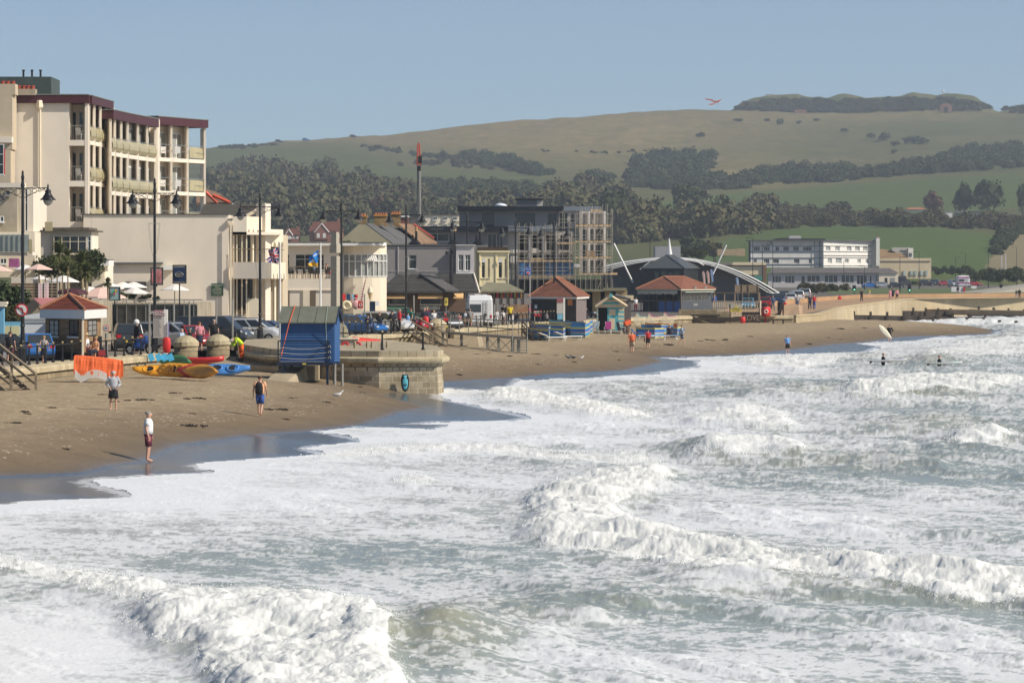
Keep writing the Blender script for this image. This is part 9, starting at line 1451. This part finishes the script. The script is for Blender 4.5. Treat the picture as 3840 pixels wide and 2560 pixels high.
for i,(px,y,hw,Y,m_,lb)in enumerate(((-5,995,52,214,PPK,'pink parasol cut by the left edge'),(95,993,45,216,PAR,'cream parasol left of the lone pole by the palms'),(145,990,52,212,PPK,'pink edged parasol in front of the dark canopy, left of the palms'),(150,1033,34,220,PAR,'small white parasol behind the brown fence'),(238,1033,60,219,PAR,'broad white parasol below the palms'),(335,1074,60,238,PAR,'white parasol just left of the parrot picture sign'),(378,1078,95,237.5,PPK,'largest peach coloured parasol behind the brick kiosk'),(405,1058,60,243,PAR,'white parasol above the parrot picture sign'),(462,1058,50,245,PAR,'white parasol second from the right group'),(500,1057,52,248,PAR,'rearmost white parasol against the cream wall'),(505,1078,56,239,PAR,'white parasol right of the parrot picture sign'),(655,1066,54,240,PAR,'flat white parasol beneath the blue badge sign'))):parasol(px,y,hw,Y,lb,m_)
t=thing('maroon_parasol',(wx(262,214),214,1.9),'long maroon scalloped canopy showing above the brick kiosk roof','canopy');M=MB();M.lathe((wx(270,214),214,wz(1104,214)),[(1.0,0),(.98,.12),(.8,.28),(.3,.36),(.05,.37)],12,sy=.8);M.build('canopy',MAROON,t)
t=thing('pink_corrugated_roof',(wx(170,205),205,3.6),'pink corrugated lean to roof left of the brick kiosk','roof');M=MB()
for i in range(16):a=i*(215-125)/16;M.hexa([P(125+a+(20 if 0 else 0),1119,207),P(125+a+5.4,1119,207),P(160+a*.6+3.4,1152,204),P(160+a*.6,1152,204),P(125+a,1117.6-(i%2),207),P(125+a+5.4,1117.6-(i%2),207),P(160+a*.6+3.4,1150-(i%2),204),P(160+a*.6,1150-(i%2),204)])
M.build('sheet',mat('pink_sheet',(.55,.22,.22),.6,.15,3),t);part(t,'wall',STAIN,207.5,(95,210,1125,1230),dep=1)
t=thing('timber_garden_fence',(wx(120,209),209,1.9),'brown horizontal board fence in front of the parasols','fence');part(t,'board',mat('fence_brown',(.22,.15,.09),.85,.2,3),209,*[(40,213,1062+i*11,1071.5+i*11)for i in range(6)],dep=.08);part(t,'post',WOODG,208.9,*[(x,x+4,1030,1130)for x in(145,168,191,212,232,252)],dep=.1)
t=thing('furled_parasol',(wx(160,207),207,1.9),'furled pink and white striped parasols hanging before the brown fence','parasol');part(t,'cloth',stripemat('pink_stripes',[(0,(.72,.5,.48)),(.5,(.75,.68,.65))],.16,0),207,(143,158,1062,1116),(166,180,1060,1116),dep=.25)
t=thing('glass_garden_screen',(wx(520,236),236,1.9),'long glass and metal screen fencing the hotel garden behind the cars','fence');part(t,'post',STEEL,236,*[(x,x+2.5,1124,1225)for x in range(365,760,36)],dep=.08);part(t,'rail',STEEL,235.95,(365,760,1122,1126),(365,740,1138,1141),dep=.06);part(t,'dark_glass',mat('smoked_glass',(.045,.05,.05),.15,.5,4,spec=.6),236.1,(366,740,1142,1222),dep=.04)
def hedge(px0,px1,y0,y1,Y,label,seed,key='dark'):
 x0,x1,z0,z1=wx(px0,Y),wx(px1,Y),wz(y1,Y),wz(y0,Y);r=np.random.RandomState(seed);V=[]
 for k in range(max(6,int((x1-x0)*2.2))):s_=(z1-z0)*.55;c_=np.array([r.uniform(x0,x1),Y+r.uniform(0,1.2),r.uniform(z0,z1-s_*.9)]);V.append(PROTO[r.randint(8)]*s_*(.7+.4*r.rand())+c_)
 o=quadmesh('hedge',np.concatenate(V)-np.array([x0,Y,z0]),FOL[key]);o.location=(x0,Y,z0);return tag(o,label,'hedge')
hedge(445,650,1098,1132,238,'clipped green hedge behind the glass screen',1);hedge(-60,70,1040,1205,203,'big dark green bush at the left edge behind the blue gate pier',2);hedge(20,75,1150,1225,201,'brownish shrub behind the low sky blue wall',3,'olive');hedge(135,340,950,1060,233,'dense dark shrubbery around the palms',4)
def palm(px,pyc,Y,rp_,label,seed):
 zc=wz(pyc,Y);t=lthing('palm_tree',(wx(px,Y),Y,1.9),label,'palm tree','cabbage palms in the hotel garden');M=MB();M.path([(0,0,0),(.1,0,(zc-1.9)*.5),(0,0,zc-1.9)],.10,7);M.build('trunk',mat('palm_trunk',(.34,.27,.18),.9,.3,5),t);rr_=random.Random(seed);M=MB();c=V3(0,0,zc-1.9)
 for i in range(170):
  a=rr_.random()*6.28;el=rr_.uniform(-.9,1.45);d=V3(math.cos(a)*math.cos(el),math.sin(a)*math.cos(el),math.sin(el));L_=rp_*Y/F*rr_.uniform(.8,1.15);s_=d.cross(V3(0,0,1)).normalized()*.045;p1=c+d*L_*.55;p2=c+d*L_+V3(0,0,-.14*L_);M.add([c-s_*.5,c+s_*.5,p1+s_,p1-s_,p2],[(0,1,2,3),(3,2,4)])
 M.build('fronds',FOL['palm'],t)
palm(222,950,228,62,'tall cabbage palm in front of the bay window, left crown',1);palm(252,962,230,44,'slender cabbage palm between the two taller crowns',2);palm(306,985,226,62,'cabbage palm leaning right beside the white canopy',3);palm(238,1020,223,52,'low cabbage palm behind the broad white parasol',4);palm(322,1020,222,50,'short bushy palm right of the broad parasol',5);palm(405,1058,233,22,'small palm tuft above the white parasols',6)
hedge(2990,3180,1062,1100,640,'low green tamarisk bushes between the car park and the white lounge',7,'olive');hedge(3650,3840,1010,1060,800,'dark evergreen scrub right of the far car park',8);hedge(3480,3650,1000,1030,950,'bushes behind the far parked cars',9);hedge(2560,2640,935,975,700,'dark bush behind the white roof lantern',10);hedge(1280,1420,905,925,345,'low shrubs showing over the flat roof of the cream cafe',11)
M=MB();M.skinrings([[(wx(x,Y),Y,land_z(Y)+.02)for x in(3100,3300,3600,3900)]for Y in(655,700,760,840)][::-1],cap=False,closed=False);tag(M.build('lawn',mat('lawn',(.10,.13,.045),.95,.2,.3)),'mown lawn beyond the far promenade',None,None,'structure')
M=MB();a=[P(3560,1098,690),P(3700,1083,700),P(3850,1063,720),P(3990,1050,740)];b_=[P(3680,1098,670),P(3760,1090,680),P(3850,1076,700),P(3990,1066,720)]
for i in range(3):M.hexa([b_[i]-V3(0,0,1.5),b_[i+1]-V3(0,0,1.5),a[i+1]-V3(0,0,1.5),a[i]-V3(0,0,1.5),b_[i],b_[i+1],a[i+1],a[i]])
tag(M.build('cliff_path',mat('path_grey',(.36,.33,.28),.9,.1,.3)),'pale path climbing towards the cliff at the right',None,None,'structure')
t=thing('white_barriers',(wx(3590,620),620,3),'row of white and red plastic barriers by the far road','barrier');part(t,'barrier',WHITE,620,(3568,3588,1075,1094),(3596,3612,1075,1094),(3642,3662,1072,1082),dep=.4);part(t,'red_barrier',RED,619.8,(3613,3620,1076,1094),dep=.4)
for i,x in enumerate((3754,3769)):t=thing('white_marker_post',(wx(x,850),850,3.6),('left','right')[i]+' tall white marker post below the sandy cliff','post','white marker posts');part(t,'post',PALEG,850,(x,x+5,952 if i else 957,1012),dep=.3)
WEED=mat('seaweed',(.030,.022,.016),.8,.3,4);rw=random.Random(9);wl=[(500,1713,2),(1005,1535,2),(1045,1536,2),(1615,1541,3),(720,1598,3),(90,1545,2),(1220,1508,1),(745,1494,2),(540,1500,2),(700,1495,1),(2115,1380,2),(2150,1383,2),(1350,1450,1),(1720,1405,2),(2240,1393,1),(2010,1328,2),(1910,1335,2),(2320,1350,1),(2500,1292,3),(2720,1276,3),(2810,1262,2),(2650,1272,1),(3030,1290,3),(3150,1235,3),(3240,1230,3),(3210,1290,1),(2860,1310,2),(480,1502,1)]
wl+=[(rw.uniform(40,1500),rw.uniform(1450,1720),1)for _ in range(16)]+[(rw.uniform(1700,3300),rw.uniform(1260,1380),1)for _ in range(22)]
base=None;used=0
for px,py,s_ in wl:
 g=GB(px,py)
 if abs(g.x)>80 or beach_z(np.array([g.x]),np.array([g.y]))[1][0]<1.2:continue
 if base is None:
  M=MB();r=random.Random(3)
  for k in range(26):a=r.random()*6.28;q=r.random()**.5*.32;M.cbox((math.cos(a)*q*1.5,math.sin(a)*q,r.uniform(.0,.07)*(1-q*2)),(r.uniform(.08,.26),r.uniform(.02,.08),r.uniform(.02,.07)),a+r.uniform(-1,1),r.uniform(-.6,.6),r.uniform(-.6,.6))
  base=M.build('seaweed',WEED);o=base
 else:o=base.copy();sc.collection.objects.link(o)
 o.location=g;k=.28+.24*s_*rw.uniform(.6,1.1);o.scale=(k*1.2,k,k*.9);o.rotation_euler=(0,0,rw.random()*6);tag(o,'small dark heap of seaweed lying on the open sand','seaweed','seaweed heaps scattered on the sand')
def gull(px,py,rz,label,s_=1.0,dk=False):
 t=lthing('gull' if not dk else 'pigeon',GB(px,py),label,'gull' if not dk else 'pigeon',rz=R(rz));t.scale=(s_,)*3;c=mat('gull_white',(.75,.74,.72),.7,.05)if not dk else mat('pigeon_grey',(.12,.12,.14),.7,.1);skin('body',dict(a=(V3(-.02,0,.22),(.085,.085)),b=(V3(.10,0,.27),(.07,.07)),c=(V3(.17,0,.36),.035),d=(V3(.20,0,.42),.042),t_=(V3(-.20,0,.20),(.03,.02)),e=(V3(.28,0,.41),.012)),[('a','b'),('b','c'),('c','d'),('a','t_'),('d','e')],c,t,1)
 M=MB();M.ball((-.06,.07,.25),.1,8,5,(1.7,.25,.6));M.ball((-.06,-.07,.25),.1,8,5,(1.7,.25,.6));M.build('wings',mat('gull_grey',(.42,.42,.43),.7,.1)if not dk else c,t,True)
 for y in(-.03,.03):M=MB();bar(M,(0,y,0),(0,y,.17),.008);M.build('leg',mat('bird_leg',(.4,.25,.2),.7,0),t)
gull(1266,1500,0,'white gull standing on the damp sand left of the bastion',1.05);gull(2130,1352,200,'small grey pigeon, left bird of the trio on the far sand',1,True);gull(2148,1352,150,'dark pigeon with raised tail, middle bird of the trio',1.0,True);gull(2180,1352,30,'pale grey bird, right of the trio on the far sand',.8)
t=thing('kite',P(2680,380,900),'red and white kite with fluttering tails in the sky left of the fort','kite');KM=mat('kite_red',(.60,.14,.10),.6,.5,.6)
for nm,pts in(('sail',[(2665,377),(2690,379),(2708,370),(2694,385),(2676,384)]),('tail',[(2646,368),(2656,372),(2672,372),(2674,376),(2656,376),(2645,371)]),('tail',[(2658,390),(2672,389),(2686,383),(2684,387),(2670,394),(2660,393)])):M=MB();q=[P(x,y,900)for x,y in pts];k=len(q);M.add(q+[p+V3(0,.4,0)for p in q],[tuple(range(k)),tuple(range(2*k-1,k-1,-1))]+[(i,k+i,k+(i+1)%k,(i+1)%k)for i in range(k)]);M.build(nm,KM,t)
for i,x in enumerate((1078,1100,1124,1150,1170,1188,1222)):chair((wx(x,284.6),284.6,wz(1045,283.4)),R(40*i),('first','second','third','fourth','fifth','sixth','seventh')[i]+' dark chair from the left on the cafe terrace','dark chairs on the cafe terrace');q=[o for o in sc.objects if o.name.startswith('balcony_chair')][-1];recolour(q,{'seat':BLACK,'backrest':BLACK,'leg':BLACK,'armrest':BLACK})
person((wx(1180,285),285,wz(1045,283.4)),R(160),'sit','guest in a lilac top sitting on the cafe terrace',top=('t','pale'),bot=('s','beige'),hair='grey');person((wx(1225,285),285,wz(1045,283.4)),R(80),'sit','guest with bare arms at the right end of the cafe terrace',top=('v','black'),bot=('s','red'),hair='dark')
t=lthing('mobility_scooter',(wx(372,188.3),188.3,1.93),'black seated red mobility scooter beside the brick kiosk','mobility scooter',rz=R(-70));M=MB();M.cbox((0,0,.25),(1.0,.5,.16));M.cbox((.5,0,.38),(.25,.4,.3));M.build('body',mat('scooter_red',(.25,.015,.02),.3,.05,spec=.6),t);M=MB();M.cbox((-.2,0,.6),(.45,.5,.12));M.cbox((-.42,0,.95),(.1,.48,.65));M.build('seat',BLACK,t);M=MB();bar(M,(.5,0,.4),(.35,0,1.0),.03);bar(M,(.35,-.25,1.0),(.35,.25,1.0),.02);M.build('tiller',BLACK,t)
for x in(-.35,.45):
 for y in(-.24,.24):M=MB();M.tube((x,y-.04,.14),(x,y+.04,.14),.14,n=10);M.build('wheel',TYRE,t)
t=lthing('bicycle',(wx(1828,312),312,1.92),'bicycle held by the cyclist in the red helmet','bicycle',rz=R(-30))
for x in(-.5,.55):M=MB();M.torus((x,0,.34),.32,.018,Matrix.Rotation(R(90),3,'X'),18,4);M.build('wheel',TYRE,t)
M=MB();M.path([(-.5,0,.34),(-.1,0,.32),(.4,0,.85),(-.2,0,.85),(-.1,0,.32)],.018,5);M.path([(.55,0,.34),(.42,0,.95)],.018,5);bar(M,(.42,-.28,.98),(.42,.28,.98),.015);M.build('frame',TXT['black'],t);M=MB();M.cbox((-.2,0,.92),(.25,.12,.05));M.build('saddle',BLACK,t)
def at_(px,Y,z=None):return V3(wx(px,Y),Y,land_z(Y)if z is None else z)
t=thing('a_board',at_(1672,292),'red and yellow notice board at the start of the metal platform','sign');part(t,'board',RED,292,(1663,1681,1190,1203),dep=.06);part(t,'dark_panel',DARK,292,(1663,1681,1203.5,1216),dep=.05);part(t,'yellow_panel',MATS['yellow_sign'],292,(1663,1681,1216.5,1228),dep=.06)
t=thing('windbreak_rack',at_(2013,346),'red rack of rolled white goods in front of the tiled kiosk','rack');part(t,'frame',RED,346,(2001,2031,1178,1186),(2001,2004,1163,1178),(2028,2031,1163,1178),dep=.4);part(t,'goods',PALEG,346.1,*[(2005+i*6,2009+i*6,1165,1178)for i in range(4)],dep=.3);part(t,'leg',WHITE,346,(2003,2006,1186.5,1204),(2026,2029,1186.5,1204),dep=.3)
for i,(px,Y,lb)in enumerate(((2867,425,'dark litter bin at the foot of the stout lamp post'),(2926,433,'dark litter bin right of the walker in blue'))):
 t=lthing('litter_bin',at_(px,Y),lb,'bin','litter bins on the far promenade');M=MB();M.lathe((0,0,0),[(.3,0),(.36,.1),(.36,.95),(.40,.98),(.40,1.08),(.22,1.18),(.02,1.2)],10);M.build('bin',BLACK,t)
t=lthing('red_post_box',at_(2943,436),'small red and white post beside the litter bin','post');M=MB();M.tube((0,0,0),(0,0,.5),.12,n=8);M.build('base',WHITE,t);M=MB();M.tube((0,0,.5),(0,0,1.1),.22,n=8);M.build('box',RED,t)
t=lthing('timber_bench',GB(2918,1214),'dark timber bench on the sand against the concrete buttress','bench');M=MB();M.box(-.65,.65,-.2,.2,.4,.48);M.build('seat',GT,t)
for x in(-.55,.55):M=MB();M.box(x-.08,x+.08,-.18,.18,0,.4);M.build('leg',GT,t)
t=lthing('black_barrel_barbecue',at_(1922,333),'long black drum lying by the railing left of the tiled kiosk','barrel');M=MB();M.tube((-.55,0,.75),(.55,0,.75),.28,n=10);M.build('drum',BLACK,t);M=MB();M.box(-.4,-.3,-.05,.05,0,.5);M.box(.3,.4,-.05,.05,0,.5);M.build('stand',BLACK,t)
t=lthing('white_cafe_table',at_(1902,330),'small white table among the seated guests below the yellow building','table');M=MB();M.lathe((0,0,.7),[(.42,0),(.42,.04)],12);M.build('table_top',WHITE,t);M=MB();M.tube((0,0,0),(0,0,.7),.03);M.build('leg',WHITE,t)
for i,(px,Y,rz)in enumerate(((1915,331,200),(1889,331,20))):chair(at_(px,Y),R(rz),('right','left')[i]+' white chair at the small white table below the yellow building','white chairs at the small table')
t=thing('brown_planter_fence',at_(1935,336),'warm brown slatted timber fence left of the tiled kiosk','fence');part(t,'slat',mat('warm_timber',(.36,.22,.12),.8,.25,3),336,*[(1905,1980,1138+i*9,1145+i*9)for i in range(6)],dep=.06)
for px,ph,Y,rz,po,lb,tp_,bt_,hr in((1700,1178,300,190,'stand','child in a dark top with pink shorts near the red notice board',('t','navy'),('s','pink'),'brown'),(1540,1196,281,150,'bend','person in dark clothes crouching over a bicycle at the railing',('l','black'),('l','black'),'dark'),(1745,1165,306,60,'stand','woman in a pale dress behind the left part of the platform rail',('t','pale'),('k','beige'),'fair'),(2050,1172,341,150,'sit','person sitting low by the railing in front of the tiled kiosk',('t','grey'),('l','navy'),'grey'),(1640,1158,305,200,'stand','man in olive standing behind the woman in the white t-shirt',('t','olive'),('l','navy'),'brown'),(1380,1180,266,170,'stand','person in navy between the blue hut and the hooded man',('l','navy'),('l','jeans'),'brown'),(2990,1090,450,20,'stand','person in grey beside the pale row of cars',('l','grey'),('l','jeans'),'brown'),(2720,1080,425,30,'sit','guest in brown seated on the sun deck',('t','olive'),('s','beige'),'dark')):pr(px,ph,Y,rz,po,lb,top=tp_,bot=bt_,hair=hr)
